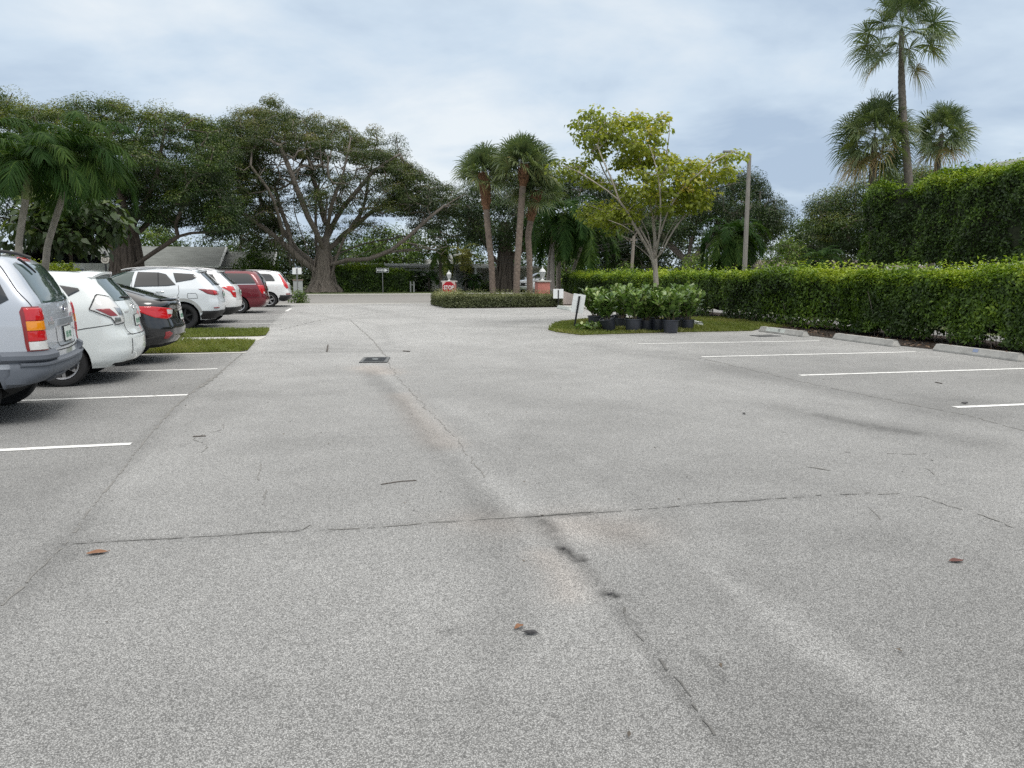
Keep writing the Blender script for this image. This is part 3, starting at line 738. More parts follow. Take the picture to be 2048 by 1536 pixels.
# ------------------------------------------------------------------ hedges
def hedge(name, label, p0, p1, depth, z0, h0, h1, size, n, seed, m=None, bulge=.10, newgrowth=.5, tone0=.30, twigs=0, group=None, gap=0.0, roundtop=.12, aspect=.5, cat='hedge', ends=(True, True), inner=True, trunks=0):
    """clipped hedge from p0 to p1 (its front line), depth metres thick to the left of p0->p1"""
    rg = np.random.RandomState(seed); p0 = np.array(p0[:2], float); p1 = np.array(p1[:2], float)
    Lh = np.linalg.norm(p1 - p0); d = (p1 - p0) / Lh; nb = np.array((-d[1], d[0]))
    root = thing(name, label, cat, (p0[0], p0[1], 0), group=group)
    hm = (h0 + h1) / 2 - z0
    areas = np.array([Lh * hm, Lh * depth, depth * hm, depth * hm, Lh * hm * .35]); pr = areas / areas.sum()
    f = rg.choice(5, n, p=pr); u = rg.rand(n); v = rg.rand(n)
    s = np.where(f == 2, 0, np.where(f == 3, 1, u)) * Lh
    w = np.where(f == 0, 0, np.where(f == 4, depth, np.where(f == 1, v, u) * depth)); w = np.where((f == 2) | (f == 3), u * depth, w)
    hz = h0 + (h1 - h0) * s / Lh; zz = np.where(f == 1, hz, z0 + (hz - z0) * v)
    N = np.zeros((n, 3)); N[:, :2] = np.where((f == 0)[:, None], -nb, 0) + np.where((f == 4)[:, None], nb, 0) + np.where((f == 2)[:, None], -d, 0) + np.where((f == 3)[:, None], d, 0); N[:, 2] = (f == 1)
    # rounded shoulders
    tf = np.clip((zz - (hz - roundtop * 3)) / (roundtop * 3), 0, 1)
    side = (f != 1); N[:, 2] += np.where(side, tf ** 2 * .9, 0)
    pull = np.where(side, roundtop * tf ** 3, 0)
    ed = np.minimum(w, depth - w) / (roundtop * 3); zz = zz - np.where(f == 1, roundtop * np.clip(1 - ed, 0, 1) ** 3, 0)
    P = np.zeros((n, 3)); P[:, :2] = p0 + d * s[:, None] + nb * w[:, None]; P[:, 2] = zz
    Nn = nrm(N); P -= Nn * pull[:, None]
    dn = (vnoise(P, 1.1) - .5) * bulge * 2 + (vnoise(P + 50, 3.2) - .5) * bulge * 1.1
    low = np.clip(1 - (zz - z0) / (.45 * hm), 0, 1)
    hole = (vnoise(P + 91, 1.6) < gap * (.35 + low * 1.6)) & side
    P += Nn * dn[:, None] - Nn * (rg.rand(n) ** 1.5 * .22 * min(1, depth))[:, None]
    spr = (f == 1) & (rg.rand(n) < .25); P[spr, 2] += rg.rand(spr.sum()) ** 3 * .26
    keep = ~hole; P, Nn, zz, hz, f, s = P[keep], Nn[keep], zz[keep], hz[keep], f[keep], s[keep]
    topness = np.clip(1 - (hz - zz) / (.30 * hm), 0, 1)
    tone = tone0 + newgrowth * topness ** 1.3 * (.55 + .9 * vnoise(P + 7, .8)) + .36 * (vnoise(P + 20, 1.5) - .5) + .22 * (vnoise(P + 33, 4) - .5) + rg.normal(0, .10, len(P))
    tone += .25 * ((vnoise(P + 70, .35) - .45))
    loc = np.array((p0[0], p0[1], 0)); sz = np.full(len(P), size)
    foliage('leaves', P - loc, Nn + rg.normal(0, .42, P.shape), sz, m or HEDGE, root, tone, seed, aspect=aspect, axis=np.array((0, 0, .35)) + Nn * .3)
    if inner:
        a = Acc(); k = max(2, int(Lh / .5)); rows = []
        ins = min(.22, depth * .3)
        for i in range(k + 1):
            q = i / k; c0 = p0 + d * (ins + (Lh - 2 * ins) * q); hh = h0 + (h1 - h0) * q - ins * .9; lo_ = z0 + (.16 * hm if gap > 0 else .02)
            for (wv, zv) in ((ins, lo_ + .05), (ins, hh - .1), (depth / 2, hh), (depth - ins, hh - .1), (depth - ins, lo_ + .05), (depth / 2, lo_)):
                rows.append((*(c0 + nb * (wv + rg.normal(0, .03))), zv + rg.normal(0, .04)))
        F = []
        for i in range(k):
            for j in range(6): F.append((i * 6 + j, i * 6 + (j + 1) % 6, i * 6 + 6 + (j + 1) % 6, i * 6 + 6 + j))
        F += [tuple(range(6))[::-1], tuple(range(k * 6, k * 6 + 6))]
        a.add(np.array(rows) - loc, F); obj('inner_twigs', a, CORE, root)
    if twigs:
        tb = []
        for i in range(twigs):
            c = p0 + d * rg.rand() * Lh + nb * (.12 + rg.rand() * .6 * depth); hh = z0 + hm * (.35 + .4 * rg.rand()); x, y = c
            l = rg.normal(0, .14, 2); tb.append((np.array([(x, y, 0.0), (x + l[0] * .4, y + l[1] * .4, hh * .5), (x + l[0] * 1.3, y + l[1] * 1.3, hh)]) - loc, np.array((.014, .011, .006)) * rg.uniform(.7, 1.6)))
        [tubes_quads('stem', [t_], BARK, root) for t_ in tb]
    if trunks:
        tb = []
        for i in range(trunks):
            c = p0 + d * Lh * (i + .5 + rg.normal(0, .1)) / trunks + nb * depth * .5; tb.append((np.array([(c[0], c[1], 0), (c[0] + rg.normal(0, .1), c[1], z0 * .6), (c[0] + rg.normal(0, .2), c[1], z0 + .8)]) - loc, np.array((.16, .13, .11))))
        [tubes_quads('trunk', [t_], BARK_DARK, root) for t_ in tb]
    return root
# ================================================================== PLANTS AS THEY STAND
# low clipped hedge on the right, from beyond the frame to the street
hedge('clipped_hedge', 'long chest-high clipped hedge with yellow-green top behind the concrete wheel stops', (12.75, 17.0), (12.9, 5.0), 1.25, .10, 1.58, 1.66, .082, 105000, 11, bulge=.11, newgrowth=.36, tone0=.38, twigs=60, gap=.20, group=None)
hedge('clipped_hedge', 'far stretch of clipped hedge behind the young tree and the potted shrubs', (12.55, 41.0), (12.75, 17.15), 1.25, .08, 1.46, 1.58, .10, 66000, 12, bulge=.10, newgrowth=.40, tone0=.38, twigs=60, gap=.20)
# tall clipped ficus hedge on trunks
hedge('tall_hedge', 'tall dark wall of clipped ficus standing on bare trunks above the low hedge', (20.0, 26.1), (20.0, 7.0), 2.6, 1.85, 4.78, 5.05, .105, 100000, 13, bulge=.28, newgrowth=.5, tone0=.29, roundtop=.3, trunks=9, aspect=.5)
# dwarf hedge of the entrance island
MYRTLE = leafmat('dwarf_hedge_leaves', [(0, (.036, .046, .018)), (.5, (.115, .135, .055)), (1, (.28, .29, .15))], trans=.15)
hedge('dwarf_hedge', 'knee-high grey-green dwarf hedge edging the palm island', (5.35, 33.15), (10.25, 33.35), 1.3, .03, .60, .56, .065, 22000, 14, m=MYRTLE, bulge=.05, newgrowth=.30, tone0=.36, roundtop=.08)
hedge('dwarf_hedge', 'short return of the dwarf hedge below the stop sign', (4.75, 36.9), (4.85, 33.25), 1.0, .03, .60, .60, .065, 14000, 15, m=MYRTLE, bulge=.06, newgrowth=.45, tone0=.42, roundtop=.10)
# hedges of the house over the street
a0, a1 = gx(655, 61.0), gx(763, 60.5)
hedge('house_hedge', 'dark head-high hedge right of the banyan trunk over the street', a0, a1, 1.3, .03, 2.05, 2.12, .16, 9000, 16, bulge=.10, newgrowth=.42, tone0=.26)
a0, a1 = gx(766, 60.6), gx(815, 60.2)
hedge('house_hedge', 'lower end of the dark hedge behind the arrow sign post', a0, a1, 1.3, .03, 1.72, 1.62, .16, 4500, 17, bulge=.10, newgrowth=.40, tone0=.26)
c = gx(150, 31.5)
hedge('flowering_hedge', 'yellow-green flowering hedge behind the silver SUV and leaning palm', (-10.6, 29.6), (-8.6, 30.6), 1.6, .05, 1.95, 1.75, .11, 9000, 18, bulge=.2, newgrowth=.45, tone0=.52, roundtop=.2)

rgG = np.random.RandomState(77)
def fluted_base(b0, r0, r1, zt, n, rg, sq=.8):
    """banyan foot: a thick core wrapped in merged aerial roots"""
    b0 = np.asarray(b0); outp = [(np.array([b0 + (0, 0, -.1), b0 + (0, 0, zt * .35), b0 + (0, 0, zt * .8), b0 + (0, 0, zt * 2.1)]), np.array((r0 * .80, r1 * 1.0, r1 * .80, .5)))]
    for i in range(n):
        a_ = rg.rand() * 6.283; u = np.array((math.cos(a_), math.sin(a_) * sq, 0)); rb = r0 * rg.uniform(.75, 1.08); tw = rg.normal(0, .35)
        u2 = np.array((math.cos(a_ + tw), math.sin(a_ + tw) * sq, 0)); z1 = zt * rg.uniform(.75, 1.9)
        P = [b0 + u * rb + (0, 0, -.05), b0 + u * (rb * .45 + r1 * .55) * .93 + (0, 0, z1 * .22), b0 + u2 * r1 * .98 + (0, 0, z1 * .5), b0 + u2 * r1 * .80 + (0, 0, z1 * .8), b0 + u2 * r1 * .42 + (0, 0, z1 * 1.12)]
        s_ = rg.uniform(.45, 1.5); outp.append((np.array(P), np.array((.15, .10, .085, .075, .05)) * s_))
    return outp
# ---------------- the great banyan over the street
D = 61.0
def L3(*pts): return np.array([at(p[0], p[1], D + (p[2] if len(p) > 2 else 0)) for p in pts])
def root_at(px, dz=0): return gx(px, D + dz)
b0 = root_at(648)
limbs = [
 np.array([b0, at(648, 560, D), at(652, 530, D), at(652, 490, D), at(650, 440, D - 1), at(655, 400, D - 1)]),
 L3((648, 545), (610, 530, -.5), (570, 490, -1), (530, 455, -1.5), (490, 430, -2), (440, 400, -2)),
 L3((650, 540), (600, 510, 1), (560, 455, 2), (545, 430, 2), (520, 400, 2.5)),
 L3((655, 535), (690, 520, -1), (735, 522, -1.5), (770, 508, -2), (810, 480, -2.5), (850, 440, -3), (900, 405, -3.5), (930, 388, -4)),
 L3((770, 508, -2), (800, 497, -1), (840, 500, 0), (880, 508, 1)),
 L3((653, 520), (700, 495, 1), (760, 480, 2), (830, 470, 3)),
 L3((652, 505), (690, 470, 1), (720, 440, 1.5), (780, 400, 2), (850, 370, 3)),
 L3((652, 480), (670, 440, 0), (700, 395, -1), (760, 330, -2), (800, 310, -2)),
 L3((650, 500), (625, 450, -2), (600, 400, -3), (580, 340, -4), (560, 290, -4)),
 L3((652, 460), (640, 400, 2), (620, 340, 3), (610, 280, 3)),
 L3((650, 470), (665, 400, -3), (690, 340, -4), (700, 280, -4)),
 L3((570, 490, -1), (560, 440, -3), (540, 380, -4), (500, 330, -5)),
 L3((720, 440, 1.5), (735, 380, 2), (745, 320, 3)),
 np.concatenate([[root_at(628, -.5)], L3((628, 560, -.5), (620, 520, -.8), (608, 480, -1), (590, 440, -1.5), (585, 400, -2))]),
 np.concatenate([[root_at(640, .6)], L3((640, 555, .6), (636, 515, .8), (632, 470, 1), (628, 420, 1.4), (640, 360, 2))]),
 np.concatenate([[root_at(664, -.4)], L3((664, 555, -.4), (672, 515, -.6), (690, 475, -.8), (706, 440, -1), (740, 410, -1.5))]),
 np.concatenate([[root_at(672, .3)], L3((672, 560, .3), (684, 530, .4), (712, 510, .6), (750, 498, .8), (800, 470, 1))]),
 L3((590, 505, -.5), (575, 455, -.8), (560, 420, -1), (550, 380, -1.5)),
]
cA = outline_pts([(415, 330), (440, 255), (515, 212), (560, 225), (600, 222), (655, 230), (720, 268), (770, 300), (825, 325), (815, 350), (700, 330), (600, 310), (520, 320), (470, 370)], D, 7.5, 400, rgG)
cB = outline_pts([(420, 330), (520, 320), (560, 350), (560, 440), (500, 455), (440, 420)], D, 6.5, 110, rgG)
cC = outline_pts([(560, 330), (700, 330), (830, 340), (880, 400), (800, 430), (700, 420), (600, 430)], D, 7, 150, rgG)
cD = outline_pts([(800, 350), (860, 345), (915, 370), (925, 400), (880, 450), (820, 450), (780, 420)], D, 5, 80, rgG)
cE = np.concatenate([outline_pts([(505, 190), (545, 188), (570, 215), (520, 225)], D, 2, 8, rgG), outline_pts([(735, 240), (750, 250), (760, 285), (745, 285)], D, 1.5, 5, rgG), outline_pts([(780, 275), (800, 270), (810, 310), (785, 310)], D, 1.5, 6, rgG), outline_pts([(600, 450), (740, 430), (800, 470), (700, 480)], D, 4, 22, rgG)])
cF = np.concatenate([outline_pts([(385, 275), (420, 245), (470, 222), (525, 215), (530, 400), (420, 430)], D - 1, 5.5, 190, rgG), outline_pts([(770, 310), (840, 335), (900, 358), (930, 385), (925, 420), (850, 430), (760, 400)], D, 5, 90, rgG), outline_pts([(440, 420), (560, 400), (600, 470), (540, 500), (470, 480)], D + 4, 3, 70, rgG)])
cl = np.concatenate([cA, cB, cC, cD, cE, cF])
bare = np.concatenate([outline_pts([(470, 330), (520, 230), (600, 240), (760, 330), (880, 380), (900, 420), (780, 430), (640, 430), (520, 420)], D, 6, 420, rgG), outline_pts([(770, 500), (830, 470), (900, 470), (890, 510), (800, 515)], D - 1, 2, 30, rgG), outline_pts([(540, 290), (620, 260), (660, 330), (560, 380)], D - 3, 3, 120, rgG)])
roots = fluted_base(b0, 1.35, .85, 1.7, 100, rgG)
for i in range(40):  # hanging aerial roots
    px = rgG.uniform(518, 606); py = float(np.interp(px, [490, 530, 570, 610], [430, 455, 490, 530])) - rgG.rand() * 12; z1 = py + 12 + rgG.rand() * 34
    a_, b_ = at(px, py, D - 1 + rgG.normal(0, 1)), at(px + rgG.normal(0, 2), z1, D - 1); roots.append((np.array([a_, (a_ + b_) / 2, b_]), np.array((.03, .025, .012))))
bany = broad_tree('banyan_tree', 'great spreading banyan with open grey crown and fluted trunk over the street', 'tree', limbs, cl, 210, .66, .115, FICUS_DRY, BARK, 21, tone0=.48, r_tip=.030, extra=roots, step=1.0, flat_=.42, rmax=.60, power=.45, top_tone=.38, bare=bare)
# bare twigs through the open crown
# ---------------- darker banyan on the left
D = 49.0; b0 = root_at(255)
limbs = [
 np.array([b0, at(255, 560, D), at(258, 530, D), at(262, 490, D), at(270, 440, D)]),
 L3((260, 540), (285, 520, -1), (320, 500, -1), (355, 470, -1.5), (390, 462, -2), (430, 468, -2), (465, 455, -2)),
 L3((258, 535), (230, 500), (200, 470, 1), (160, 420, 1), (100, 380, 2)),
 L3((262, 480), (300, 440, 1), (350, 410, 1), (400, 380, 2)),
 L3((265, 470), (250, 410, -2), (220, 350, -3), (200, 290, -3)),
 L3((268, 450), (300, 390, -2), (320, 320, -3), (330, 260, -3)),
 L3((345, 478, -1.5), (355, 430, -2), (380, 390, -2)),
]
cA = outline_pts([(-60, 185), (20, 178), (35, 200), (60, 215), (120, 205), (180, 195), (225, 200), (275, 205), (300, 225), (360, 228), (420, 240), (440, 250), (470, 300), (450, 360), (380, 400), (250, 390), (100, 380), (-60, 380)], D, 6.5, 520, rgG)
cB = outline_pts([(230, 330), (420, 330), (470, 400), (478, 455), (440, 470), (400, 440), (330, 450), (300, 430), (250, 440), (230, 400)], D, 5, 210, rgG)
cC = outline_pts([(-60, 360), (240, 360), (230, 440), (120, 470), (-60, 470)], D + 2, 4, 90, rgG)
cE = outline_pts([(318, 210), (330, 212), (330, 225), (318, 225)], D, .8, 3, rgG)
cl = np.concatenate([cA, cB, cC, cE])
roots = fluted_base(b0, 1.35, .95, 2.6, 70, rgG)
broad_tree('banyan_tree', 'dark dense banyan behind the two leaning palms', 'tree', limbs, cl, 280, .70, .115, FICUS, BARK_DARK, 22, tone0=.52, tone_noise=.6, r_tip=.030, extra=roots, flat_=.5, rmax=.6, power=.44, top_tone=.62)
# ---------------- banyan behind the island palms
D = 62.0; b0 = root_at(1010)
limbs = [np.array([b0, at(1008, 560, D), at(1003, 520, D), at(1000, 490, D)]), L3((1003, 540), (985, 510), (965, 480), (940, 440)), L3((1003, 530), (1040, 500), (1090, 470), (1150, 440)), L3((1000, 500), (1020, 450), (1050, 410))]
cl = np.concatenate([outline_pts([(915, 420), (930, 380), (990, 350), (1100, 345), (1190, 350), (1250, 400), (1250, 470), (1150, 520), (1040, 480), (985, 492), (940, 470)], D, 5.5, 380, rgG)])
roots = fluted_base(b0, .95, .6, 2.6, 55, rgG)
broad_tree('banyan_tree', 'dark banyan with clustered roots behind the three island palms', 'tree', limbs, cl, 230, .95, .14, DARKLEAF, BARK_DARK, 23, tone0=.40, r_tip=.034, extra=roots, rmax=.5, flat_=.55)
# ---------------- ficus behind the light pole
D = 58.0; b0 = root_at(1380)
limbs = [np.array([b0, at(1378, 560, D), at(1375, 520, D), at(1380, 490, D)]), L3((1376, 535), (1400, 505), (1440, 440), (1460, 410), (1480, 396)), L3((1376, 530), (1350, 500), (1330, 470), (1300, 450)), L3((1378, 510), (1390, 460), (1400, 420), (1420, 380)), L3((1376, 545), (1420, 520), (1445, 500), (1470, 470)), L3((1405, 500), (1425, 490), (1450, 440), (1500, 410))]
cl = np.concatenate([outline_pts([(1290, 420), (1370, 400), (1440, 350), (1490, 342), (1520, 355), (1550, 395), (1575, 420), (1572, 440), (1540, 470), (1470, 470), (1420, 430), (1380, 470), (1310, 480)], D, 5, 280, rgG), outline_pts([(1180, 400), (1330, 400), (1320, 540), (1200, 540)], D + 3, 3, 130, rgG), outline_pts([(1440, 460), (1570, 440), (1560, 490), (1450, 500)], D + 2, 3, 40, rgG)])
broad_tree('ficus_tree', 'grey-limbed ficus with dark crown behind the light pole', 'tree', limbs, cl, 240, .74, .12, DARKLEAF, BARK, 24, tone0=.40, r_tip=.036, rmax=.42, flat_=.5)
# ---------------- tree behind the right palms
D = 52.0; b0 = root_at(1760)
limbs = [np.array([b0, at(1762, 560, D), at(1765, 500, D), at(1760, 450, D)]), L3((1765, 490), (1730, 500), (1700, 480), (1670, 470)), L3((1762, 480), (1720, 440), (1680, 410), (1640, 395)), L3((1762, 460), (1800, 400), (1840, 360)), L3((1760, 450), (1740, 400), (1760, 360))]
cl = outline_pts([(1618, 430), (1632, 395), (1665, 378), (1720, 365), (1760, 345), (1830, 335), (1870, 330), (1890, 350), (1890, 480), (1740, 500), (1660, 490), (1640, 460)], D, 5, 340, rgG)
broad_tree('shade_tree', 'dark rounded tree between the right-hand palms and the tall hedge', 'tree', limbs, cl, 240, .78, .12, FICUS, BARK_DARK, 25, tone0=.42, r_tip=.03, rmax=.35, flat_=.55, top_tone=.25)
# ---------------- broad-leaved small tree at left
D = 31.0; b0 = root_at(140)
limbs = [np.array([b0, at(142, 540, D), at(140, 490, D), at(140, 460, D)]), L3((140, 490), (100, 460), (60, 440)), L3((140, 480), (190, 450), (220, 440))]
cl = outline_pts([(30, 430), (70, 398), (130, 388), (190, 400), (235, 420), (245, 445), (240, 480), (200, 495), (120, 490), (40, 490)], D, 2.2, 95, rgG)
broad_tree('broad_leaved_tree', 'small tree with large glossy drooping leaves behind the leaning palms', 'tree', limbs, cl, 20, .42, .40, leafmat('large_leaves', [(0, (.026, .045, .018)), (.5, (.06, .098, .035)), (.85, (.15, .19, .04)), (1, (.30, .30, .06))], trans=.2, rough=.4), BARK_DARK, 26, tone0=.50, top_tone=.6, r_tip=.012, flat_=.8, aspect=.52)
# ---------------- young yellow-green tree by the potted shrubs
D = 22.6; b0 = root_at(1314)
limbs = [np.array([b0, at(1314, 600, D), at(1312, 550, D), at(1309, 520, D)]),
 L3((1311, 540), (1300, 500, -.2), (1280, 470, -.4), (1262, 440, -.6), (1240, 400, -.8), (1215, 340, -.8), (1195, 290, -.8)),
 L3((1310, 530), (1309, 480, .2), (1305, 430, .3), (1290, 360, .5), (1270, 290, .4), (1250, 240, .4)),
 L3((1312, 535), (1320, 500, .3), (1335, 465, .5), (1360, 430, .7), (1375, 390, .9), (1400, 340, 1)),
 L3((1312, 545), (1305, 515, .6), (1270, 490, .9), (1240, 470, 1.1), (1225, 455, 1.3), (1175, 430, 1.4)),
 L3((1309, 500), (1325, 450, -.5), (1345, 400, -.8), (1380, 360, -.9), (1430, 320, -1), (1475, 298, -1)),
 L3((1300, 500), (1270, 465, -1), (1235, 445, -1.2), (1220, 440, -1.4)),
 L3((1305, 430, .3), (1325, 370, .2), (1335, 300, 0), (1340, 235, 0)),
 L3((1240, 400, -.8), (1200, 370, -.9), (1160, 345, -1), (1125, 330, -1)),
 L3((1310, 525), (1298, 480, .8), (1285, 440, 1.0), (1262, 390, 1.1), (1240, 330, 1.1), (1225, 270, 1)),
 L3((1311, 515), (1318, 470, -.6), (1322, 420, -.9), (1320, 360, -1.1), (1300, 290, -1.1)),
 L3((1312, 530), (1330, 490, -.2), (1352, 450, -.2), (1385, 410, 0), (1425, 370, .2), (1450, 330, .3)),
 L3((1309, 510), (1290, 470, .2), (1265, 430, .6), (1230, 390, .8), (1205, 340, .8), (1180, 260, .8)),
]
cl = np.concatenate([
 outline_pts([(1155, 235), (1190, 210), (1225, 225), (1230, 260), (1200, 320), (1165, 290)], D, 1.0, 42, rgG),
 outline_pts([(1225, 235), (1290, 225), (1335, 225), (1330, 260), (1310, 320), (1240, 320)], D, 1.3, 60, rgG),
 outline_pts([(1225, 310), (1330, 290), (1370, 320), (1360, 390), (1250, 400), (1220, 360)], D, 1.6, 75, rgG),
 outline_pts([(1350, 320), (1400, 320), (1460, 300), (1490, 290), (1470, 330), (1440, 370), (1400, 410), (1350, 400)], D, 1.4, 58, rgG),
 outline_pts([(1240, 380), (1400, 370), (1410, 400), (1370, 420), (1240, 430)], D, 1.6, 50, rgG),
 outline_pts([(1110, 325), (1160, 315), (1190, 350), (1240, 370), (1200, 375), (1130, 350)], D, .9, 24, rgG),
 outline_pts([(1150, 415), (1200, 395), (1260, 410), (1270, 440), (1220, 460), (1160, 435)], D, 1.2, 45, rgG),
 outline_pts([(1385, 385), (1420, 375), (1400, 420), (1370, 430)], D, .8, 10, rgG),
])
broad_tree('young_tree', 'open young tree with yellow-green leaves in the grass island', 'tree', limbs, cl, 38, .26, .10, YELLOWLEAF, BARK_PALE, 27, tone0=.50, tone_noise=.7, r_tip=.0085, flat_=.42, step=.4, rmax=.085, power=.43, aspect=.85)
# ---------------- bushes and smaller trees of the background
def bush(name, label, poly, D_, thick, n, per, rad, size, m, seed, tone0=.45, cat='bush', **k):
    rg = np.random.RandomState(seed); po = np.array(poly); px = po[:, 0].mean(); b = gx(px, D_)
    C = outline_pts(poly, D_, thick, n, rg); z = po[:, 1].max()
    c = C.mean(0)
    limbs = [np.array([b, b + (c - b) * .4, c])]
    return broad_tree(name, label, cat, limbs, C, per, rad, size, m, BARK_DARK, seed, tone0=tone0, r_tip=.02, rmax=.14, **k)
bush('bush', 'green bush between the grey-roofed house and the banyan', [(478, 535), (490, 510), (515, 500), (550, 508), (565, 580), (480, 580)], 63.5, 2.5, 70, 50, .6, .24, GREENLEAF, 31, tone0=.40)
bush('tree', 'green tree above the grey roof right of the left banyan trunk', [(262, 505), (268, 462), (300, 445), (335, 455), (352, 490), (350, 515)], 72, 2.5, 70, 55, .6, .22, GREENLEAF, 46, tone0=.40, cat='tree')
bush('tree', 'bright green tree beyond the roof gap left of the banyan', [(450, 520), (480, 480), (530, 470), (580, 480), (590, 530), (560, 560), (460, 560)], 74, 2.5, 60, 50, .8, .28, GREENLEAF, 32, tone0=.5, cat='tree')
bush('tree', 'green tree behind the low limb of the great banyan', [(690, 520), (720, 480), (760, 455), (820, 455), (850, 490), (840, 530), (700, 530)], 76, 3, 100, 55, .9, .28, GREENLEAF, 33, tone0=.42, cat='tree')
bush('bush', 'tall yellowish bush right of the light pole', [(1530, 545), (1540, 500), (1570, 478), (1600, 490), (1605, 560), (1535, 570)], 50, 2, 60, 55, .5, .16, GREENLEAF, 34, tone0=.55)
bush('tree', 'mid-green tree in the sky gap left of the tall hedge', [(1570, 470), (1590, 440), (1640, 440), (1660, 470), (1650, 540), (1570, 540)], 68, 3, 90, 55, .8, .24, GREENLEAF, 35, tone0=.40, cat='tree')
bush('bush', 'rounded green bush behind the hedge right of the young tree', [(1360, 545), (1370, 515), (1420, 505), (1450, 530), (1450, 570), (1360, 570)], 47, 1.6, 60, 55, .45, .15, GREENLEAF, 36, tone0=.45)
bush('bush', 'bright bush behind the hedge near the leaning utility post', [(1220, 560), (1230, 530), (1260, 525), (1270, 545), (1260, 575), (1225, 575)], 49, 1.2, 36, 50, .4, .15, GREENLEAF, 37, tone0=.6)
bush('bush', 'tall green bush behind the entrance lamp pillar', [(1085, 580), (1090, 520), (1130, 495), (1190, 500), (1200, 560), (1180, 590)], 53, 2, 90, 55, .5, .17, GREENLEAF, 38, tone0=.42)
bush('bush', 'scruffy low shrub behind the white estate car at the street', [(580, 612), (582, 590), (596, 576), (606, 584), (608, 606)], 39.5, .6, 26, 40, .22, .10, GREENLEAF, 39, tone0=.40)
bush('tree', 'dark tree filling the gap between the two left banyans', [(395, 500), (410, 462), (450, 440), (510, 430), (560, 450), (560, 500), (470, 510)], 70, 3, 60, 60, .8, .2, DARKLEAF, 47, tone0=.42, cat='tree')
bush('tree', 'dark tree behind the fork of the young tree', [(1180, 545), (1190, 470), (1240, 430), (1330, 440), (1380, 480), (1380, 550)], 64, 3, 150, 60, .8, .2, DARKLEAF, 48, tone0=.38, cat='tree')
bush('tree', 'dark tree left of the tall hedge behind the fine-leaved date palm', [(1590, 540), (1600, 470), (1640, 440), (1730, 440), (1760, 480), (1750, 545)], 58, 2.5, 130, 60, .7, .18, DARKLEAF, 49, tone0=.42, cat='tree')
bush('bush', 'low green shrub at the right end of the flat-roofed house', [(958, 584), (960, 566), (978, 560), (990, 566), (990, 585)], 64, .7, 22, 45, .35, .15, GREENLEAF, 40, tone0=.40)
bush('bush', 'dark clump of foliage before the house wall left of the stop sign', [(822, 582), (828, 556), (845, 545), (858, 556), (860, 582)], 63, .8, 30, 45, .45, .2, DARKLEAF, 41, tone0=.35)
bush('tree', 'dark tree hanging over the flat-roofed house', [(850, 478), (850, 450), (880, 415), (930, 415), (985, 440), (985, 480), (900, 484)], 74, 3, 90, 60, .8, .24, DARKLEAF, 42, tone0=.42, cat='tree')
bush('tree', 'dark green tree behind the great banyan trunk', [(545, 570), (555, 500), (600, 470), (660, 470), (700, 500), (700, 570)], 72, 2.5, 130, 55, .7, .24, DARKLEAF, 43, tone0=.35, cat='tree')

# ---------------- far wood that closes the view (one mass)
rg = np.random.RandomState(5); n = 2600
px = -260 + 2700 * rg.rand(n); Dw = 84 + 22 * rg.rand(n)
top = 472 + 26 * vnoise(np.c_[px, px * 0, px * 0], .008) - 14 * vnoise(np.c_[px, px * 0, px * 0], .05)
top += 10 * ((px > 330) & (px < 480)); top -= 16 * ((px > 900) & (px < 1800)); top -= 22 * ((px > 1080) & (px < 1480))
q = rg.rand(n) ** .8; py = top + (585 - top) * q
C = np.array([at(a, b, d_) for a, b, d_ in zip(px, py, Dw)])
P, N, i = clump_leaves(C, 46, 1.5, .45, rg, .7)
tone = .42 + rg.normal(0, .20, n)[i] + rg.normal(0, .08, len(P))
o = foliage('woods', P, N, np.full(len(P), .36), DARKLEAF, None, tone, 5); o['kind'] = 'stuff'

# ---------------- palms
D = 37.0
def stem(*pts): return np.array([gx(pts[0][0], pts[0][1])] + [at(*p) for p in pts[1:]])
sabal('left of the three sabal palms on the island, rusty leaf bases under its crown', stem((986, 37.2), (984, 540, 37.2), (976, 460, 37.2), (971, 395, 37.2), (968, 352, 37.2)), [.155, .145, .15, .165], 51, .88, .82, boots=(1.55, .10, .26), n=46, lo=-18, brown=0)
sabal('tallest middle sabal palm of the island group', stem((1032, 36.6), (1034, 540, 36.6), (1040, 450, 36.6), (1045, 380, 36.6), (1049, 335, 36.6)), [.165, .155, .155, .165], 52, .95, .88, boots=(.85, .10, .26), n=50, lo=-16, brown=0, rz=1)
sabal('right sabal palm of the island group with bent trunk', stem((1060, 37.6), (1059, 520, 37.6), (1056, 470, 37.6), (1064, 430, 37.6), (1074, 388, 37.6)), [.155, .15, .15, .165], 53, .88, .84, boots=(1.3, .10, .24), n=44, lo=-20, brown=0, rz=2)
D = 35.5
sabal('very tall sabal palm rising above the tall hedge', stem((1832, 35.5), (1822, 420, 35.5), (1815, 330, 35.5), (1806, 240, 35.5), (1803, 160, 35.5), (1803, 62, 35.5)), [.20, .185, .175, .165, .10], 54, 1.0, 1.35, n=44, bark=SABAL_GREY, lo=-52, brown=.05)
sabal('shorter sabal palm with browning skirt left of the tall palm', stem((1742, 36.2), (1745, 400, 36.2), (1746, 340, 36.2), (1750, 275, 36.2)), [.21, .205, .20, .12], 55, 1.05, 1.15, n=54, bark=SABAL_GREY, lo=-58, brown=.14, rz=.7)
sabal('green sabal palm right of the tall palm behind the hedge', stem((1862, 36.8), (1868, 400, 36.8), (1875, 330, 36.8), (1884, 268, 36.8)), [.18, .17, .165, .10], 56, .82, .85, n=46, bark=SABAL_GREY, lo=-50, brown=.08, rz=1.9)
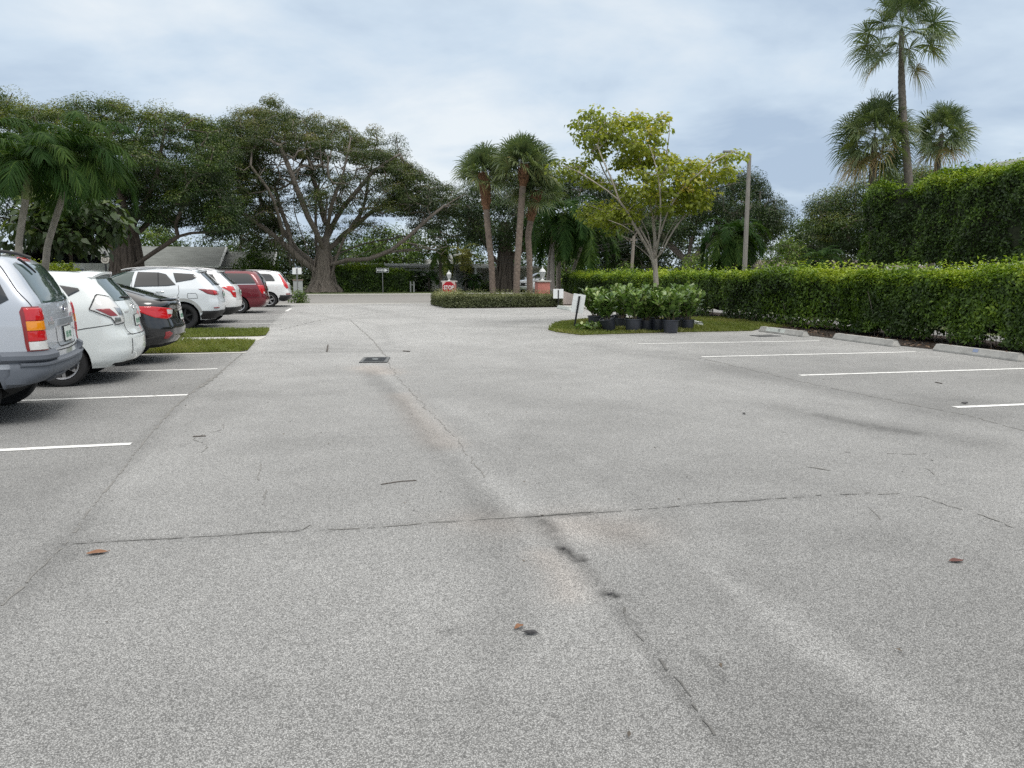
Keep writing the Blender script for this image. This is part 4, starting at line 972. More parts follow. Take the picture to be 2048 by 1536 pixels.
feather_palm('upright feather palm at left edge behind the silver SUV', stem((24, 24.0), (38, 480, 24), (46, 430, 24), (52, 395, 24)), [.13, .115, .10, .10], 61, n=22, L=2.3, shaft=1.0, lo=8, hi=86, arch=1.8, leaflet=.62, nl=64, width=.015, droop=.6, vee=.3, name='christmas_palm')
feather_palm('feather palm with leaning pale trunk behind the white hatchback', stem((72, 25.6), (95, 490, 25.6), (112, 435, 25.6), (128, 385, 25.6), (133, 370, 25.6)), [.13, .115, .10, .10], 62, n=24, L=2.5, shaft=.95, lo=5, hi=86, arch=1.9, leaflet=.66, nl=68, width=.015, droop=.6, vee=.3, name='christmas_palm')
feather_palm('feather palm crown at the far left behind the first two', stem((-60, 27), (-50, 420, 27), (-45, 330, 27)), [.13, .11, .10], 63, n=18, L=2.6, shaft=.9, lo=-15, hi=86, arch=1.8, leaflet=.62, nl=60, width=.016, droop=.6, vee=.3, name='christmas_palm')
feather_palm('curved palm beside the entrance lamp pillar', stem((1108, 41), (1104, 560, 41), (1106, 500, 41), (1113, 470, 41), (1120, 452, 41)), [.15, .13, .11, .10], 65, n=18, L=2.7, shaft=.8, lo=-25, arch=1.9, leaflet=.6)
feather_palm('slim palm close behind the curved palm at the entrance', stem((1094, 42), (1098, 540, 42), (1100, 500, 42), (1102, 485, 42)), [.14, .12, .10, .10], 66, n=16, L=2.4, shaft=.8, lo=-20, arch=1.8, leaflet=.55)
feather_palm('palm leaning right behind the left end of the long hedge', stem((1128, 43), (1145, 545, 43), (1158, 505, 43), (1166, 485, 43)), [.13, .11, .10, .10], 67, n=17, L=2.7, shaft=.7, lo=-30, arch=1.9, leaflet=.6)
feather_palm('twin-trunk feather palm left of the light pole', stem((1456, 43), (1457, 540, 43), (1458, 500, 43), (1460, 482, 43)), [.17, .15, .14, .13], 68, n=24, L=2.5, shaft=.4, lo=-35, arch=2.0, leaflet=.6, bark=SABAL_GREY)
feather_palm('second stem of palms left of the light pole', stem((1470, 43.4), (1472, 540, 43.4), (1474, 510, 43.4), (1476, 492, 43.4)), [.15, .14, .13, .12], 69, n=14, L=2.0, shaft=.3, lo=-35, arch=2.0, leaflet=.55, bark=SABAL_GREY)
feather_palm('fine-leaved date palm before the brown-roofed house', stem((1640, 47), (1641, 545, 47), (1642, 520, 47)), [.20, .18, .20], 70, n=26, L=1.75, shaft=0, lo=-25, hi=80, arch=1.5, leaflet=.36, nl=44, width=.016, bark=SABAL_GREY, name='date_palm', vee=.2)
feather_palm('small yellowing palm before the flat-roofed house', stem((882, 62), (882, 560, 62), (880, 510, 62)), [.16, .14, .13], 71, n=11, L=1.9, shaft=.4, lo=-45, arch=1.6, leaflet=.6, tone=.35, bark=SABAL_GREY)
feather_palm('yellow-fronded coconut palm above the house roof', stem((932, 66), (928, 540, 66), (925, 515, 66)), [.14, .12, .11], 72, n=11, L=2.0, shaft=.3, lo=-40, arch=1.6, leaflet=.6, tone=.5)
feather_palm('dwarf palm against the shuttered house wall', stem((948, 64.5), (948, 572, 64.5), (948, 562, 64.5)), [.10, .10, .09], 73, n=12, L=1.3, shaft=0, lo=0, arch=1.6, leaflet=.35, bark=SABAL_GREY)
feather_palm('spiky dwarf palm left of the stop sign pillar', stem((858, 63), (858, 570, 63), (858, 556, 63)), [.10, .10, .09], 74, n=14, L=1.6, shaft=0, lo=0, arch=1.5, leaflet=.4, bark=SABAL_GREY)

# ---------------- potted shrubs waiting to be planted
M_POT = mat('pot_plastic', (.028, .032, .042), rough=.42, var=.3, scale=6)
M_SOIL = mat('potting_soil', (.04, .028, .02), rough=1, var=.4, scale=30)
def potted(label, p, h, seed, r=.21, lean=(0, 0), tip=None, group='nursery pots of leafy shrubs on the grass island'):
    rg = np.random.RandomState(seed); root = thing('potted_shrub', label, 'potted plant', (p[0], p[1], .012), group=group)
    a = Acc(); hp = r * 1.55
    a.lathe([(r * .80, 0), (r * .82, .02), (r * .97, hp * .93), (r * 1.04, hp * .93), (r * 1.04, hp), (r * .95, hp), (r * .93, hp * .90)], 22)
    pot = obj('pot', a, M_POT, root, smooth=40)
    a = Acc(); a.lathe([(.001, hp * .88), (r * .92, hp * .87)], 18, cap=False); obj('soil', a, M_SOIL, root)
    tb = []; P = []; N = []; A = []; ns = rg.randint(8, 11)
    for k in range(ns):
        az = k * 2.4 + rg.normal(0, .3); s0 = np.array((math.cos(az), math.sin(az), 0)) * r * .35; top = np.array((math.cos(az) * rg.uniform(.10, .40), math.sin(az) * rg.uniform(.10, .40), h * rg.uniform(.72, 1.0)))
        top[:2] += np.array(lean); b = s0 + np.array((0, 0, hp * .86)); t = np.linspace(0, 1, 7)[:, None]; c = b + (top - b) * t; c[:, :2] += (top - b)[:2] * (t ** 1.6 - t) * .5 + rg.normal(0, .012, (7, 2))
        tb.append((c, np.linspace(.011, .004, 7)))
        for j in range(40):
            q = .16 + .84 * j / 40 + rg.normal(0, .02); q = min(max(q, .1), 1.0); x = q * 6; i0 = min(int(x), 5); pos = c[i0] + (c[i0 + 1] - c[i0]) * (x - i0); aa = rg.rand() * 6.283
            o_ = np.array((math.cos(aa), math.sin(aa), 0)); P.append(pos + o_ * .03); A.append(o_ * .75 + np.array((0, 0, .75))); N.append(-o_ * .5 + np.array((0, 0, .8)) + rg.normal(0, .25, 3))
    [tubes_quads('stem', [t_], mat('shrub_stem', (.13, .105, .06), rough=.8), root) for t_ in tb]
    P, N, A = np.array(P), np.array(N), np.array(A); n = len(P)
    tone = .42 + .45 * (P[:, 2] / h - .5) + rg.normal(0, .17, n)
    L_ = .15; a_ = nrm(A + rg.normal(0, .25, (n, 3))); Nn = nrm(N - a_ * np.sum(a_ * N, 1, keepdims=True)); s = np.cross(Nn, a_); sz = (L_ * (.7 + .6 * rg.rand(n)))[:, None]; W = sz * .27
    m1, m2 = P + a_ * sz * .45, P + a_ * sz * .8
    V = np.stack([P - s * W * .25, P + s * W * .25, m1 + s * W * .85 + Nn * .006, m1 - s * W * .85 + Nn * .006, m2 + s * W, m2 - s * W, P + a_ * sz + s * W * .35 - Nn * .012, P + a_ * sz - s * W * .35 - Nn * .012], 1).reshape(-1, 3)
    b = np.arange(n)[:, None] * 8; F = np.concatenate([b + np.array([[0, 1, 2, 3]]), b + np.array([[3, 2, 4, 5]]), b + np.array([[5, 4, 6, 7]])])
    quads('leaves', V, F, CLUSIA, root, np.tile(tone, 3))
    if tip is not None: root.rotation_euler = tip; root.location.z += .06
    return root
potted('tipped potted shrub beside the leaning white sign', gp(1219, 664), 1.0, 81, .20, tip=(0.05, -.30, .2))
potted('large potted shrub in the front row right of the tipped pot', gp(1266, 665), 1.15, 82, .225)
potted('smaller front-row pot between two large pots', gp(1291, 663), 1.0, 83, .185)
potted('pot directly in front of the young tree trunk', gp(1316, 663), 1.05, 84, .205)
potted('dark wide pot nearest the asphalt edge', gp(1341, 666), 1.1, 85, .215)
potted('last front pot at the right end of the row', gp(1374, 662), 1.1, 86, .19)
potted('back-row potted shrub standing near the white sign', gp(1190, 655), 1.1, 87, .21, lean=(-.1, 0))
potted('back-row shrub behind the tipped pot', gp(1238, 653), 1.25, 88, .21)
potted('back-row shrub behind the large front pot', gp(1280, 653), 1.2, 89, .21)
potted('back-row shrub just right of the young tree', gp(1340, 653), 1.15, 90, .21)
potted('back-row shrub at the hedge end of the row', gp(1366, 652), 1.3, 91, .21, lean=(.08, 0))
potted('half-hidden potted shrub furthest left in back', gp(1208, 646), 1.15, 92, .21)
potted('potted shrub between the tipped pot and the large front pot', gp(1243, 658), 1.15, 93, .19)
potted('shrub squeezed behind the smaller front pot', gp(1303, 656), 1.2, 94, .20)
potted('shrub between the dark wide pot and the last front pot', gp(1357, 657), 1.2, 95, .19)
# cut branch lying in front of the pots
rg = np.random.RandomState(9); b = gp(1212, 663); root = thing('cut_branch', 'leafy branch lying on the grass left of the tipped pot', 'branch', b)
tb = []; P = []; A = []
for k in range(5):
    az = 3.05 + rg.normal(0, .30); l = rg.uniform(.5, 1.0); t = np.linspace(0, 1, 6)[:, None]; c = np.array((math.cos(az), math.sin(az), 0)) * l * t; c[:, 2] = .06 + .14 * np.sin(t[:, 0] * 2.6) * rg.rand(); tb.append((c, np.linspace(.012, .004, 6)))
    for j in range(24): i0 = rg.randint(1, 5); P.append(c[i0] + (c[i0 + 1] - c[i0]) * rg.rand()); A.append(rg.normal(0, 1, 3) * (1, 1, .5) + np.array((-.8, 0, .2)))
[tubes_quads('stem', [t_], MATS['shrub_stem'], root) for t_ in tb]; P = np.array(P); P[:, 2] += .02
foliage('leaves', P, rg.normal(0, .5, P.shape) + np.array((0, 0, .8)), np.full(len(P), .15), CLUSIA, root, .6 + rg.normal(0, .2, len(P)), 9, axis=np.array(A), aspect=.55, droop=0)
# ================================================================== VEHICLES
def pchip(xk, yk, x):
    xk, yk = np.asarray(xk, float), np.asarray(yk, float); h = np.diff(xk); dl = np.diff(yk) / h; n = len(xk); m = np.zeros(n)
    for i in range(1, n - 1):
        if dl[i - 1] * dl[i] > 0:
            w1, w2 = 2 * h[i] + h[i - 1], h[i] + 2 * h[i - 1]; m[i] = (w1 + w2) / (w1 / dl[i - 1] + w2 / dl[i])
    m[0], m[-1] = dl[0], dl[-1]
    i = np.clip(np.searchsorted(xk, x) - 1, 0, n - 2); t = (x - xk[i]) / h[i]
    return (1 + 2 * t) * (1 - t) ** 2 * yk[i] + t * (1 - t) ** 2 * h[i] * m[i] + t * t * (3 - 2 * t) * yk[i + 1] + t * t * (t - 1) * h[i] * m[i + 1]
def paint(name, col, metal=0.0, rough=.32, flake=0.0):
    if name in MATS: return MATS[name]
    m, nt, b = nodes_of(name); L = nt.links
    b.inputs['Base Color'].default_value = (*col, 1); b.inputs['Metallic'].default_value = metal; b.inputs['Roughness'].default_value = rough
    b.inputs['Coat Weight'].default_value = 1.0; b.inputs['Coat Roughness'].default_value = .03
    tcn = nt.nodes.new('ShaderNodeTexCoord'); n = nt.nodes.new('ShaderNodeTexNoise'); n.inputs['Scale'].default_value = 2.2; n.inputs['Detail'].default_value = 8
    L.new(tcn.outputs['Object'], n.inputs['Vector'])
    mr = nt.nodes.new('ShaderNodeMapRange'); mr.inputs[1].default_value = .3; mr.inputs[2].default_value = .75; mr.inputs[3].default_value = rough * .85; mr.inputs[4].default_value = rough * 1.25
    L.new(n.outputs[0], mr.inputs[0]); L.new(mr.outputs[0], b.inputs['Roughness'])
    mx = nt.nodes.new('ShaderNodeMixRGB'); mx.inputs[1].default_value = (*[c * .93 for c in col], 1); mx.inputs[2].default_value = (*[min(1, c * 1.05) for c in col], 1)
    L.new(n.outputs[0], mx.inputs[0]); L.new(mx.outputs[0], b.inputs['Base Color'])
    MATS[name] = m; return m
def glass(name, col, rough=.02, spec=.6):
    if name in MATS: return MATS[name]
    m, nt, b = nodes_of(name); b.inputs['Base Color'].default_value = (*col, 1); b.inputs['Roughness'].default_value = rough; b.inputs['Specular IOR Level'].default_value = spec
    b.inputs['IOR'].default_value = 1.55; b.inputs['Coat Weight'].default_value = .6; b.inputs['Coat Roughness'].default_value = .01
    MATS[name] = m; return m
W_WHITE = paint('white_paint', (.78, .79, .79)); W_PEARL = paint('pearl_white_paint', (.70, .74, .735), rough=.36)
W_SILVER = paint('silver_paint', (.52, .55, .60), metal=.45, rough=.40); W_BLACK = paint('black_paint', (.006, .006, .008), rough=.2)
W_RED = paint('dark_red_paint', (.16, .012, .022), metal=.25, rough=.3); W_COOLWHITE = paint('cool_white_paint', (.70, .735, .77), rough=.33)
G_DARK = glass('tinted_glass', (.012, .014, .016)); G_GREEN = glass('green_glass', (.045, .075, .070)); G_RED = glass('red_lens', (.50, .012, .018), .06, .5)
G_DKRED = glass('dark_red_lens', (.22, .008, .012), .08); G_AMBER = glass('amber_lens', (.75, .26, .01), .1); G_CLEAR = glass('clear_lens', (.62, .62, .61), .08, .7)
M_PLASTIC = mat('grey_cladding', (.105, .118, .140), rough=.62, var=.14, scale=3, bump=.15, bscale=220)
M_BLACKP = mat('black_trim', (.012, .012, .013), rough=.55, var=.2, scale=5)
M_TYRE = mat('tyre_rubber', (.016, .016, .017), rough=.85, var=.25, scale=14, bump=.2, bscale=60)
M_ALLOY = mat('alloy', (.55, .55, .56), rough=.33, metal=.85, var=.06); M_DKALLOY = mat('black_alloy', (.018, .018, .02), rough=.35, metal=.3)
M_CHROME = mat('chrome', (.75, .75, .76), rough=.12, metal=1.0, var=.03); M_SEAM = mat('seam', (.03, .03, .033), rough=.8)
M_PLATE = mat('plate_white', (.62, .66, .63), rough=.4, var=.08, scale=20); M_PLATEG = mat('plate_green', (.03, .16, .09), rough=.5)
M_UNDER = mat('underbody', (.008, .008, .008), rough=.95)

class Car:
    """body grown from horizontal slices: key rows (z, x_front, x_rear, half_width, rear corner radius, rear bow)"""
    def __init__(s, label, cat, L, rows, body_mat, wheels, wr, loc, rz=0.0, zs=1.0, sc=1.0, arch=None, front_bow=.16, group='cars parked nose-in on the left', name='parked_car', clad=0.0):
        s.clad = clad
        s.root = thing(name, label, cat, loc, rz, group); s.root.scale = (sc, sc, sc * zs); s.L = L; s.rows = np.array(rows, float); s.bm = body_mat
        s.fb = front_bow; s.wheels = wheels; s.wr = wr; s.arch = arch or wr * 1.16
        zk = s.rows[:, 0]; zz = [zk[0]]
        for a_, b_ in zip(zk[:-1], zk[1:]):
            k = max(2, int(math.ceil((b_ - a_) / .022))); zz += list(np.linspace(a_, b_, k + 1)[1:])
        s.zz = np.array(zz); s.build()
    def row(s, z): return [pchip(s.rows[:, 0], s.rows[:, c], np.clip(z, s.rows[0, 0], s.rows[-1, 0])) for c in range(1, 6)]
    def half(s, z, off=0.0, ns=44):
        xf, xr, w, rr, rb = s.row(z); xr += off; w += off; rr = min(rr, w * .9, (xr - xf) * .4); fr = min(.34, w * .6, (xr - xf) * .4); P = []
        yc = w - rr
        for i in range(8): y = yc * i / 8; P.append((xr - rb * (y / w) ** 2, y))
        x0 = xr - rb * (yc / w) ** 2
        for i in range(9): t = math.pi / 2 * i / 8; P.append((x0 - rr * (1 - math.cos(t)) ** 1.0 - .0, yc + rr * math.sin(t)))
        xa = x0 - rr; xb = xf + s.fb * .8 + fr
        tl = min(.05, w * .1)
        for i in range(1, ns): q = i / ns; P.append((xa + (xb - xa) * q, w - tl * max(0, q - .55) ** 2 / .2))
        wf = w - tl * .45 ** 2 / .2; ycf = wf - fr
        for i in range(8): t = math.pi / 2 * i / 7; P.append((xb - fr * math.sin(t), ycf + fr * math.cos(t)))
        xe = xb - fr
        for i in range(1, 7): q = 1 - i / 6; P.append((xf + (xe - xf) * q ** 2, ycf * q))
        return np.array(P)
    def build(s):
        V = []; F = []; K = None
        for z in s.zz:
            h = s.half(z); ring = np.concatenate([h, h[-2:0:-1] * (1, -1)]); K = len(ring); V.append(np.c_[ring, np.full(K, z)])
        n = len(s.zz); F = [(i * K + j, i * K + (j + 1) % K, (i + 1) * K + (j + 1) % K, (i + 1) * K + j) for i in range(n - 1) for j in range(K)]
        V = np.concatenate(V)
        F.append(tuple(range(K))[::-1]); c = V[-K:].mean(0) + (0, 0, .006); V = np.r_[V, [c]]; F += [((n - 1) * K + j, (n - 1) * K + (j + 1) % K, len(V) - 1) for j in range(K)]
        me = bpy.data.meshes.new('body'); me.from_pydata(V.tolist(), [], F); me.update()
        o = bpy.data.objects.new('body', me); COL.objects.link(o)
        ca = Acc(); W = s.rows[:, 3].max()
        for wx in s.wheels:
            for sg in (-1, 1): ca.lathe([(s.arch, -.16), (s.arch, .16)], 40, (wx, sg * (W - .10), s.wr * .97), 'y')
        cm = bpy.data.meshes.new('c'); V2, F2 = ca.arrays(); cm.from_pydata(V2.tolist(), [], F2); cm.update()
        bmx = bmesh.new(); bmx.from_mesh(cm); bmesh.ops.recalc_face_normals(bmx, faces=bmx.faces); bmx.to_mesh(cm); bmx.free()
        bmx = bmesh.new(); bmx.from_mesh(me); bmesh.ops.recalc_face_normals(bmx, faces=bmx.faces); bmx.to_mesh(me); bmx.free()
        co = bpy.data.objects.new('c', cm); COL.objects.link(co)
        md = o.modifiers.new('b', 'BOOLEAN'); md.object = co; md.operation = 'DIFFERENCE'; md.solver = 'EXACT'
        dg = bpy.context.evaluated_depsgraph_get(); me2 = bpy.data.meshes.new_from_object(o.evaluated_get(dg)); me2.name = 'body'
        o.modifiers.clear(); o.data = me2; bpy.data.objects.remove(co); bpy.data.meshes.remove(me); bpy.data.meshes.remove(cm)
        me2.materials.clear(); me2.materials.append(s.bm); me2.materials.append(M_UNDER); me2.materials.append(M_PLASTIC); me2.materials.append(M_SEAM)
        idx = []
        for p in me2.polygons:
            c = p.center; ins = any((c.x - wx) ** 2 + (c.z - s.wr * .97) ** 2 < (s.arch * 1.002) ** 2 for wx in s.wheels) and abs(c.y) < W + .01
            idx.append(1 if (ins or (p.normal.z < -.8 and c.z < .45)) else (2 if (s.clad and c.z < s.clad) else 0))
        me2.polygons.foreach_set('material_index', idx); me2.polygons.foreach_set('use_smooth', [True] * len(me2.polygons)); me2.set_sharp_from_angle(angle=math.radians(38)); me2.update()
        o.parent = s.root; s.body = o
        s.bvh = BVHTree.FromPolygons([v.co[:] for v in me2.vertices], [tuple(p.vertices) for p in me2.polygons])
    # ---- mapping of drawing planes on the body
    def hit(s, o, d):
        r = s.bvh.ray_cast(Vector(o), Vector(d))
        if r[0] is None:
            q = s.bvh.find_nearest(Vector(o) + Vector(d) * 1.5); return np.array(q[0]), np.array(q[1])
        n = np.array(r[1]); return np.array(r[0]), (n if np.dot(n, d) < 0 else -n)
    def side(s, sg=-1): return lambda u, v: s.hit((u, sg * 3.0, v), (0, -sg, 0))
    def rear(s): return lambda u, v: s.hit((s.L + 2, u, v), (-1, 0, 0))
    def front(s): return lambda u, v: s.hit((-2, u, v), (1, 0, 0))
    def wrap(s, sg=-1):
        """u = metres round the rear corner: 0 at the corner, + along the flank, - across the tail"""
        def f(u, v):
            h = s.half(v); c = np.r_[0, np.cumsum(np.linalg.norm(np.diff(h, axis=0), axis=1))]; k0 = c[12]; q = np.clip(k0 + u, 0, c[-1])
            x, y = np.interp(q, c, h[:, 0]), np.interp(q, c, h[:, 1]); x2, y2 = np.interp(q + .03, c, h[:, 0]), np.interp(q + .03, c, h[:, 1])
            t = np.array((x2 - x, y2 - y)); n = np.array((-t[1], t[0], 0)); n = n / (np.linalg.norm(n) + 1e-9)
            if n[0] < 0 and n[1] < 0: n = -n
            if n[0] + n[1] < 0: n = -n
            return np.array((x, sg * y, v)), np.array((n[0], sg * n[1], 0))
        return f
    def patch(s, f, poly, off=.006, skirt=.02, rings=(1, .94, .8, .62, .42, .2), res=.04):
        off = max(off, .009); poly = np.array(poly, float); Q = []
        for a_, b_ in zip(poly, np.roll(poly, -1, axis=0)):
            k = max(1, int(np.linalg.norm(b_ - a_) / res)); Q += [a_ + (b_ - a_) * i / k for i in range(k)]
        Q = np.array(Q); c = Q.mean(0); n = len(Q); V = []; F = []
        for ri, r in enumerate(rings):
            for q in Q:
                p, nn = f(*(c + (q - c) * r))
                if ri == 0: V.append(p - nn * skirt)
                V.append(p + nn * (off if r < .99 else off * .6))
        # reorder ring 0 (skirt + edge interleaved)
        sk = [V[2 * i] for i in range(n)]; ed = [V[2 * i + 1] for i in range(n)]; V = sk + ed + V[2 * n:]
        p, nn = f(*c); V.append(p + nn * off)
        for r in range(len(rings)):
            for j in range(n): k = (j + 1) % n; F.append((r * n + j, r * n + k, (r + 1) * n + k, (r + 1) * n + j))
        for j in range(n): F.append((len(rings) * n + j, len(rings) * n + (j + 1) % n, len(V) - 1))
        return V, F
    def add_patch(s, name, f, poly, m, off=.006, parent=None, **k):
        a_ = Acc(); V, F = s.patch(f, poly, off, **k); a_.add(V, F); o = obj(name, a_, m, parent or s.root)
        bmx = bmesh.new(); bmx.from_mesh(o.data); bmesh.ops.recalc_face_normals(bmx, faces=bmx.faces); bmx.to_mesh(o.data); bmx.free()
        o.data.polygons.foreach_set('use_smooth', [True] * len(o.data.polygons)); o.data.set_sharp_from_angle(angle=math.radians(50)); return o
    def both(s, name, poly, m, off=.006, wrap=False, **k):
        r = [s.add_patch(name, (s.wrap(sg) if wrap else s.side(sg)), poly, m, off, **k) for sg in (-1, 1)]; return r
    def strip(s, name, f, line, w, m, off=.003, parent=None, res=.05, acc=None):
        line = np.array(line, float); sl = np.r_[0, np.cumsum(np.linalg.norm(np.diff(line, axis=0), axis=1))]; k = max(2, int(sl[-1] / res) + 1); t = np.linspace(0, sl[-1], k)
        C = np.c_[np.interp(t, sl, line[:, 0]), np.interp(t, sl, line[:, 1])]; T = nrm(np.gradient(C, axis=0)); n = np.c_[-T[:, 1], T[:, 0]] * w / 2; V = []
        for q, m_ in zip(C, n):
            p1, n1 = f(*(q + m_)); p2, n2 = f(*(q - m_)); V += [p1 + n1 * off, p2 + n2 * off]
        F = [(2 * i, 2 * i + 1, 2 * i + 3, 2 * i + 2) for i in range(k - 1)]
        if acc is not None: acc.add(V, F); return
        a_ = Acc(); a_.add(V, F); return obj(name, a_, m, parent or s.root)
    def seams(s, items, w=.011):
        a_ = Acc()
        for f, l in items: s.strip('', f, l, w, None, acc=a_)
        me = bpy.data.meshes.new('t'); V, F = a_.arrays(); me.from_pydata(V.tolist(), [], F); me.update(); me.polygons.foreach_set('material_index', [3] * len(me.polygons))
        bmx = bmesh.new(); bmx.from_mesh(s.body.data); bmx.from_mesh(me); bmx.to_mesh(s.body.data); bmx.free(); bpy.data.meshes.remove(me); s.body.data.update()
    def shell(s, name, z0, z1, xcut, off, m, ymin=None, sides=(-1, 1)):
        """bumper: the body's own surface, proud of it by off, from xcut to the tail"""
        zs_ = np.linspace(z0, z1, max(4, int((z1 - z0) / .04))); V = []; K = None; a_ = Acc(); rings = []
        for i, z in enumerate(zs_):
            q = i / (len(zs_) - 1); o_ = off * (1 - (2 * q - 1) ** 6); h = s.half(z, o_); xe = xcut
            c = np.r_[0, np.cumsum(np.linalg.norm(np.diff(h, axis=0), axis=1))]
            k = np.where(h[:, 0] >= xe)[0][-1]; t = np.linspace(0, c[k], 30); hh = np.c_[np.interp(t, c, h[:, 0]), np.interp(t, c, h[:, 1])]
            if ymin is not None:
                k0 = np.where(h[:, 1] >= ymin)[0][0]; t = np.linspace(c[k0], c[k], 30); hh = np.c_[np.interp(t, c, h[:, 0]), np.interp(t, c, h[:, 1])]
            ring = np.concatenate([hh[::-1] * (1, -1), hh[1:]]) if ymin is None else hh * (1, sides[0]); K = len(ring); rings.append(np.c_[ring, np.full(K, z)])
        n = len(rings); inner = []
        skipf = -1
        for r, z in ((rings[-1], z1), (rings[0], z0)):
            c_ = r.copy(); c_[:, 0] -= .10; c_[:, 1] *= .93; inner.append(c_)
        R = [inner[1]] + rings + [inner[0]]; a_.add(np.concatenate(R), [(i * K + j, i * K + j + 1, (i + 1) * K + j + 1, (i + 1) * K + j) for i in range(len(R) - 1) for j in range(K - 1) if j != skipf])
        if ymin is not None:
            for j in (0, K - 1):
                col = np.array([r[j] for r in R]); col2 = col.copy(); col2[:, 0] -= .09; col2[:, 1] *= .95; q = len(col)
                a_.add(np.r_[col, col2], [(i, i + 1, q + i + 1, q + i) for i in range(q - 1)])
        o = obj(name, a_, m, s.root, smooth=40); return o
    def wheel(s, style='multi', n=5, rim=None, dark=False, accent=False):
        r = s.wr; W = s.rows[:, 3].max(); w = .215; rimr = r * .66
        t = Acc(); t.lathe([(rimr, -w / 2 + .012), (r * .80, -w / 2 - .004), (r * .94, -w / 2 + .004), (r * .99, -w / 2 + .03), (r, -w / 4), (r, w / 4), (r * .99, w / 2 - .03), (r * .94, w / 2 - .004), (rimr, w / 2 - .012)], 40, axis='y', cap=False)
        d = Acc(); d.lathe([(.001, -.02), (rimr, -.02), (rimr, .05)], 32, axis='y', cap=False)
        ra = Acc(); ra.lathe([(rimr * 1.0, -w / 2 + .010), (rimr * 1.03, -w / 2), (rimr * .95, -w / 2 + .006), (rimr * .90, -w / 2 + .03), (rimr * .9, 0)], 40, axis='y', cap=False)
        ra.lathe([(.001, -w / 2 + .016), (r * .13, -w / 2 + .018), (r * .17, -w / 2 + .034), (r * .17, 0)], 20, axis='y', cap=False)
        for i in range(n):
            az = 2 * math.pi * i / n + .3; offs = (-.085, .085) if style == 'twin' else (0,)
            for o_ in offs:
                a0 = az + o_ * .6; a1 = az + o_ * 1.6; wd0, wd1 = (.030, .022) if style == 'twin' else (.055, .040)
                p0 = np.array((math.cos(a0), 0, math.sin(a0))) * r * .14; p1 = np.array((math.cos(a1), 0, math.sin(a1))) * rimr * .95; tn = nrm(np.cross(p1 - p0, (0, 1, 0))); V = []
                for p, wd, y in ((p0, wd0, -w / 2 + .02), (p1, wd1, -w / 2 + .022)):
                    for sg in (-1, 1):
                        V.append(p + tn * wd / 2 * sg * r / .33 + (0, y, 0)); V.append(p + tn * wd / 2 * sg * r / .33 + (0, y + .035, 0))
                ra.add(V, [(0, 2, 6, 4), (1, 5, 7, 3), (0, 4, 5, 1), (2, 3, 7, 6), (0, 1, 3, 2), (4, 6, 7, 5)])
        proto = None; tm = tme = rme = dme = None
        for wx in s.wheels:
            for sg in (-1, 1):
                wh = bpy.data.objects.new('wheel', dme) if proto else None
                if proto is None:
                    wh = obj('wheel', d, M_UNDER, s.root); ty = obj('tyre', t, M_TYRE, wh, smooth=40); ri = obj('rim', ra, rim or M_ALLOY, wh, smooth=30); proto = (wh, ty, ri)
                else:
                    wh = proto[0].copy(); COL.objects.link(wh); wh.parent = s.root
                    for ch in proto[1:]: c_ = ch.copy(); COL.objects.link(c_); c_.parent = wh
                wh.location = (wx, sg * (W - w / 2 - .035), r); wh.rotation_euler = (0, 0, 0 if sg < 0 else math.pi)
    def plate(s, y, z, tilt=.1, recess=None):
        p, n = s.hit((s.L + 2, y, z), (-1, 0, 0)); e_ = bpy.data.objects.new
        a_ = Acc(); a_.box((0, 0, 0), (.012, .305, .153), b=.004); o = obj('licence_plate', a_, M_PLATE, s.root); o.location = (p[0] + .012, y, z); o.rotation_euler = (0, -tilt, 0)
        c_ = Acc()
        for i, yy in enumerate((-.105, -.065, -.025, .035, .075, .11)):
            c_.box((.0075, yy, -.012 if i % 2 else -.010), (.003, .009, .07)); c_.box((.0075, yy + .010, .012 if i % 2 else -.03), (.003, .014, .012)); c_.box((.0075, yy + .012, -.002), (.003, .010, .011))
        obj('plate_lettering', c_, M_PLATEG, o)
        f_ = Acc(); f_.box((-.004, 0, 0), (.01, .32, .168), b=.003); obj('plate_frame', f_, M_BLACKP, o)
    def badge(s, y, z, kind='oval', w=.12, h=.08):
        p, n = s.hit((s.L + 2, y, z), (-1, 0, 0)); a_ = Acc(); k = 28; t = np.linspace(0, 2 * math.pi, k)
        def el(cy, cz, ew, eh, r=.006): a_.tube(np.c_[np.zeros(k), cy + np.cos(t) * ew, cz + np.sin(t) * eh], r, 6, cap=False)
        el(0, 0, w / 2, h / 2)
        if kind == 'three': el(0, h * .12, w * .24, h * .18, .005); el(0, -h * .03, w * .12, h * .42, .005)
        if kind == 'h': a_.tube([(0, -w * .22, -h * .32), (0, -w * .12, h * .32)], .007, 6); a_.tube([(0, w * .12, -h * .32), (0, w * .22, h * .32)], .007, 6); a_.tube([(0, -w * .17, -.01), (0, w * .17, .01)], .006, 6)
        if kind == 'blue': pass
        if kind == 'cross': a_ = Acc(); a_.box((0, 0, 0), (.012, w, h * .36), b=.003); a_.box((.0025, 0, 0), (.012, w * .36, h * .9), b=.003)
        o = obj('badge', a_, M_CHROME, s.root, smooth=60); o.location = (p[0] + .006, y, z); sl = math.atan2(n[2], n[0]); o.rotation_euler = (0, -sl, 0)
        if kind == 'blue': b_ = Acc(); b_.lathe([(.001, .0), (h * .46, 0)], 24, axis='x', cap=False); q = obj('badge_field', b_, glass('badge_blue', (.02, .05, .16)), o); q.scale = (1, w / h, 1)
    def tube_part(s, name, P, R, m, n=8): a_ = Acc(); a_.tube(P, R, n); return obj(name, a_, m, s.root, smooth=60)
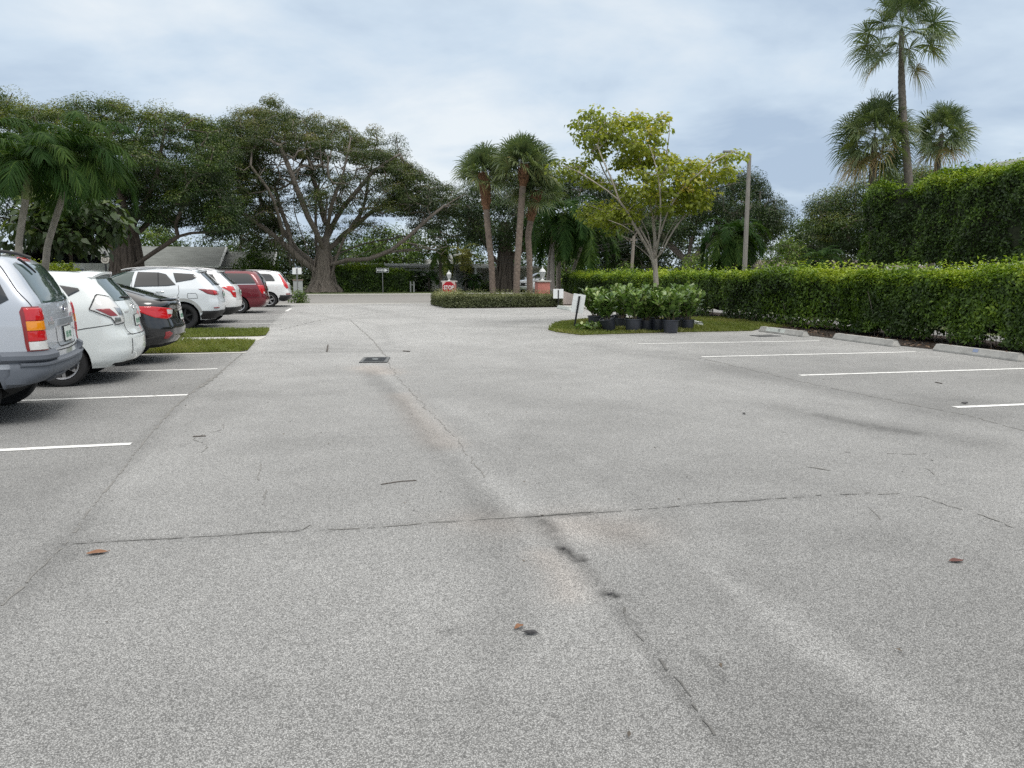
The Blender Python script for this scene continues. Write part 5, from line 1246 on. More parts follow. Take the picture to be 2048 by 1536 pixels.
    def rails(s, x0, x1, y, z, m, h=.05):
        for sg in (-1, 1):
            t = np.linspace(0, 1, 14); zz = z + h * np.sin(np.pi * t) ** .35 - .05 * (2 * t - 1) ** 2; s.tube_part('roof_rail', np.c_[x0 + (x1 - x0) * t, np.full(14, sg * y), zz], .019, m)
    def mirrors(s, x, z, m):
        W = s.rows[:, 3].max()
        for sg in (-1, 1): a_ = Acc(); a_.box((x, sg * (W + .05), z), (.10, .20, .15), b=.035); obj('mirror', a_, m, s.root, smooth=50)
    def handle(s, x, z, m):
        for sg in (-1, 1):
            p, n = s.hit((x, sg * 3, z), (0, -sg, 0)); a_ = Acc(); t = np.linspace(0, 1, 8); a_.tube(np.c_[x - .10 + .20 * t, np.full(8, p[1] + sg * .012) + sg * .022 * np.sin(np.pi * t), np.full(8, z)], .013, 6); obj('door_handle', a_, m, s.root, smooth=60)
    def wiper(s, y0, z0, y1, z1, off=.022):
        f = s.rear(); t = np.linspace(0, 1, 8); P = [f(y0 + (y1 - y0) * q, z0 + (z1 - z0) * q) for q in t]; s.tube_part('wiper', np.array([p + n * off for p, n in P]), np.linspace(.016, .009, 8), M_BLACKP, 6)
    def front_face(s, zl, zw0, zw1, m_glass):
        f = s.front(); W = s.rows[:, 3].max()
        s.add_patch('windscreen', f, [(-.62, zw0 + .02), (.62, zw0 + .02), (.50, zw1), (-.50, zw1)], m_glass, .005, res=.12)
        for sg in (-1, 1): s.add_patch('headlamp', f, [(sg * W * .52, zl - .05), (sg * W * .86, zl - .03), (sg * W * .86, zl + .09), (sg * W * .56, zl + .06)], G_CLEAR, .01, res=.1)
        s.add_patch('grille', f, [(-W * .42, zl - .20), (W * .42, zl - .20), (W * .45, zl + .02), (-W * .45, zl + .02)], M_BLACKP, .008, res=.12)

# ------------------------------------------------------------------ silver SUV, first in the row
L = 4.40
c1 = Car('silver boxy SUV with grey plastic bumper, nearest in the row', 'car', L, [
 (.26, .30, 3.86, .74, .16, .06), (.36, .12, 4.02, .84, .18, .08), (.45, .08, 4.26, .87, .18, .09), (.55, .04, 4.355, .88, .17, .09), (.75, .02, 4.36, .885, .15, .08), (.80, .04, 4.345, .885, .14, .07),
 (1.00, .12, 4.335, .885, .14, .07), (1.06, .40, 4.33, .882, .14, .07), (1.12, 1.0, 4.325, .878, .14, .07), (1.22, 1.20, 4.305, .868, .14, .07), (1.40, 1.45, 4.21, .825, .15, .07),
 (1.60, 1.80, 4.085, .765, .17, .07), (1.68, 2.02, 4.00, .725, .20, .07), (1.715, 2.25, 3.92, .67, .24, .07), (1.735, 2.55, 3.78, .56, .28, .06), (1.745, 2.9, 3.5, .34, .2, .04)],
 W_SILVER, (.86, 3.50), .35, (-2.80 - L * math.cos(.095), 9.48 - L * math.sin(.095), 0), rz=.095, arch=.415, zs=1.0, clad=.60)
c1.shell('bumper', .39, .67, 3.93, .040, M_PLASTIC)
c1.shell('bumper_step', .60, .66, 4.05, .052, M_PLASTIC)
[c1.shell('bumper_pad', .64, .765, 3.86, .048, M_PLASTIC, ymin=.50, sides=(sg,)) for sg in (-1, 1)]
for sg in (-1, 1):
    l_ = c1.add_patch('tail_lamp', c1.wrap(sg), [(-.14, .765), (.115, .765), (.125, 1.16), (.09, 1.21), (-.09, 1.21), (-.125, 1.17)], G_DKRED, .009)
    for z0, z1, m_ in ((.775, .86, G_CLEAR), (.865, .965, G_RED), (.97, 1.065, G_AMBER), (1.07, 1.195, G_RED)):
        c1.add_patch('lens', c1.wrap(sg), [(-.13, z0), (.085, z0), (.085, z1), (-.12, z1)], m_, .015, parent=l_)
c1.add_patch('rear_window', c1.rear(), [(-.64, 1.235), (.64, 1.235), (.58, 1.60), (.55, 1.635), (-.55, 1.635), (-.58, 1.60)], G_GREEN, .006, res=.08)
c1.both('window', [(3.34, 1.235), (3.95, 1.235), (4.03, 1.28), (3.90, 1.56), (3.80, 1.615), (3.34, 1.625)], G_DARK)
c1.both('window', [(2.36, 1.235), (3.24, 1.235), (3.24, 1.63), (2.46, 1.635)], G_DARK)
c1.both('window', [(1.42, 1.235), (2.26, 1.235), (2.36, 1.635), (1.95, 1.60)], G_DARK)
c1.seams([(c1.side(sg), l) for sg in (-1, 1) for l in ([(3.30, .5), (3.30, 1.2)], [(2.30, .42), (2.30, 1.64)], [(1.36, .45), (1.36, 1.1)])] + [(c1.wrap(sg), [(.0, 1.21), (.05, 1.35), (.05, 1.52), (.03, 1.70)]) for sg in (-1, 1)] + [(c1.rear(), [(-.70, .79), (-.6, .735), (0, .725), (.6, .735), (.70, .79)])])
c1.add_patch('handle_panel', c1.rear(), [(-.36, .985), (.36, .985), (.32, 1.055), (-.32, 1.055)], mat('handle_grey', (.17, .185, .20), rough=.45), .022)
c1.seams([(c1.rear(), [(-.40, .97), (-.40, .80), (-.36, .765), (.36, .765), (.40, .80), (.40, .97)])], .012)
c1.plate(0, .885, .06); c1.badge(.0, 1.155, 'blue', .135, .06)
a = Acc(); [a.box((c1.hit((6, y, 1.03), (-1, 0, 0))[0][0] + .004, y, 1.03), (.008, .022, .026)) for y in (-.60, -.57, -.54, -.51, -.48, -.45)]; obj('nameplate', a, M_CHROME, c1.root)
c1.add_patch('brake_lamp', c1.rear(), [(-.16, 1.668), (.16, 1.668), (.15, 1.70), (-.15, 1.70)], G_RED, .012)
c1.wiper(-.36, 1.665, -.27, 1.53, .03)
c1.rails(2.2, 3.92, .58, 1.765, M_BLACKP, .055); c1.mirrors(1.5, 1.22, M_BLACKP); c1.handle(3.12, 1.10, M_BLACKP); c1.handle(2.15, 1.10, M_BLACKP)
for sg in (-1, 1): c1.add_patch('reflector_slot', c1.rear(), [(sg * .30, .46), (sg * .62, .46), (sg * .60, .515), (sg * .30, .515)], mat('cladding_dark', (.055, .06, .07), rough=.7), .05)
c1.front_face(.86, 1.14, 1.64, G_GREEN); c1.wheel('multi', 5)

# ------------------------------------------------------------------ white hatchback wagon
L = 4.615
c2 = Car('white rounded hatchback wagon with clear tail lamps, second in the row', 'car', L, [
 (.24, .20, 4.42, .82, .34, .18), (.34, .06, 4.55, .872, .36, .20), (.48, .0, 4.605, .885, .36, .20), (.62, .02, 4.60, .887, .32, .17), (.70, .06, 4.565, .886, .28, .14), (.78, .16, 4.53, .884, .25, .12),
 (.92, .55, 4.515, .88, .24, .11), (1.02, .95, 4.49, .872, .24, .11), (1.10, 1.10, 4.45, .855, .24, .11), (1.25, 1.40, 4.345, .80, .24, .11), (1.40, 1.78, 4.215, .735, .25, .10), (1.48, 2.05, 4.15, .685, .25, .09), (1.535, 2.35, 4.05, .61, .26, .08), (1.56, 2.65, 3.85, .50, .24, .06), (1.572, 2.95, 3.5, .30, .2, .04)],
 W_PEARL, (.93, 3.70), .32, (-2.70 - L * math.cos(.05), 12.40 - L * math.sin(.05), 0), rz=.05, arch=.375)
for sg in (-1, 1):
    l_ = c2.add_patch('tail_lamp', c2.wrap(sg), [(.26, 1.05), (.06, 1.245), (-.09, 1.21), (-.19, 1.02), (-.205, .865), (.0, .84), (.04, .93)], G_CLEAR, .014)
    c2.add_patch('lens', c2.wrap(sg), [(.19, 1.055), (.02, 1.06), (-.06, .955), (.05, .955)], G_DKRED, .022, parent=l_)
    c2.add_patch('lens', c2.wrap(sg), [(-.05, 1.075), (-.155, 1.06), (-.185, .96), (-.08, .965)], mat('lamp_reflector', (.42, .43, .44), rough=.2, metal=.8, var=.3, scale=40), .022, parent=l_)
    c2.add_patch('lens', c2.wrap(sg), [(.0, .935), (-.09, .935), (-.10, .875), (.01, .865)], MATS['lamp_reflector'], .022, parent=l_)
    c2.strip('lamp_edge', c2.wrap(sg), [(.27, 1.05), (.065, 1.255), (-.095, 1.22), (-.20, 1.02), (-.215, .86), (.0, .83), (.03, .925), (.27, 1.05)], .012, M_SEAM, .016)
c2.add_patch('rear_window', c2.rear(), [(-.60, 1.15), (.60, 1.15), (.55, 1.40), (.48, 1.475), (-.48, 1.475), (-.55, 1.40)], G_GREEN, .006, res=.08)
c2.both('window', [(3.42, 1.13), (3.80, 1.20), (3.98, 1.30), (3.96, 1.335), (3.42, 1.43)], G_DARK)
c2.both('window', [(2.42, 1.10), (3.34, 1.125), (3.34, 1.44), (2.55, 1.475)], G_DARK)
c2.both('window', [(1.50, 1.07), (2.33, 1.095), (2.45, 1.475), (2.05, 1.42)], G_DARK)
c2.seams([(c2.side(sg), l) for sg in (-1, 1) for l in ([(3.38, .45), (3.40, 1.1)], [(2.38, .35), (2.38, 1.5)])] + [(c2.wrap(sg), [(-.21, .84), (-.26, .72), (-.36, .67)]) for sg in (-1, 1)] + [(c2.rear(), [(-.62, .69), (-.4, .675), (.4, .675), (.62, .69)])] + [(c2.wrap(sg), [(.75, .72), (.40, .79), (.03, .84)]) for sg in (-1, 1)])
a = Acc(); t = np.linspace(-1, 1, 17); V = []
for y in t:
    x = 4.16 - .11 * y * y; z = 1.545 - .075 * abs(y) ** 3
    V += [(x - .42, y * .60, z + .016), (x - .12, y * .62, z + .034), (x + .05, y * .60, z + .012), (x + .045, y * .60, z - .022), (x - .12, y * .58, z - .03), (x - .42, y * .56, z - .03)]
a.add(V, [(i * 6 + j, i * 6 + (j + 1) % 6, i * 6 + 6 + (j + 1) % 6, i * 6 + 6 + j) for i in range(16) for j in range(6)] + [tuple(range(6))[::-1], tuple(range(96, 102))]); obj('spoiler', a, W_PEARL, c2.root, smooth=35)
c2.plate(0, .86, .08); c2.badge(0, 1.06, 'three', .12, .085); c2.wiper(.12, 1.17, -.30, 1.19)
a = Acc(); [a.box((c2.hit((7, y, .99), (-1, 0, 0))[0][0] + .004, y, .99), (.008, .026, .02)) for y in (-.50, -.465, -.43, -.395, -.36)]; obj('nameplate', a, M_CHROME, c2.root)
c2.strip('bumper_slot', c2.wrap(-1), [(-.30, .40), (-.30, .62)], .02, MATS['seam'], .004)
c2.handle(3.22, .95, W_PEARL); c2.mirrors(1.55, 1.05, W_PEARL); c2.front_face(.70, 1.05, 1.48, G_GREEN); c2.wheel('multi', 7)

# ------------------------------------------------------------------ black saloon
L = 4.82
c3 = Car('glossy black saloon with long red tail lamps parked on the grass edge', 'car', L, [
 (.28, .22, 4.55, .80, .34, .18), (.36, .08, 4.70, .875, .38, .22), (.50, .0, 4.80, .91, .42, .24), (.60, .01, 4.80, .916, .42, .24), (.68, .06, 4.775, .917, .42, .22), (.78, .14, 4.745, .914, .42, .22), (.90, .34, 4.735, .90, .42, .22), (1.00, .75, 4.735, .875, .42, .20), (1.065, 1.02, 4.70, .84, .40, .18), (1.10, 1.15, 4.56, .80, .36, .14), (1.14, 1.24, 4.40, .77, .34, .12),
 (1.20, 1.40, 4.20, .735, .32, .10), (1.32, 1.74, 3.80, .66, .3, .10), (1.40, 2.02, 3.46, .60, .3, .09), (1.45, 2.30, 3.08, .50, .28, .08), (1.47, 2.5, 2.75, .3, .1, .04)],
 W_BLACK, (.98, 3.78), .33, (-2.52 - L * math.cos(.03), 14.78 - L * math.sin(.03), 0), rz=.03, arch=.38)
for sg in (-1, 1):
    l_ = c3.add_patch('tail_lamp', c3.wrap(sg), [(.52, .995), (.15, .985), (-.10, .955), (-.30, .935), (-.36, .915), (-.30, .80), (-.10, .765), (.12, .80), (.35, .90)], G_RED, .012)
    c3.add_patch('lens', c3.wrap(sg), [(-.12, .93), (-.30, .915), (-.33, .90), (-.28, .84), (-.14, .85)], G_CLEAR, .021, parent=l_)
    c3.add_patch('reflector', c3.wrap(sg), [(.02, .44), (-.06, .42), (-.16, .52), (-.09, .56), (.0, .55)], G_DKRED, .008)
c3.add_patch('rear_window', lambda u, v: c3.hit((v, u, 3.0), (0, 0, -1)), [(-.52, 3.58), (.52, 3.58), (.60, 4.28), (-.60, 4.28)], G_DARK, .004, res=.10)
c3.both('window', [(1.75, 1.07), (2.55, 1.10), (2.62, 1.40), (2.25, 1.37)], G_DARK); c3.both('window', [(2.64, 1.10), (3.55, 1.13), (3.15, 1.36), (2.70, 1.40)], G_DARK)
c3.seams([(c3.side(sg), l) for sg in (-1, 1) for l in ([(2.60, .4), (2.60, 1.1)], [(3.55, .6), (3.60, 1.1)])] + [(c3.rear(), [(-.55, .80), (-.45, .66), (.45, .66), (.55, .80)])], .012)
c3.plate(0, .80, .15); c3.badge(0, 1.0, 'h', .13, .075)
c3.strip('trunk_chrome', c3.rear(), [(-.40, .895), (0, .91), (.40, .895)], .035, M_CHROME, .012); c3.strip('window_chrome', c3.side(-1), [(1.75, 1.05), (2.6, 1.085), (3.65, 1.12)], .02, M_CHROME, .006)
a = Acc(); t = np.linspace(-1, 1, 13); V = []
for y in t:
    x = 4.70 - .17 * y * y; V += [(x - .16, y * .70, 1.09), (x + .02, y * .70, 1.105), (x + .03, y * .70, 1.09), (x - .10, y * .70, 1.05)]
a.add(V, [(i * 4 + j, i * 4 + (j + 1) % 4, i * 4 + 4 + (j + 1) % 4, i * 4 + 4 + j) for i in range(12) for j in range(4)] + [(3, 2, 1, 0), (48, 49, 50, 51)]); obj('spoiler', a, W_BLACK, c3.root, smooth=35)
c3.handle(2.45, .92, M_CHROME); c3.handle(3.4, .94, M_CHROME); c3.mirrors(1.75, 1.06, W_BLACK); c3.front_face(.70, 1.12, 1.42, G_DARK); c3.wheel('multi', 5)

# ------------------------------------------------------------------ the two white crossovers
def crossover(label, y, xr, body, lamp_low=False, loc_zs=1.0, rim=None, seed=0):
    L = 4.65
    c = Car(label, 'car', L, [
     (.25, .20, 4.38, .82, .30, .14), (.40, .04, 4.56, .895, .30, .15), (.55, .0, 4.625, .915, .28, .14), (.70, .0, 4.64, .92, .26, .13), (.84, .06, 4.615, .92, .25, .13), (.96, .16, 4.60, .918, .24, .12), (1.02, .50, 4.585, .91, .24, .12), (1.09, .98, 4.55, .895, .24, .12),
     (1.16, 1.15, 4.50, .868, .24, .12), (1.32, 1.45, 4.36, .80, .25, .12), (1.48, 1.80, 4.20, .73, .26, .11), (1.56, 2.05, 4.12, .68, .26, .10), (1.61, 2.30, 4.03, .61, .26, .09), (1.645, 2.65, 3.82, .48, .25, .07), (1.66, 2.95, 3.5, .3, .2, .04)],
     body, (.94, 3.665), .35, (xr - L, y, 0), zs=loc_zs, arch=.42)
    c.shell('lower_cladding', .26, .50, 4.08, .016, M_BLACKP); c.handle(3.10, 1.03, M_CHROME); c.handle(2.10, 1.02, M_CHROME)
    c.rails(2.1, 3.9, .60, 1.655, M_ALLOY, .035); c.mirrors(1.55, 1.12, body); c.wiper(.1, 1.2, -.3, 1.22)
    c.add_patch('rear_window', c.rear(), [(-.64, 1.19), (.64, 1.19), (.58, 1.46), (.52, 1.545), (-.52, 1.545), (-.58, 1.46)], G_DARK, .006, res=.08)
    a = Acc(); V = []
    for y_ in np.linspace(-1, 1, 11):
        x = 4.16 - .09 * y_ * y_; V += [(x - .30, y_ * .62, 1.615 - .03 * y_ * y_), (x + .02, y_ * .62, 1.60 - .03 * y_ * y_), (x + .02, y_ * .62, 1.575 - .03 * y_ * y_), (x - .30, y_ * .60, 1.56)]
    a.add(V, [(i * 4 + j, i * 4 + (j + 1) % 4, i * 4 + 4 + (j + 1) % 4, i * 4 + 4 + j) for i in range(10) for j in range(4)] + [(3, 2, 1, 0), (40, 41, 42, 43)]); obj('spoiler', a, body, c.root, smooth=35)
    c.plate(0, .93, .1); c.badge(0, 1.10, 'cross', .15, .06); c.front_face(.84, 1.14, 1.58, G_GREEN)
    return c
c4 = crossover('white crossover with slim red tail lamp and black wheels beyond the grass strips', 23.5, -2.90, W_COOLWHITE)
c4.both('window', [(3.50, 1.27), (3.92, 1.345), (4.04, 1.41), (3.94, 1.50), (3.42, 1.535)], G_DARK)
c4.both('window', [(2.44, 1.155), (3.28, 1.175), (3.50, 1.205), (3.24, 1.50), (3.05, 1.545), (2.52, 1.56)], G_DARK)
c4.both('window', [(1.50, 1.13), (2.34, 1.15), (2.44, 1.56), (2.08, 1.525), (1.80, 1.38)], G_GREEN)
c4.seams([(c4.side(sg), l) for sg in (-1, 1) for l in ([(2.39, .4), (2.39, 1.58)], [(3.42, .72), (3.58, 1.0), (3.56, 1.2)], [(1.40, .45), (1.42, 1.1)], [(3.80, .98), (4.02, .98), (4.05, .84), (3.80, .84), (3.78, .92), (3.80, .98)])])
c4.strip('window_divider', c4.side(-1), [(3.06, 1.17), (3.04, 1.54)], .03, M_BLACKP, .013)
c4.strip('arch_trim', c4.side(-1), [(3.665 + .47 * math.cos(t), .34 + .47 * math.sin(t)) for t in np.linspace(.25, 2.95, 16)], .075, mat('arch_grey', (.34, .345, .34), rough=.5), .006)
for sg in (-1, 1):
    l_ = c4.add_patch('tail_lamp', c4.wrap(sg), [(.36, 1.10), (.10, 1.09), (-.16, 1.05), (-.28, 1.0), (-.26, .94), (.0, .925), (.18, .965)], G_DKRED, .012)
    c4.add_patch('lens', c4.wrap(sg), [(.02, 1.06), (-.10, 1.04), (-.12, .965), (.0, .96)], G_RED, .02, parent=l_); c4.add_patch('lens', c4.wrap(sg), [(-.13, 1.03), (-.22, 1.005), (-.21, .96), (-.14, .96)], G_CLEAR, .02, parent=l_)
    c4.add_patch('reflector', c4.wrap(sg), [(.05, .565), (-.16, .565), (-.16, .595), (.05, .595)], G_DKRED, .02)
a = Acc(); V = [(3.0, -.02, 1.64), (3.0, .02, 1.64), (3.22, .03, 1.65), (3.22, -.03, 1.65), (3.20, 0, 1.73)]; a.add(V, [(0, 1, 4), (1, 2, 4), (2, 3, 4), (3, 0, 4)]); obj('roof_aerial', a, M_BLACKP, c4.root)
c4.wheel('multi', 6, rim=M_DKALLOY)
c5 = crossover('white crossover with tall red tail lamp between the black-wheeled one and the red van', 25.75, -2.68, W_WHITE)
c5.both('window', [(3.50, 1.20), (4.06, 1.23), (3.93, 1.48), (3.45, 1.53)], G_DARK); c5.both('window', [(2.44, 1.17), (3.38, 1.19), (3.30, 1.54), (2.52, 1.56)], G_DARK); c5.both('window', [(1.50, 1.14), (2.34, 1.16), (2.44, 1.56), (2.08, 1.525)], G_DARK)
for sg in (-1, 1):
    l_ = c5.add_patch('tail_lamp', c5.wrap(sg), [(.26, 1.10), (.02, 1.145), (-.17, 1.12), (-.20, .90), (-.15, .78), (-.02, .80), (.06, .95)], G_RED, .014)
    c5.add_patch('lens', c5.wrap(sg), [(.0, 1.0), (-.14, .995), (-.15, .955), (.0, .96)], G_CLEAR, .022, parent=l_)
c5.seams([(c5.side(sg), [(2.39, .4), (2.39, 1.58)]) for sg in (-1, 1)]); c5.tube_part('roof_aerial', [(4.0, .2, 1.62), (4.25, .2, 1.95)], .007, M_BLACKP); c5.wheel('multi', 5)

# ------------------------------------------------------------------ dark red minivan
L = 5.14
c6 = Car('dark red minivan between the white crossover and the white estate', 'van', L, [
 (.25, .25, 4.95, .88, .28, .10), (.38, .08, 5.08, .955, .28, .11), (.52, .02, 5.13, .985, .25, .10), (.66, .0, 5.12, .995, .23, .10), (.85, .05, 5.085, .998, .22, .10), (1.0, .22, 5.075, .996, .22, .10), (1.06, .55, 5.065, .99, .22, .10), (1.13, 1.0, 5.05, .975, .22, .10), (1.30, 1.30, 4.985, .925, .24, .10), (1.50, 1.75, 4.88, .855, .26, .10), (1.62, 2.1, 4.80, .80, .28, .10), (1.70, 2.5, 4.70, .72, .3, .09), (1.735, 2.9, 4.5, .58, .28, .07), (1.75, 3.3, 4.1, .35, .2, .05)],
 W_RED, (.95, 4.03), .345, (-2.12 - L, 31.75, 0), arch=.41, zs=.96, sc=.97)
for sg in (-1, 1):
    l_ = c6.add_patch('tail_lamp', c6.wrap(sg), [(.18, 1.15), (-.10, 1.14), (-.16, .98), (-.12, .79), (.06, .80), (.14, .95)], G_RED, .014)
    c6.add_patch('lens', c6.wrap(sg), [(-.02, .88), (-.12, .88), (-.11, .80), (-.02, .81)], G_CLEAR, .022, parent=l_)
c6.both('window', [(3.42, 1.20), (4.66, 1.20), (4.70, 1.24), (4.52, 1.55), (4.40, 1.615), (3.46, 1.625)], G_DARK); c6.both('window', [(2.30, 1.19), (3.34, 1.20), (3.36, 1.63), (2.42, 1.64)], G_DARK); c6.both('window', [(1.42, 1.17), (2.22, 1.19), (2.34, 1.63), (2.0, 1.57)], G_DARK)
c6.strip('chrome_strip', c6.side(-1), [(1.42, 1.155), (3.3, 1.178), (4.72, 1.185)], .022, M_CHROME, .008)
c6.add_patch('rear_window', c6.rear(), [(-.76, 1.20), (.76, 1.20), (.66, 1.60), (-.66, 1.60)], G_DARK, .006, res=.1)
c6.seams([(c6.side(sg), l) for sg in (-1, 1) for l in ([(2.27, .45), (2.27, 1.64)], [(3.38, .5), (3.38, 1.64)], [(4.35, .66), (5.0, .66)])]); c6.rails(2.5, 4.6, .66, 1.735, M_BLACKP, .03)
c6.plate(0, .98, .08); c6.badge(0, 1.13, 'oval', .14, .07); c6.handle(3.2, 1.0, W_RED); c6.mirrors(1.4, 1.15, W_RED); c6.front_face(.84, 1.16, 1.66, G_GREEN); c6.wheel('twin', 5, rim=M_ALLOY)
# ------------------------------------------------------------------ white estate SUV at the street end
L = 4.80
c7 = Car('white SUV with tall shoulder-mounted red tail lamps, farthest in the row', 'car', L, [
 (.27, .22, 4.52, .84, .28, .12), (.40, .06, 4.70, .92, .28, .13), (.54, .0, 4.77, .94, .26, .13), (.66, .0, 4.78, .948, .25, .13), (.85, .05, 4.73, .949, .24, .12), (1.0, .18, 4.715, .946, .24, .12), (1.06, .6, 4.70, .94, .24, .12), (1.12, 1.05, 4.675, .925, .24, .12), (1.20, 1.2, 4.63, .885, .25, .12), (1.40, 1.5, 4.50, .81, .26, .11), (1.58, 1.85, 4.38, .745, .28, .11), (1.68, 2.15, 4.28, .68, .28, .10), (1.74, 2.6, 4.1, .56, .28, .08), (1.765, 3.0, 3.7, .33, .2, .05)],
 W_WHITE, (.93, 3.79), .355, (-1.50 - L, 37.15, 0), arch=.42, zs=.95, sc=.97)
for sg in (-1, 1):
    l_ = c7.add_patch('tail_lamp', c7.wrap(sg), [(.10, 1.20), (.03, 1.45), (.06, 1.68), (-.02, 1.68), (-.08, 1.45), (-.10, 1.20), (-.14, 1.08), (-.12, .90), (.02, .90), (.12, 1.02)], G_RED, .016, rings=(1, .6))
    c7.add_patch('reflector', c7.wrap(sg), [(.10, .60), (-.20, .60), (-.20, .66), (.10, .66)], G_DKRED, .03)
c7.shell('lower_cladding', .30, .58, 4.2, .018, M_BLACKP)
c7.both('window', [(3.22, 1.25), (4.05, 1.25), (4.08, 1.30), (3.92, 1.56), (3.80, 1.60), (3.22, 1.62)], G_DARK); c7.both('window', [(2.25, 1.23), (3.12, 1.245), (3.12, 1.62), (2.36, 1.63)], G_DARK); c7.both('window', [(1.40, 1.20), (2.16, 1.225), (2.28, 1.63), (1.95, 1.56)], G_DARK)
c7.add_patch('rear_window', c7.rear(), [(-.58, 1.22), (.58, 1.22), (.52, 1.62), (-.52, 1.62)], G_DARK, .006, res=.1)
c7.seams([(c7.side(sg), l) for sg in (-1, 1) for l in ([(2.2, .45), (2.2, 1.64)], [(3.17, .5), (3.17, 1.64)])]); c7.rails(2.2, 4.0, .62, 1.745, M_ALLOY, .04)
c7.plate(0, .95, .08); c7.badge(0, 1.12, 'oval', .10, .08); c7.handle(3.0, 1.08, W_WHITE); c7.mirrors(1.4, 1.18, W_WHITE); c7.front_face(.84, 1.16, 1.66, G_GREEN); c7.wheel('twin', 5, rim=M_ALLOY)
# ------------------------------------------------------------------ white car standing across the street
L = 4.5
p8 = gx(1046, 60.0)
c8 = Car('white saloon car across the street, half hidden by the palm trunks', 'car', L, [
 (.22, .15, 4.35, .80, .3, .15), (.40, .02, 4.48, .87, .3, .15), (.60, .0, 4.50, .89, .3, .15), (.75, .10, 4.48, .89, .3, .15), (.88, .35, 4.45, .88, .3, .15), (.98, .95, 4.40, .86, .3, .15), (1.04, 1.1, 4.25, .82, .3, .12), (1.10, 1.22, 4.05, .78, .3, .10), (1.30, 1.7, 3.55, .68, .3, .10), (1.42, 2.1, 3.2, .58, .3, .1), (1.46, 2.4, 2.9, .4, .2, .05)],
 W_WHITE, (.9, 3.6), .32, p8, rz=math.radians(38), group=None, zs=1.05)
c8.both('window', [(1.55, 1.03), (2.42, 1.06), (2.48, 1.38), (2.1, 1.34)], G_DARK); c8.both('window', [(2.52, 1.06), (3.45, 1.09), (3.05, 1.34), (2.56, 1.38)], G_DARK)
c8.front_face(.68, 1.05, 1.40, G_DARK); c8.seams([(c8.side(-1), [(2.47, .4), (2.47, 1.1)])]); c8.handle(2.3, .9, W_WHITE); c8.mirrors(1.55, 1.02, W_WHITE); c8.wheel('multi', 5)
# ================================================================== BUILDINGS, SIGNS AND SMALL THINGS
M_WALL = mat('grey_render', (.56, .56, .53), rough=.9, var=.18, scale=1.2, bump=.2); M_WALLW = mat('white_render', (.62, .62, .60), rough=.85, var=.10, scale=1)
M_TRIM = mat('white_trim', (.66, .67, .66), rough=.6, var=.08); M_SHINGLE = mat('grey_shingles', (.155, .165, .155), rough=.95, var=.22, scale=1.1, bump=.5, bscale=9, streak=(1, 1, 6))
M_SHINGLEB = mat('brown_shingles', (.155, .125, .108), rough=.95, var=.25, scale=1.3, bump=.5, bscale=9); M_FASCIA = mat('grey_fascia', (.25, .26, .255), rough=.6, var=.1)
M_WOOD = mat('weathered_wood', (.25, .22, .185), rough=.9, var=.25, scale=3, bump=.5, bscale=30, streak=(9, 9, .5)); M_GREY = mat('sign_post_grey', (.22, .225, .225), rough=.5, metal=.5, var=.15)
M_WHITE = mat('sign_white', (.78, .80, .80), rough=.45, var=.07, scale=9); M_SIGNRED = mat('sign_red', (.42, .008, .02), rough=.4, var=.08); M_BLACK = mat('sign_black', (.010, .011, .012), rough=.45)
M_PINK = mat('coral_stucco', (.52, .20, .165), rough=.92, var=.14, scale=4, bump=.4, bscale=70); M_CAP = mat('pillar_cap', (.42, .40, .37), rough=.9, var=.15, scale=6)
M_POLE = mat('grey_concrete_pole', (.27, .25, .23), rough=.9, var=.2, scale=4, bump=.3, streak=(4, 4, .6)); M_GLASSW = glass('house_glass', (.03, .035, .04))

def gable_roof(a, x0, x1, y0, y1, ze, zr, ov=.4, axis='x', th=.14, m=0):
    """two slopes with real thickness, ridge along the axis"""
    def P(u, w, z): return (u, w, z) if axis == 'x' else (w, u, z)
    u0, u1, w0, w1 = (x0, x1, y0, y1) if axis == 'x' else (y0, y1, x0, x1)
    u0 -= ov; u1 += ov; wc = (w0 + w1) / 2; sl = (zr - ze) / (wc - w0)
    for wa in (w0 - ov, w1 + ov):
        za = ze - sl * ov
        V = [P(u0, wa, za), P(u1, wa, za), P(u1, wc, zr), P(u0, wc, zr)]; V += [(x, y, z + th) for x, y, z in V]
        a.add(V, [(0, 1, 2, 3), (7, 6, 5, 4), (0, 4, 5, 1), (1, 5, 6, 2), (2, 6, 7, 3), (3, 7, 4, 0)], m)
    return za
def window_part(parent, c, w, h, face='y', m=M_GLASSW):
    a = Acc(); s = (w + .14, .08, h + .14); a.box((0, 0, 0), s, b=.01); o = obj('window', a, M_TRIM, parent); o.location = c
    g = Acc(); g.box((0, -.042, 0), (w, .02, h)); obj('pane', g, m, o); b = Acc(); b.box((0, -.058, 0), (.05, .02, h)); b.box((0, -.06, 0), (w, .018, .05)); obj('glazing_bar', b, M_TRIM, o); return o
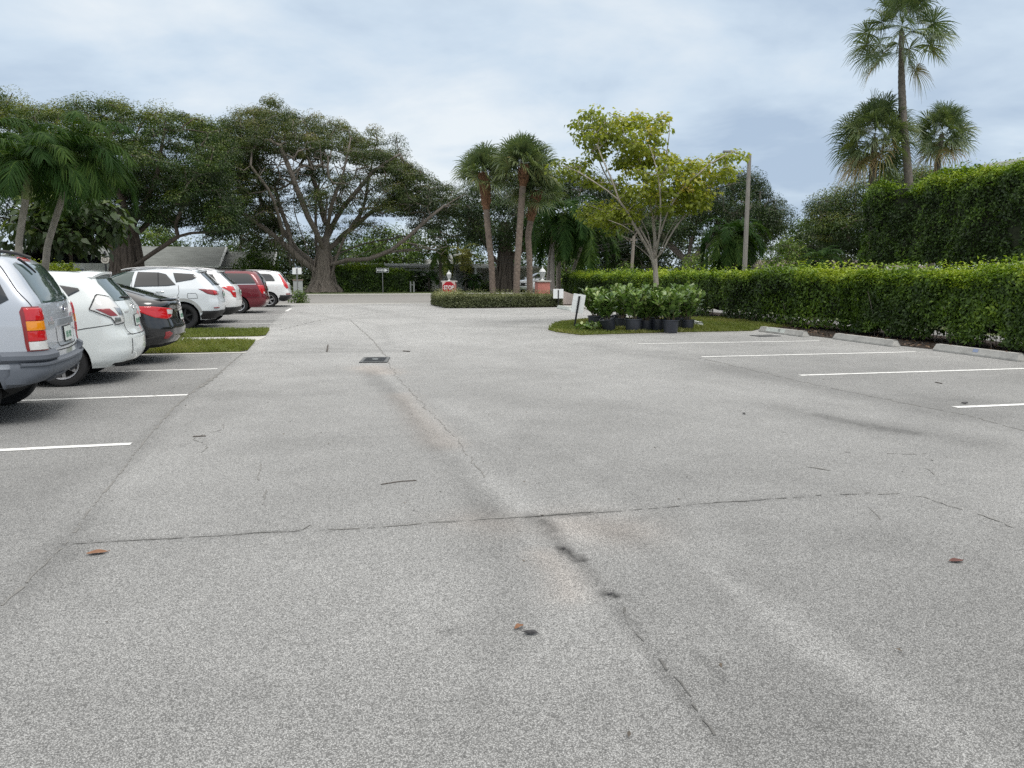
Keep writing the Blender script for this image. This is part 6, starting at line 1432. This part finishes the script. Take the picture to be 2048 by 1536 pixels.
# --- grey-roofed house at the left
o0 = gx(395, 62); Rz = 0.0
h1 = thing('house', 'house with grey shingle roofs and white gable edges beyond the left cars', 'house', o0, Rz)
a = Acc(); a.box((-6.5, 4.5, 1.05), (13, 9, 2.1)); a.box((3.0, 6.0, 1.0), (4.6, 7, 2.0)); obj('wall', a, M_WALL, h1)
r = Acc(); gable_roof(r, -13, 1.2, 0, 9, 2.12, 3.55, .5, 'x'); gable_roof(r, 1.8, 5.3, 2.5, 9.5, 2.06, 3.2, .35, 'x'); obj('roof', r, M_SHINGLE, h1)
g = Acc()
def barge(p, q, w=.2): g.tube([p, q], w / 2, 4)
barge((1.74, -.5, 2.02), (1.74, 4.5, 3.64)); barge((1.74, 9.5, 2.02), (1.74, 4.5, 3.64)); barge((5.70, 2.1, 2.0), (5.70, 6, 3.28)); g.box((-5.8, -.55, 2.0), (15, .06, .16)); g.box((3.6, 2.1, 1.96), (4.2, .06, .15)); obj('trim', g, M_TRIM, h1)
for x in (-10.5, -7, -3.5, -1): window_part(h1, (x, -.03, 1.2), 1.3, .95)
window_part(h1, (3.6, 2.47, 1.15), 1.2, .9)
# --- second roof, seen past the banyan at far left
o0 = gx(110, 56); h2 = thing('house', 'grey gabled house glimpsed behind the left banyan roots', 'house', o0)
a = Acc(); a.box((0, 4, 1.1), (9, 8, 2.2)); obj('wall', a, M_WALL, h2); r = Acc(); gable_roof(r, -4.5, 4.5, 0, 8, 2.2, 3.75, .5, 'y'); obj('roof', r, M_SHINGLE, h2)
g = Acc(); barge((-5, -.52, 2.0), (0, -.52, 3.85)); barge((5, -.52, 2.0), (0, -.52, 3.85)); obj('trim', g, M_TRIM, h2); window_part(h2, (1.2, -.03, 1.3), 1.4, 1.0)
# --- flat-roofed house over the street
o0 = gx(870, 66.5); h3 = thing('house', 'low flat-roofed grey house with shuttered window behind the stop sign', 'house', o0)
a = Acc(); a.box((-.6, 4, 1.05), (9.4, 8, 2.1)); a.box((-5.9, 5.5, 1.0), (3.0, 8, 1.98)); obj('wall', a, M_WALL, h3)
r = Acc(); r.box((-.9, 3.9, 2.19), (11.0, 9.0, .16), b=.01); r.box((-6.4, 5.2, 2.16), (3.0, 9.4, .14)); obj('roof', r, M_TRIM, h3)
f = Acc(); f.box((-.9, -.63, 2.02), (10.9, .05, .18)); obj('fascia', f, M_FASCIA, h3)
s = Acc(); s.box((2.45, -.02, 1.22), (1.26, .06, 1.16))
for i in range(10): s.box((1.89 + i * .124, -.06, 1.22), (.055, .05, 1.14))
obj('shutter', s, mat('shutter_grey', (.30, .31, .315), rough=.6), h3); window_part(h3, (-2.0, -.03, 1.2), 1.5, 1.0)
# clerestory block of the same house
b = Acc(); V = [(.3, 6, 2.27), (4.0, 6, 2.27), (4.0, 6, 3.45), (.3, 6, 2.75), (.3, 10, 2.27), (4.0, 10, 2.27), (4.0, 10, 3.45), (.3, 10, 2.75)]
b.add(V, [(0, 1, 2, 3), (7, 6, 5, 4), (0, 4, 5, 1), (1, 5, 6, 2), (2, 6, 7, 3), (3, 7, 4, 0)]); obj('clerestory', b, M_WALLW, h3)
b = Acc(); b.add([(2.5, 5.98, 2.5), (3.7, 5.98, 2.5), (3.7, 5.98, 3.2), (2.5, 5.98, 3.0), (2.5, 6.1, 2.5), (3.7, 6.1, 2.5), (3.7, 6.1, 3.2), (2.5, 6.1, 3.0)], [(0, 1, 2, 3), (7, 6, 5, 4), (0, 4, 5, 1), (1, 5, 6, 2), (2, 6, 7, 3), (3, 7, 4, 0)]); obj('clerestory_window', b, M_GLASSW, h3)
# --- carport behind the palms
o0 = gx(1040, 66); h4 = thing('carport', 'low white-edged carport behind the island palm trunks', 'carport', o0)
r = Acc(); r.box((0, 2.5, 2.0), (8.0, 5, .16), b=.01); obj('roof', r, M_TRIM, h4)
for x in (-3.8, 3.8):
    for y in (.2, 4.8): p = Acc(); p.box((x, y, .96), (.14, .14, 1.92)); obj('post', p, M_TRIM, h4)
w = Acc(); w.box((0, 5.1, .96), (8, .15, 1.92)); obj('wall', w, M_WALL, h4)
# --- brown-roofed house right
o0 = gx(1690, 62); h5 = thing('house', 'brown-shingled house roof showing above the hedge at right', 'house', o0)
a = Acc(); a.box((0, 4, .98), (14, 8, 1.96)); obj('wall', a, M_WALLW, h5); r = Acc(); gable_roof(r, -7, 4.8, 0, 8, 1.66, 2.42, .5, 'x'); gable_roof(r, 4.9, 9, .8, 8, 1.62, 2.3, .4, 'x'); obj('roof', r, M_SHINGLEB, h5); g = Acc(); g.box((-1, -.55, 1.5), (13.4, .06, .16)); obj('trim', g, M_TRIM, h5)
for x in (-4, 0, 3): window_part(h5, (x, -.03, .95), 1.2, .8)
# --- white building beyond the tall hedge
h6 = thing('building', 'white flat roof edge just above the tall hedge at far right', 'building', (26.0, 15.0, 0))
a = Acc(); a.box((5, 0, 2.7), (10, 22.5, 5.4)); obj('wall', a, M_WALLW, h6); r = Acc(); r.box((4.8, 0, 5.60), (10.8, 23.2, .36), b=.02); obj('roof', r, mat('white_membrane', (.74, .74, .73), rough=.7, var=.06), h6)
for y in (-7, -2, 3, 8): 
    w_ = window_part(h6, (-.03, y, 3.4), 1.6, 1.3); w_.rotation_euler = (0, 0, -math.pi / 2)

def text_mesh(s, size, depth=.004):
    cu = bpy.data.curves.new('t', 'FONT'); cu.body = s; cu.size = size; cu.extrude = depth; cu.offset = size * .028; cu.align_x = 'CENTER'; cu.align_y = 'CENTER'
    o = bpy.data.objects.new('t', cu); COL.objects.link(o); dg = bpy.context.evaluated_depsgraph_get(); me = bpy.data.meshes.new_from_object(o.evaluated_get(dg)); bpy.data.objects.remove(o); bpy.data.curves.remove(cu); return me
def lettering(s, size, m, parent, loc, sx=1.0, bold=0.0, rot=(math.pi / 2, 0, 0), name='lettering'):
    me = text_mesh(s, size); o = link(name, me, m, parent); o.location = loc; o.rotation_euler = rot; o.scale = (sx, 1, 1); return o
# --- entrance pillars with lanterns
def lantern(label, p, z, name='lantern', white=True, k=1.0, group=None):
    root = thing(name, label, 'lantern', (p[0], p[1], z), group=group); m = M_TRIM if white else M_BLACK
    a = Acc(); a.lathe([(.11 * k, 0), (.10 * k, .02 * k), (.045 * k, .06 * k), (.035 * k, .11 * k), (.06 * k, .14 * k), (.085 * k, .16 * k)], 14); obj('base', a, m, root, smooth=50)
    g = Acc(); g.lathe([(.075 * k, .16 * k), (.13 * k, .32 * k), (.145 * k, .42 * k)], 12, cap=False); obj('glass', g, glass('frosted_glass', (.42, .44, .44), .15), root)
    f = Acc()
    for i in range(6): t = i * math.pi / 3; c, s_ = math.cos(t), math.sin(t); f.tube([(c * .077 * k, s_ * .077 * k, .16 * k), (c * .134 * k, s_ * .134 * k, .32 * k), (c * .15 * k, s_ * .15 * k, .42 * k)], .010 * k, 5)
    obj('frame', f, m, root); c = Acc(); c.lathe([(.17 * k, .415 * k), (.165 * k, .44 * k), (.11 * k, .53 * k), (.045 * k, .58 * k), (.03 * k, .60 * k), (.035 * k, .63 * k), (.012 * k, .68 * k), (.002, .73 * k)], 14); obj('cap', c, m, root, smooth=50)
    return root
def pillar(label, px, D, w, h):
    p = gx(px, D); root = thing('gate_pillar', label, 'pillar', p, group='coral pillars at the car park entrance'); a = Acc(); a.box((0, 0, h / 2), (w, w, h), b=.02); obj('shaft', a, M_PINK, root); c = Acc(); c.box((0, 0, h + .035), (w + .10, w + .10, .07), b=.012); obj('cap', c, M_CAP, root); return p
pl = pillar('coral pillar behind the stop sign', 898, 37.2, .60, 1.08); pr = pillar('taller coral pillar at the right end of the dwarf hedge', 1085, 36.3, .58, 1.10)
lantern('white lantern on the pillar behind the stop sign', pl, 1.15, k=.72, group=None); lantern('large white lantern on the right-hand coral pillar', pr, 1.17, k=.95)
# --- stop sign
p = gx(897, 36.6); st = thing('stop_sign', 'red stop sign on a pale board in front of the left pillar', 'sign', p, -YAW * .4)
a = Acc(); a.box((0, 0, .83), (.60, .025, .58), b=.006); obj('board', a, mat('sign_backing', (.60, .50, .47), rough=.6), st)
a = Acc(); k = 8; R = .30; V = [(R * math.cos(math.pi / 8 + i * math.pi / 4), -.016, .83 + R * math.sin(math.pi / 8 + i * math.pi / 4)) for i in range(k)]; V += [(x, -.024, z) for x, y, z in V]; a.add(V, [tuple(range(8)), tuple(range(15, 7, -1))] + [(i, (i + 1) % 8, 8 + (i + 1) % 8, 8 + i) for i in range(8)]); obj('face', a, M_SIGNRED, st)
lettering('STOP', .25, M_WHITE, st, (0, -.029, .83), .80); a = Acc(); a.box((0, .03, .45), (.06, .04, .9)); obj('post', a, M_GREY, st)
# --- one-way sign over the street
p = gx(765, 58.8); ow = thing('one_way_sign', 'black one-way sign with white arrow on a grey post', 'sign', p)
a = Acc(); a.tube([(0, .03, 0), (0, .03, 1.86)], .035, 8); obj('post', a, M_GREY, ow); zc = 1.70; a = Acc(); a.box((0, 0, zc), (.94, .02, .32), b=.005); obj('border', a, M_WHITE, ow); a = Acc(); a.box((0, -.012, zc), (.90, .012, .28), b=.003); obj('panel', a, mat('sign_dark_green_black', (.016, .026, .024), rough=.4), ow)
a = Acc(); V = [(-.40, zc - .065), (.16, zc - .065), (.16, zc - .125), (.41, zc), (.16, zc + .125), (.16, zc + .065), (-.40, zc + .065)]; V3 = [(x, -.021, z) for x, z in V] + [(x, -.018, z) for x, z in V]; a.add(V3, [tuple(range(7))[::-1]] + [(i, (i + 1) % 7, 7 + (i + 1) % 7, 7 + i) for i in range(7)]); obj('arrow', a, M_WHITE, ow); lettering('ONE WAY', .115, M_BLACK, ow, (-.09, -.0225, zc), .95)
# --- backs of the white parking signs
def panel_sign(label, p, w, h, z, lean=0.0, rz=0.0, post_r=.022, post_m=M_BLACK, post_front=True, top=None, name='parking_sign'):
    root = thing(name, label, 'sign', (p[0], p[1], 0), rz); root.rotation_euler = (0, lean, rz); a = Acc(); a.box((0, 0, z), (w, .012, h), b=.004); obj('panel', a, M_WHITE, root)
    b = Acc(); b.box((0, -.02 if post_front else .02, (top or z + h * .40) / 2), (post_r * 2, .026, top or z + h * .40)); obj('post', b, post_m, root); return root
panel_sign('leaning white sign seen from behind, black stake down its middle, beside the potted shrubs', gp(1148, 657), .34, .52, .70, lean=math.radians(9), rz=-.25, post_r=.026)
panel_sign('white sign back on black stake left of the long hedge, beyond the leaning one', gx(1117, 34.6), .46, .42, .60, rz=-.1, post_r=.022)
panel_sign('white sign on grey post at the street end of the car row', gx(594, 44), .50, .36, 1.62, rz=-.1, post_r=.035, post_m=M_GREY)
p = gx(595, 45.2); cb = thing('utility_cabinet', 'pale grey utility cabinet under the white sign by the banyan', 'cabinet', p); a = Acc(); a.box((0, 0, .55), (.52, .4, 1.06), b=.02); obj('body', a, mat('cabinet_grey', (.36, .38, .37), rough=.6, var=.1), cb); a = Acc(); a.box((0, 0, 1.10), (.60, .48, .05), b=.01); obj('lid', a, mat('cabinet_lid', (.24, .18, .15), rough=.7), cb); a = Acc(); a.box((0, -.203, .55), (.42, .012, .86), b=.004); obj('door', a, mat('cabinet_door', (.33, .35, .34), rough=.6), cb)
# --- low wall with signs right of the pillar
lw = thing('low_wall', 'short pale curved wall between the pillar and the hedge', 'wall', gx(1128, 37.5)); a = Acc(); P = [(-.35 + .12 * i, .25 * math.sin(i * .35)) for i in range(12)]
V = []
for i, (x, y) in enumerate(P):
    h = .78 - .04 * i; V += [(x, y, 0), (x, y, h), (x, y + .18, h), (x, y + .18, 0)]
a.add(V, [(i * 4 + j, i * 4 + (j + 1) % 4, i * 4 + 4 + (j + 1) % 4, i * 4 + 4 + j) for i in range(11) for j in range(4)] + [(3, 2, 1, 0), (44, 45, 46, 47)]); obj('stucco', a, mat('pale_pink_stucco', (.50, .44, .40), rough=.9, var=.1), lw)
# --- lamp with number plate before the left banyan
p = gx(212, 44.5); nl = thing('number_lamp', 'round pale disc reading 15 on dark post before the left banyan', 'sign', p); a = Acc(); a.tube([(0, .03, 0), (0, .03, 2.75)], .055, 8); obj('post', a, M_BLACK, nl); zc = at(212, 519, 44.5)[2]
a = Acc(); t = np.linspace(0, 2 * math.pi, 25)[:-1]; sq = lambda c: np.sign(c) * abs(c) ** .75; V = [(sq(math.cos(q)) * .21, -.03, zc + sq(math.sin(q)) * .22) for q in t] + [(sq(math.cos(q)) * .21, .02, zc + sq(math.sin(q)) * .22) for q in t]; a.add(V, [tuple(range(24)), tuple(range(47, 23, -1))] + [(i, (i + 1) % 24, 24 + (i + 1) % 24, 24 + i) for i in range(24)]); obj('rim', a, mat('lamp_pale', (.45, .43, .38), rough=.5), nl); a = Acc(); V = [(math.cos(q) * .155, -.036, zc + math.sin(q) * .16) for q in t]; a.add(V, [tuple(range(24))]); obj('face', a, mat('lamp_face', (.20, .185, .155), rough=.5), nl); lettering('15', .20, mat('pale_letter', (.6, .58, .52), rough=.6), nl, (0, -.042, zc - .01)); a = Acc(); a.box((0, .0, zc + .30), (.20, .12, .12), b=.03); obj('cap', a, M_BLACK, nl)
# --- poles
p = gx(1489, 38.0); q0 = at(1500, 308, 38.0); lp = thing('light_pole', 'tall weathered light pole with short arm behind the hedge', 'light pole', p)
H_ = q0[2]; a = Acc(); a.tube([(0, 0, 0), (0, 0, H_ * .5), (0, 0, H_)], np.array((.125, .11, .09)), 8); obj('pole', a, M_POLE, lp); ax = -np.array((cY, -sY)); a = Acc(); a.tube([(0, 0, H_ - .25), (ax[0] * .35, ax[1] * .35, H_ - .06), (ax[0] * .75, ax[1] * .75, H_ + .08)], .035, 8); obj('arm', a, M_GREY, lp); a = Acc(); a.box((ax[0] * 1.0, ax[1] * 1.0, H_ + .10), (.55, .22, .12), rz=-YAW, b=.04); obj('lamp_head', a, M_GREY, lp)
p = gx(1117, 43.5); up = thing('utility_post', 'plain pale wooden post behind the curved entrance palm', 'post', p); a = Acc(); z_ = at(1117, 488, 43.5)[2]; a.tube([(0, 0, 0), (0, 0, z_)], np.array((.135, .12)), 10); obj('shaft', a, M_WOOD, up); a = Acc(); a.lathe([(.13, z_), (.10, z_ + .05), (.01, z_ + .06)], 10); obj('cap', a, M_GREY, up)
p = gx(1261, 55); t_ = at(1268, 472, 55); lu = thing('utility_post', 'leaning brown utility post behind the young tree', 'post', p); d_ = t_ - p; a = Acc(); a.tube([(0, 0, 0), tuple(d_)], np.array((.14, .11)), 8); obj('shaft', a, M_WOOD, lu); a = Acc(); a.box(tuple(d_ * .93), (.5, .08, .08)); obj('crossarm', a, M_WOOD, lu)
p = gx(-2, 26.5); z_ = at(0, 395, 26.5)[2]; lp2 = thing('light_pole', 'pale slim pole cut off by the left edge of the view', 'light pole', p); a = Acc(); a.tube([(0, 0, 0), (0, 0, z_)], .075, 10); obj('pole', a, M_TRIM, lp2); a = Acc(); a.lathe([(.09, z_), (.12, z_ + .1), (.02, z_ + .2)], 10); obj('cap', a, M_TRIM, lp2)
e0 = at(1268, 478, 55)
for i, dz in enumerate((0, -.22, -.45)):
    a = Acc(); q1 = gx(820, 61) + (0, 0, 2.6 + dz); q2 = gx(1760, 61) + (0, 0, 4.0 + dz); P = [q1 + (e0 + (0, 0, dz) - q1) * t - np.array((0, 0, .5 * 4 * t * (1 - t))) for t in np.linspace(0, 1, 9)] + [e0 + (0, 0, dz) + (q2 - e0 - (0, 0, dz)) * t - np.array((0, 0, .5 * 4 * t * (1 - t))) for t in np.linspace(0, 1, 9)[1:]]
    set_props(obj('power_cable', Acc().tube(P, .014, 4), M_BLACK), 'thin dark overhead cable running past the leaning utility post', 'cable', 'overhead cables behind the young tree')
p = gx(823, 60.4); wp = thing('marker_post', 'pair of pale short posts at the right end of the house hedge', 'post', p)
for x in (-.10, .16): a = Acc(); a.box((x, 0, .42), (.11, .11, .84), b=.01); obj('shaft', a, M_FASCIA, wp)
a = Acc(); a.box((.03, .02, .58), (.18, .05, .07)); obj('rail', a, M_FASCIA, wp)

# --- concrete wheel stops
M_STOP = mat('wheel_stop_concrete', (.37, .365, .345), rough=.9, var=.20, scale=6, bump=.35, bscale=45)
M_STOPW = mat('wheel_stop_paint', (.50, .53, .50), rough=.8, var=.15, scale=10)
def wheel_stop(label, p, q, num=None, h=.135, w=.19, m=None):
    p, q = np.array(p[:2]), np.array(q[:2]); c = (p + q) / 2; Lh = np.linalg.norm(q - p); az = math.atan2(*(q - p)[::-1]); root = thing('wheel_stop', label, 'wheel stop', (c[0], c[1], 0.004), az, 'concrete wheel stops')
    bm = bmesh.new(); sec = [(-w / 2, 0), (w / 2, 0), (w / 2, .03), (w * .27, h), (-w * .27, h), (-w / 2, .03)]; V = []
    ks = np.r_[-1, np.linspace(-.96, .96, 9), 1]
    for k_ in ks:
        e_ = 1 if abs(k_) < .99 else .0
        for y, z in sec: V.append((k_ * Lh / 2 - (.05 * np.sign(k_) if abs(k_) > .99 and z > .05 else 0), y * (.97 if not e_ else 1), z * (.96 if not e_ else 1)))
    a = Acc(); n = len(ks); a.add(V, [(i * 6 + j, i * 6 + (j + 1) % 6, i * 6 + 6 + (j + 1) % 6, i * 6 + 6 + j) for i in range(n - 1) for j in range(6)] + [tuple(range(6))[::-1], tuple(range(n * 6 - 6, n * 6))]); bm.free(); obj('block', a, m or M_STOP, root)
    for x in (-Lh * .33, Lh * .33): a = Acc(); a.lathe([(.016, h), (.016, h + .012), (.001, h + .014)], 8, (x, 0, 0)); obj('pin', a, mat('rusty_pin', (.12, .07, .045), rough=.9), root)
    return root, Lh
def face_patch(root, Lh, x0, x1, m, sg, w=.19, h=.135, name='paint_patch', t0=.08, t1=.95):
    A = np.array((w / 2, .03)); B = np.array((w * .27, h)); n = np.array((h - .03, w * .23)); n /= np.linalg.norm(n); V = []
    for x, t in ((x0, t0), (x1, t0), (x1, t1), (x0, t1)): s_ = A + (B - A) * t + n * .003; V.append((x, sg * s_[0], s_[1]))
    a = Acc(); a.add(V, [(0, 1, 2, 3)]); return obj(name, a, m, root)
r1, l1 = wheel_stop('concrete wheel stop with white painted patch and stencilled number at the grass island', gp(1523, 663), gp(1612, 674))
# the long axis points from far to near: the face towards the lane is local -y or +y
def stencil(root, txt, x, sg, m, size=.085):
    w, h = .19, .135; A = np.array((w / 2, .03)); B = np.array((w * .27, h)); mid = (A + B) / 2; n = np.array((h - .03, w * .23)); n /= np.linalg.norm(n); sl = math.atan2(h - .03, w * .23)
    me = text_mesh(txt, size, .001); o = link('stencil', me, m, root); o.location = (x, sg * (mid[0] + n[0] * .006), mid[1] + n[1] * .006); o.rotation_euler = (sl if sg < 0 else math.pi - sl, 0, 0 if sg < 0 else math.pi); return o
face_patch(r1, l1, -l1 * .33, l1 * .10, M_STOPW, -1); stencil(r1, '66', -.05, -1, M_BLACK, .10)
wheel_stop('plain concrete wheel stop between the numbered one and the blue-marked one', gp(1672, 678), gp(1793, 694))
r3, l3 = wheel_stop('concrete wheel stop with faint blue mark nearest the right edge', gp(1873, 701), gp(2044, 723)); face_patch(r3, l3, -.02, .10, mat('blue_mark', (.24, .29, .42), rough=.8), -1, t0=.35, t1=.9)
r4, l4 = wheel_stop('weathered pale wheel stop by the far end of the dwarf hedge', gx(1118, 33.4), gx(1143, 31.6), m=M_STOPW)
wheel_stop('half-hidden wheel stop behind the last potted shrub', gp(1385, 650), gp(1402, 654), m=M_STOPW)
# --- drain grates
M_IRON = mat('cast_iron', (.045, .05, .055), rough=.55, metal=.6, var=.25, scale=12, bump=.2)
pa, pb, pc_, pd_ = gp(721, 717), gp(774, 716.5), gp(779, 724), gp(727, 725.5); c = (pa + pb + pc_ + pd_) / 4
dr = thing('drain_cover', 'dark iron drain cover set in the lane', 'drain cover', (c[0], c[1], 0), math.atan2((pb - pa)[1], (pb - pa)[0]))
lx, ly = np.linalg.norm(pb - pa), .80
a = Acc(); a.box((0, 0, .006), (lx, ly, .012)); obj('plate', a, M_IRON, dr); f = Acc()
for s_ in (-1, 1): f.box((0, s_ * (ly / 2 - .03), .012), (lx, .06, .012)); f.box((s_ * (lx / 2 - .03), 0, .0125), (.06, ly - .12, .012))
obj('frame', f, mat('cast_iron_light', (.14, .145, .145), rough=.7, metal=.3, var=.2, scale=10), dr); f = Acc()
for i in range(7): f.box((0, -ly * .36 + i * ly * .12, .016), (lx * .82, .035, .008))
obj('bars', f, mat('iron_bars', (.07, .075, .08), rough=.6, metal=.5), dr)
a = Acc(); a.lathe([(.06, .018), (.06, .024), (.001, .026)], 12, (0, .02, 0)); obj('boss', a, mat('boss_grey', (.25, .27, .27), rough=.6), dr)
p = gp(1531, 672); dr2 = thing('drain_cover', 'flat dark cover beside the numbered wheel stop', 'drain cover', (p[0], p[1], 0), .1); a = Acc(); a.box((0, 0, .005), (.62, .42, .010)); obj('plate', a, mat('dark_cover', (.10, .10, .10), rough=.8), dr2); a = Acc(); a.box((0, .16, .011), (.62, .05, .008)); a.box((0, -.16, .011), (.62, .05, .008)); obj('frame', a, M_IRON, dr2)
# --- fallen leaves, twigs and bits on the asphalt
def fallen_leaf(label, p, size, az, m, curl=.12):
    root = thing('fallen_leaf', label, 'leaf', (p[0], p[1], .006), az); a = Acc(); n = 9; V = []
    for i in range(n):
        t = i / (n - 1); w = size * .26 * math.sin(math.pi * min(1, t * .97 + .015)) ** .75; z = curl * size * (math.sin(math.pi * t)) ** 2 * .5
        V += [((t - .5) * size, -w, z + curl * size * .35), ((t - .5) * size, 0, z + .002), ((t - .5) * size, w, z + curl * size * .45)]
    a.add(V, [(i * 3 + j, i * 3 + j + 1, i * 3 + 4 + j, i * 3 + 3 + j) for i in range(n - 1) for j in (0, 1)]); obj('blade', a, m, root, smooth=180); s = Acc(); s.tube([(size * .45, 0, .004), (size * .62, .01, .003)], .0018, 5); obj('stalk', s, m, root)
LB = mat('dead_leaf', (.20, .085, .035), rough=.7, var=.35, scale=18, var2=(.30, .15, .08)); LB2 = mat('dead_leaf_dark', (.11, .04, .03), rough=.75, var=.3, scale=18)
fallen_leaf('brown fallen leaf near the left end of the joint', gp(194, 1108), .105, .1, LB); fallen_leaf('dark red-brown fallen leaf at the right of the lane', gp(1912, 1124), .082, -.1, LB2); fallen_leaf('small curled orange-brown leaf near the lane centre', gp(1038, 1258), .052, .5, LB, .3)
def litter(label, p, s, m, seed, name='litter'):
    rg = np.random.RandomState(seed); a = Acc(); V = [(rg.normal(0, s * .45), rg.normal(0, s * .28), rg.rand() * s * .35 + .004) for _ in range(9)]; bm = bmesh.new(); [bm.verts.new(v) for v in V]; bmesh.ops.convex_hull(bm, input=bm.verts); bm.verts.index_update()
    me = bpy.data.meshes.new(name); bm.to_mesh(me); bm.free(); o = link(name, me, m); o.location = (p[0], p[1], .001); set_props(o, label, 'debris'); return o
M_BIT = mat('dark_bit', (.05, .048, .05), rough=.85, var=.3, scale=40)
litter('dark flattened scrap beside the small orange leaf', gp(1064, 1269), .042, M_BIT, 1, 'scrap'); litter('dark clod on the oil stain', gp(1222, 1189), .028, M_BIT, 2, 'clod'); litter('small dark seed pod by the nearest right stall line', gp(1930, 808), .07, M_BIT, 3, 'seed_pod'); litter('dark crumb on the lane right of the drain', gp(1488, 829), .05, M_BIT, 4, 'crumb'); litter('dark crumb of bark at the brown stain below the joint', gp(1128, 1098), .025, M_BIT, 5, 'bark_crumb')
def twig(label, pts, r, m=None): P = np.array([gp(*q) for q in pts]); P[:, 2] = r + .002; set_props(obj('twig', Acc().tube(P, r, 5), m or mat('twig', (.075, .06, .05), rough=.9)), label, 'twig')
twig('long thin curved twig in the middle of the lane', [(762, 970), (800, 964), (833, 962)], .0035); twig('short dark twig near the left joint', [(386, 874), (412, 873)], .005); twig('dark stick standing out on the pale lane near the grass strips', [(656, 691), (654, 704)], .012); twig('small stick right of the drain cover', [(806, 703), (820, 704)], .010); twig('short twig in the second right stall', [(1870, 765), (1884, 768)], .006)
# small scatter of leaf crumbs
rg = np.random.RandomState(3); n = 420; Q = np.c_[rg.uniform(-7, 12, n), 2.2 + 30 * rg.rand(n) ** 1.3, np.full(n, .006)]
o = foliage('leaf_litter', Q, np.c_[rg.normal(0, .25, (n, 2)), np.ones(n)], np.full(n, .022), leafmat('litter_leaves', [(0, (.05, .045, .04)), (.6, (.10, .075, .05)), (1, (.17, .12, .07))], trans=0), None, rg.rand(n), 4, droop=0); o['kind'] = 'stuff'
Qb = np.c_[rg.uniform(11.6, 14, 6000), rg.uniform(3, 40, 6000), np.full(6000, .012)]; k = inside(Qb, [(12.05, 2), (14.6, 2), (14.6, 42), (12.6, 42), (12.35, 24), (11.6, 19.2), (11.35, 18.2), (11.55, 16), (11.9, 13), (12.1, 9)]); Qb = Qb[k]
o = foliage('leaf_litter', Qb, np.c_[rg.normal(0, .5, (len(Qb), 2)), np.ones(len(Qb))], np.full(len(Qb), .07), leafmat('bed_leaves', [(0, (.03, .02, .015)), (.5, (.085, .05, .03)), (1, (.19, .12, .07))], trans=0), None, rg.rand(len(Qb)), 4, droop=0); o['kind'] = 'stuff'
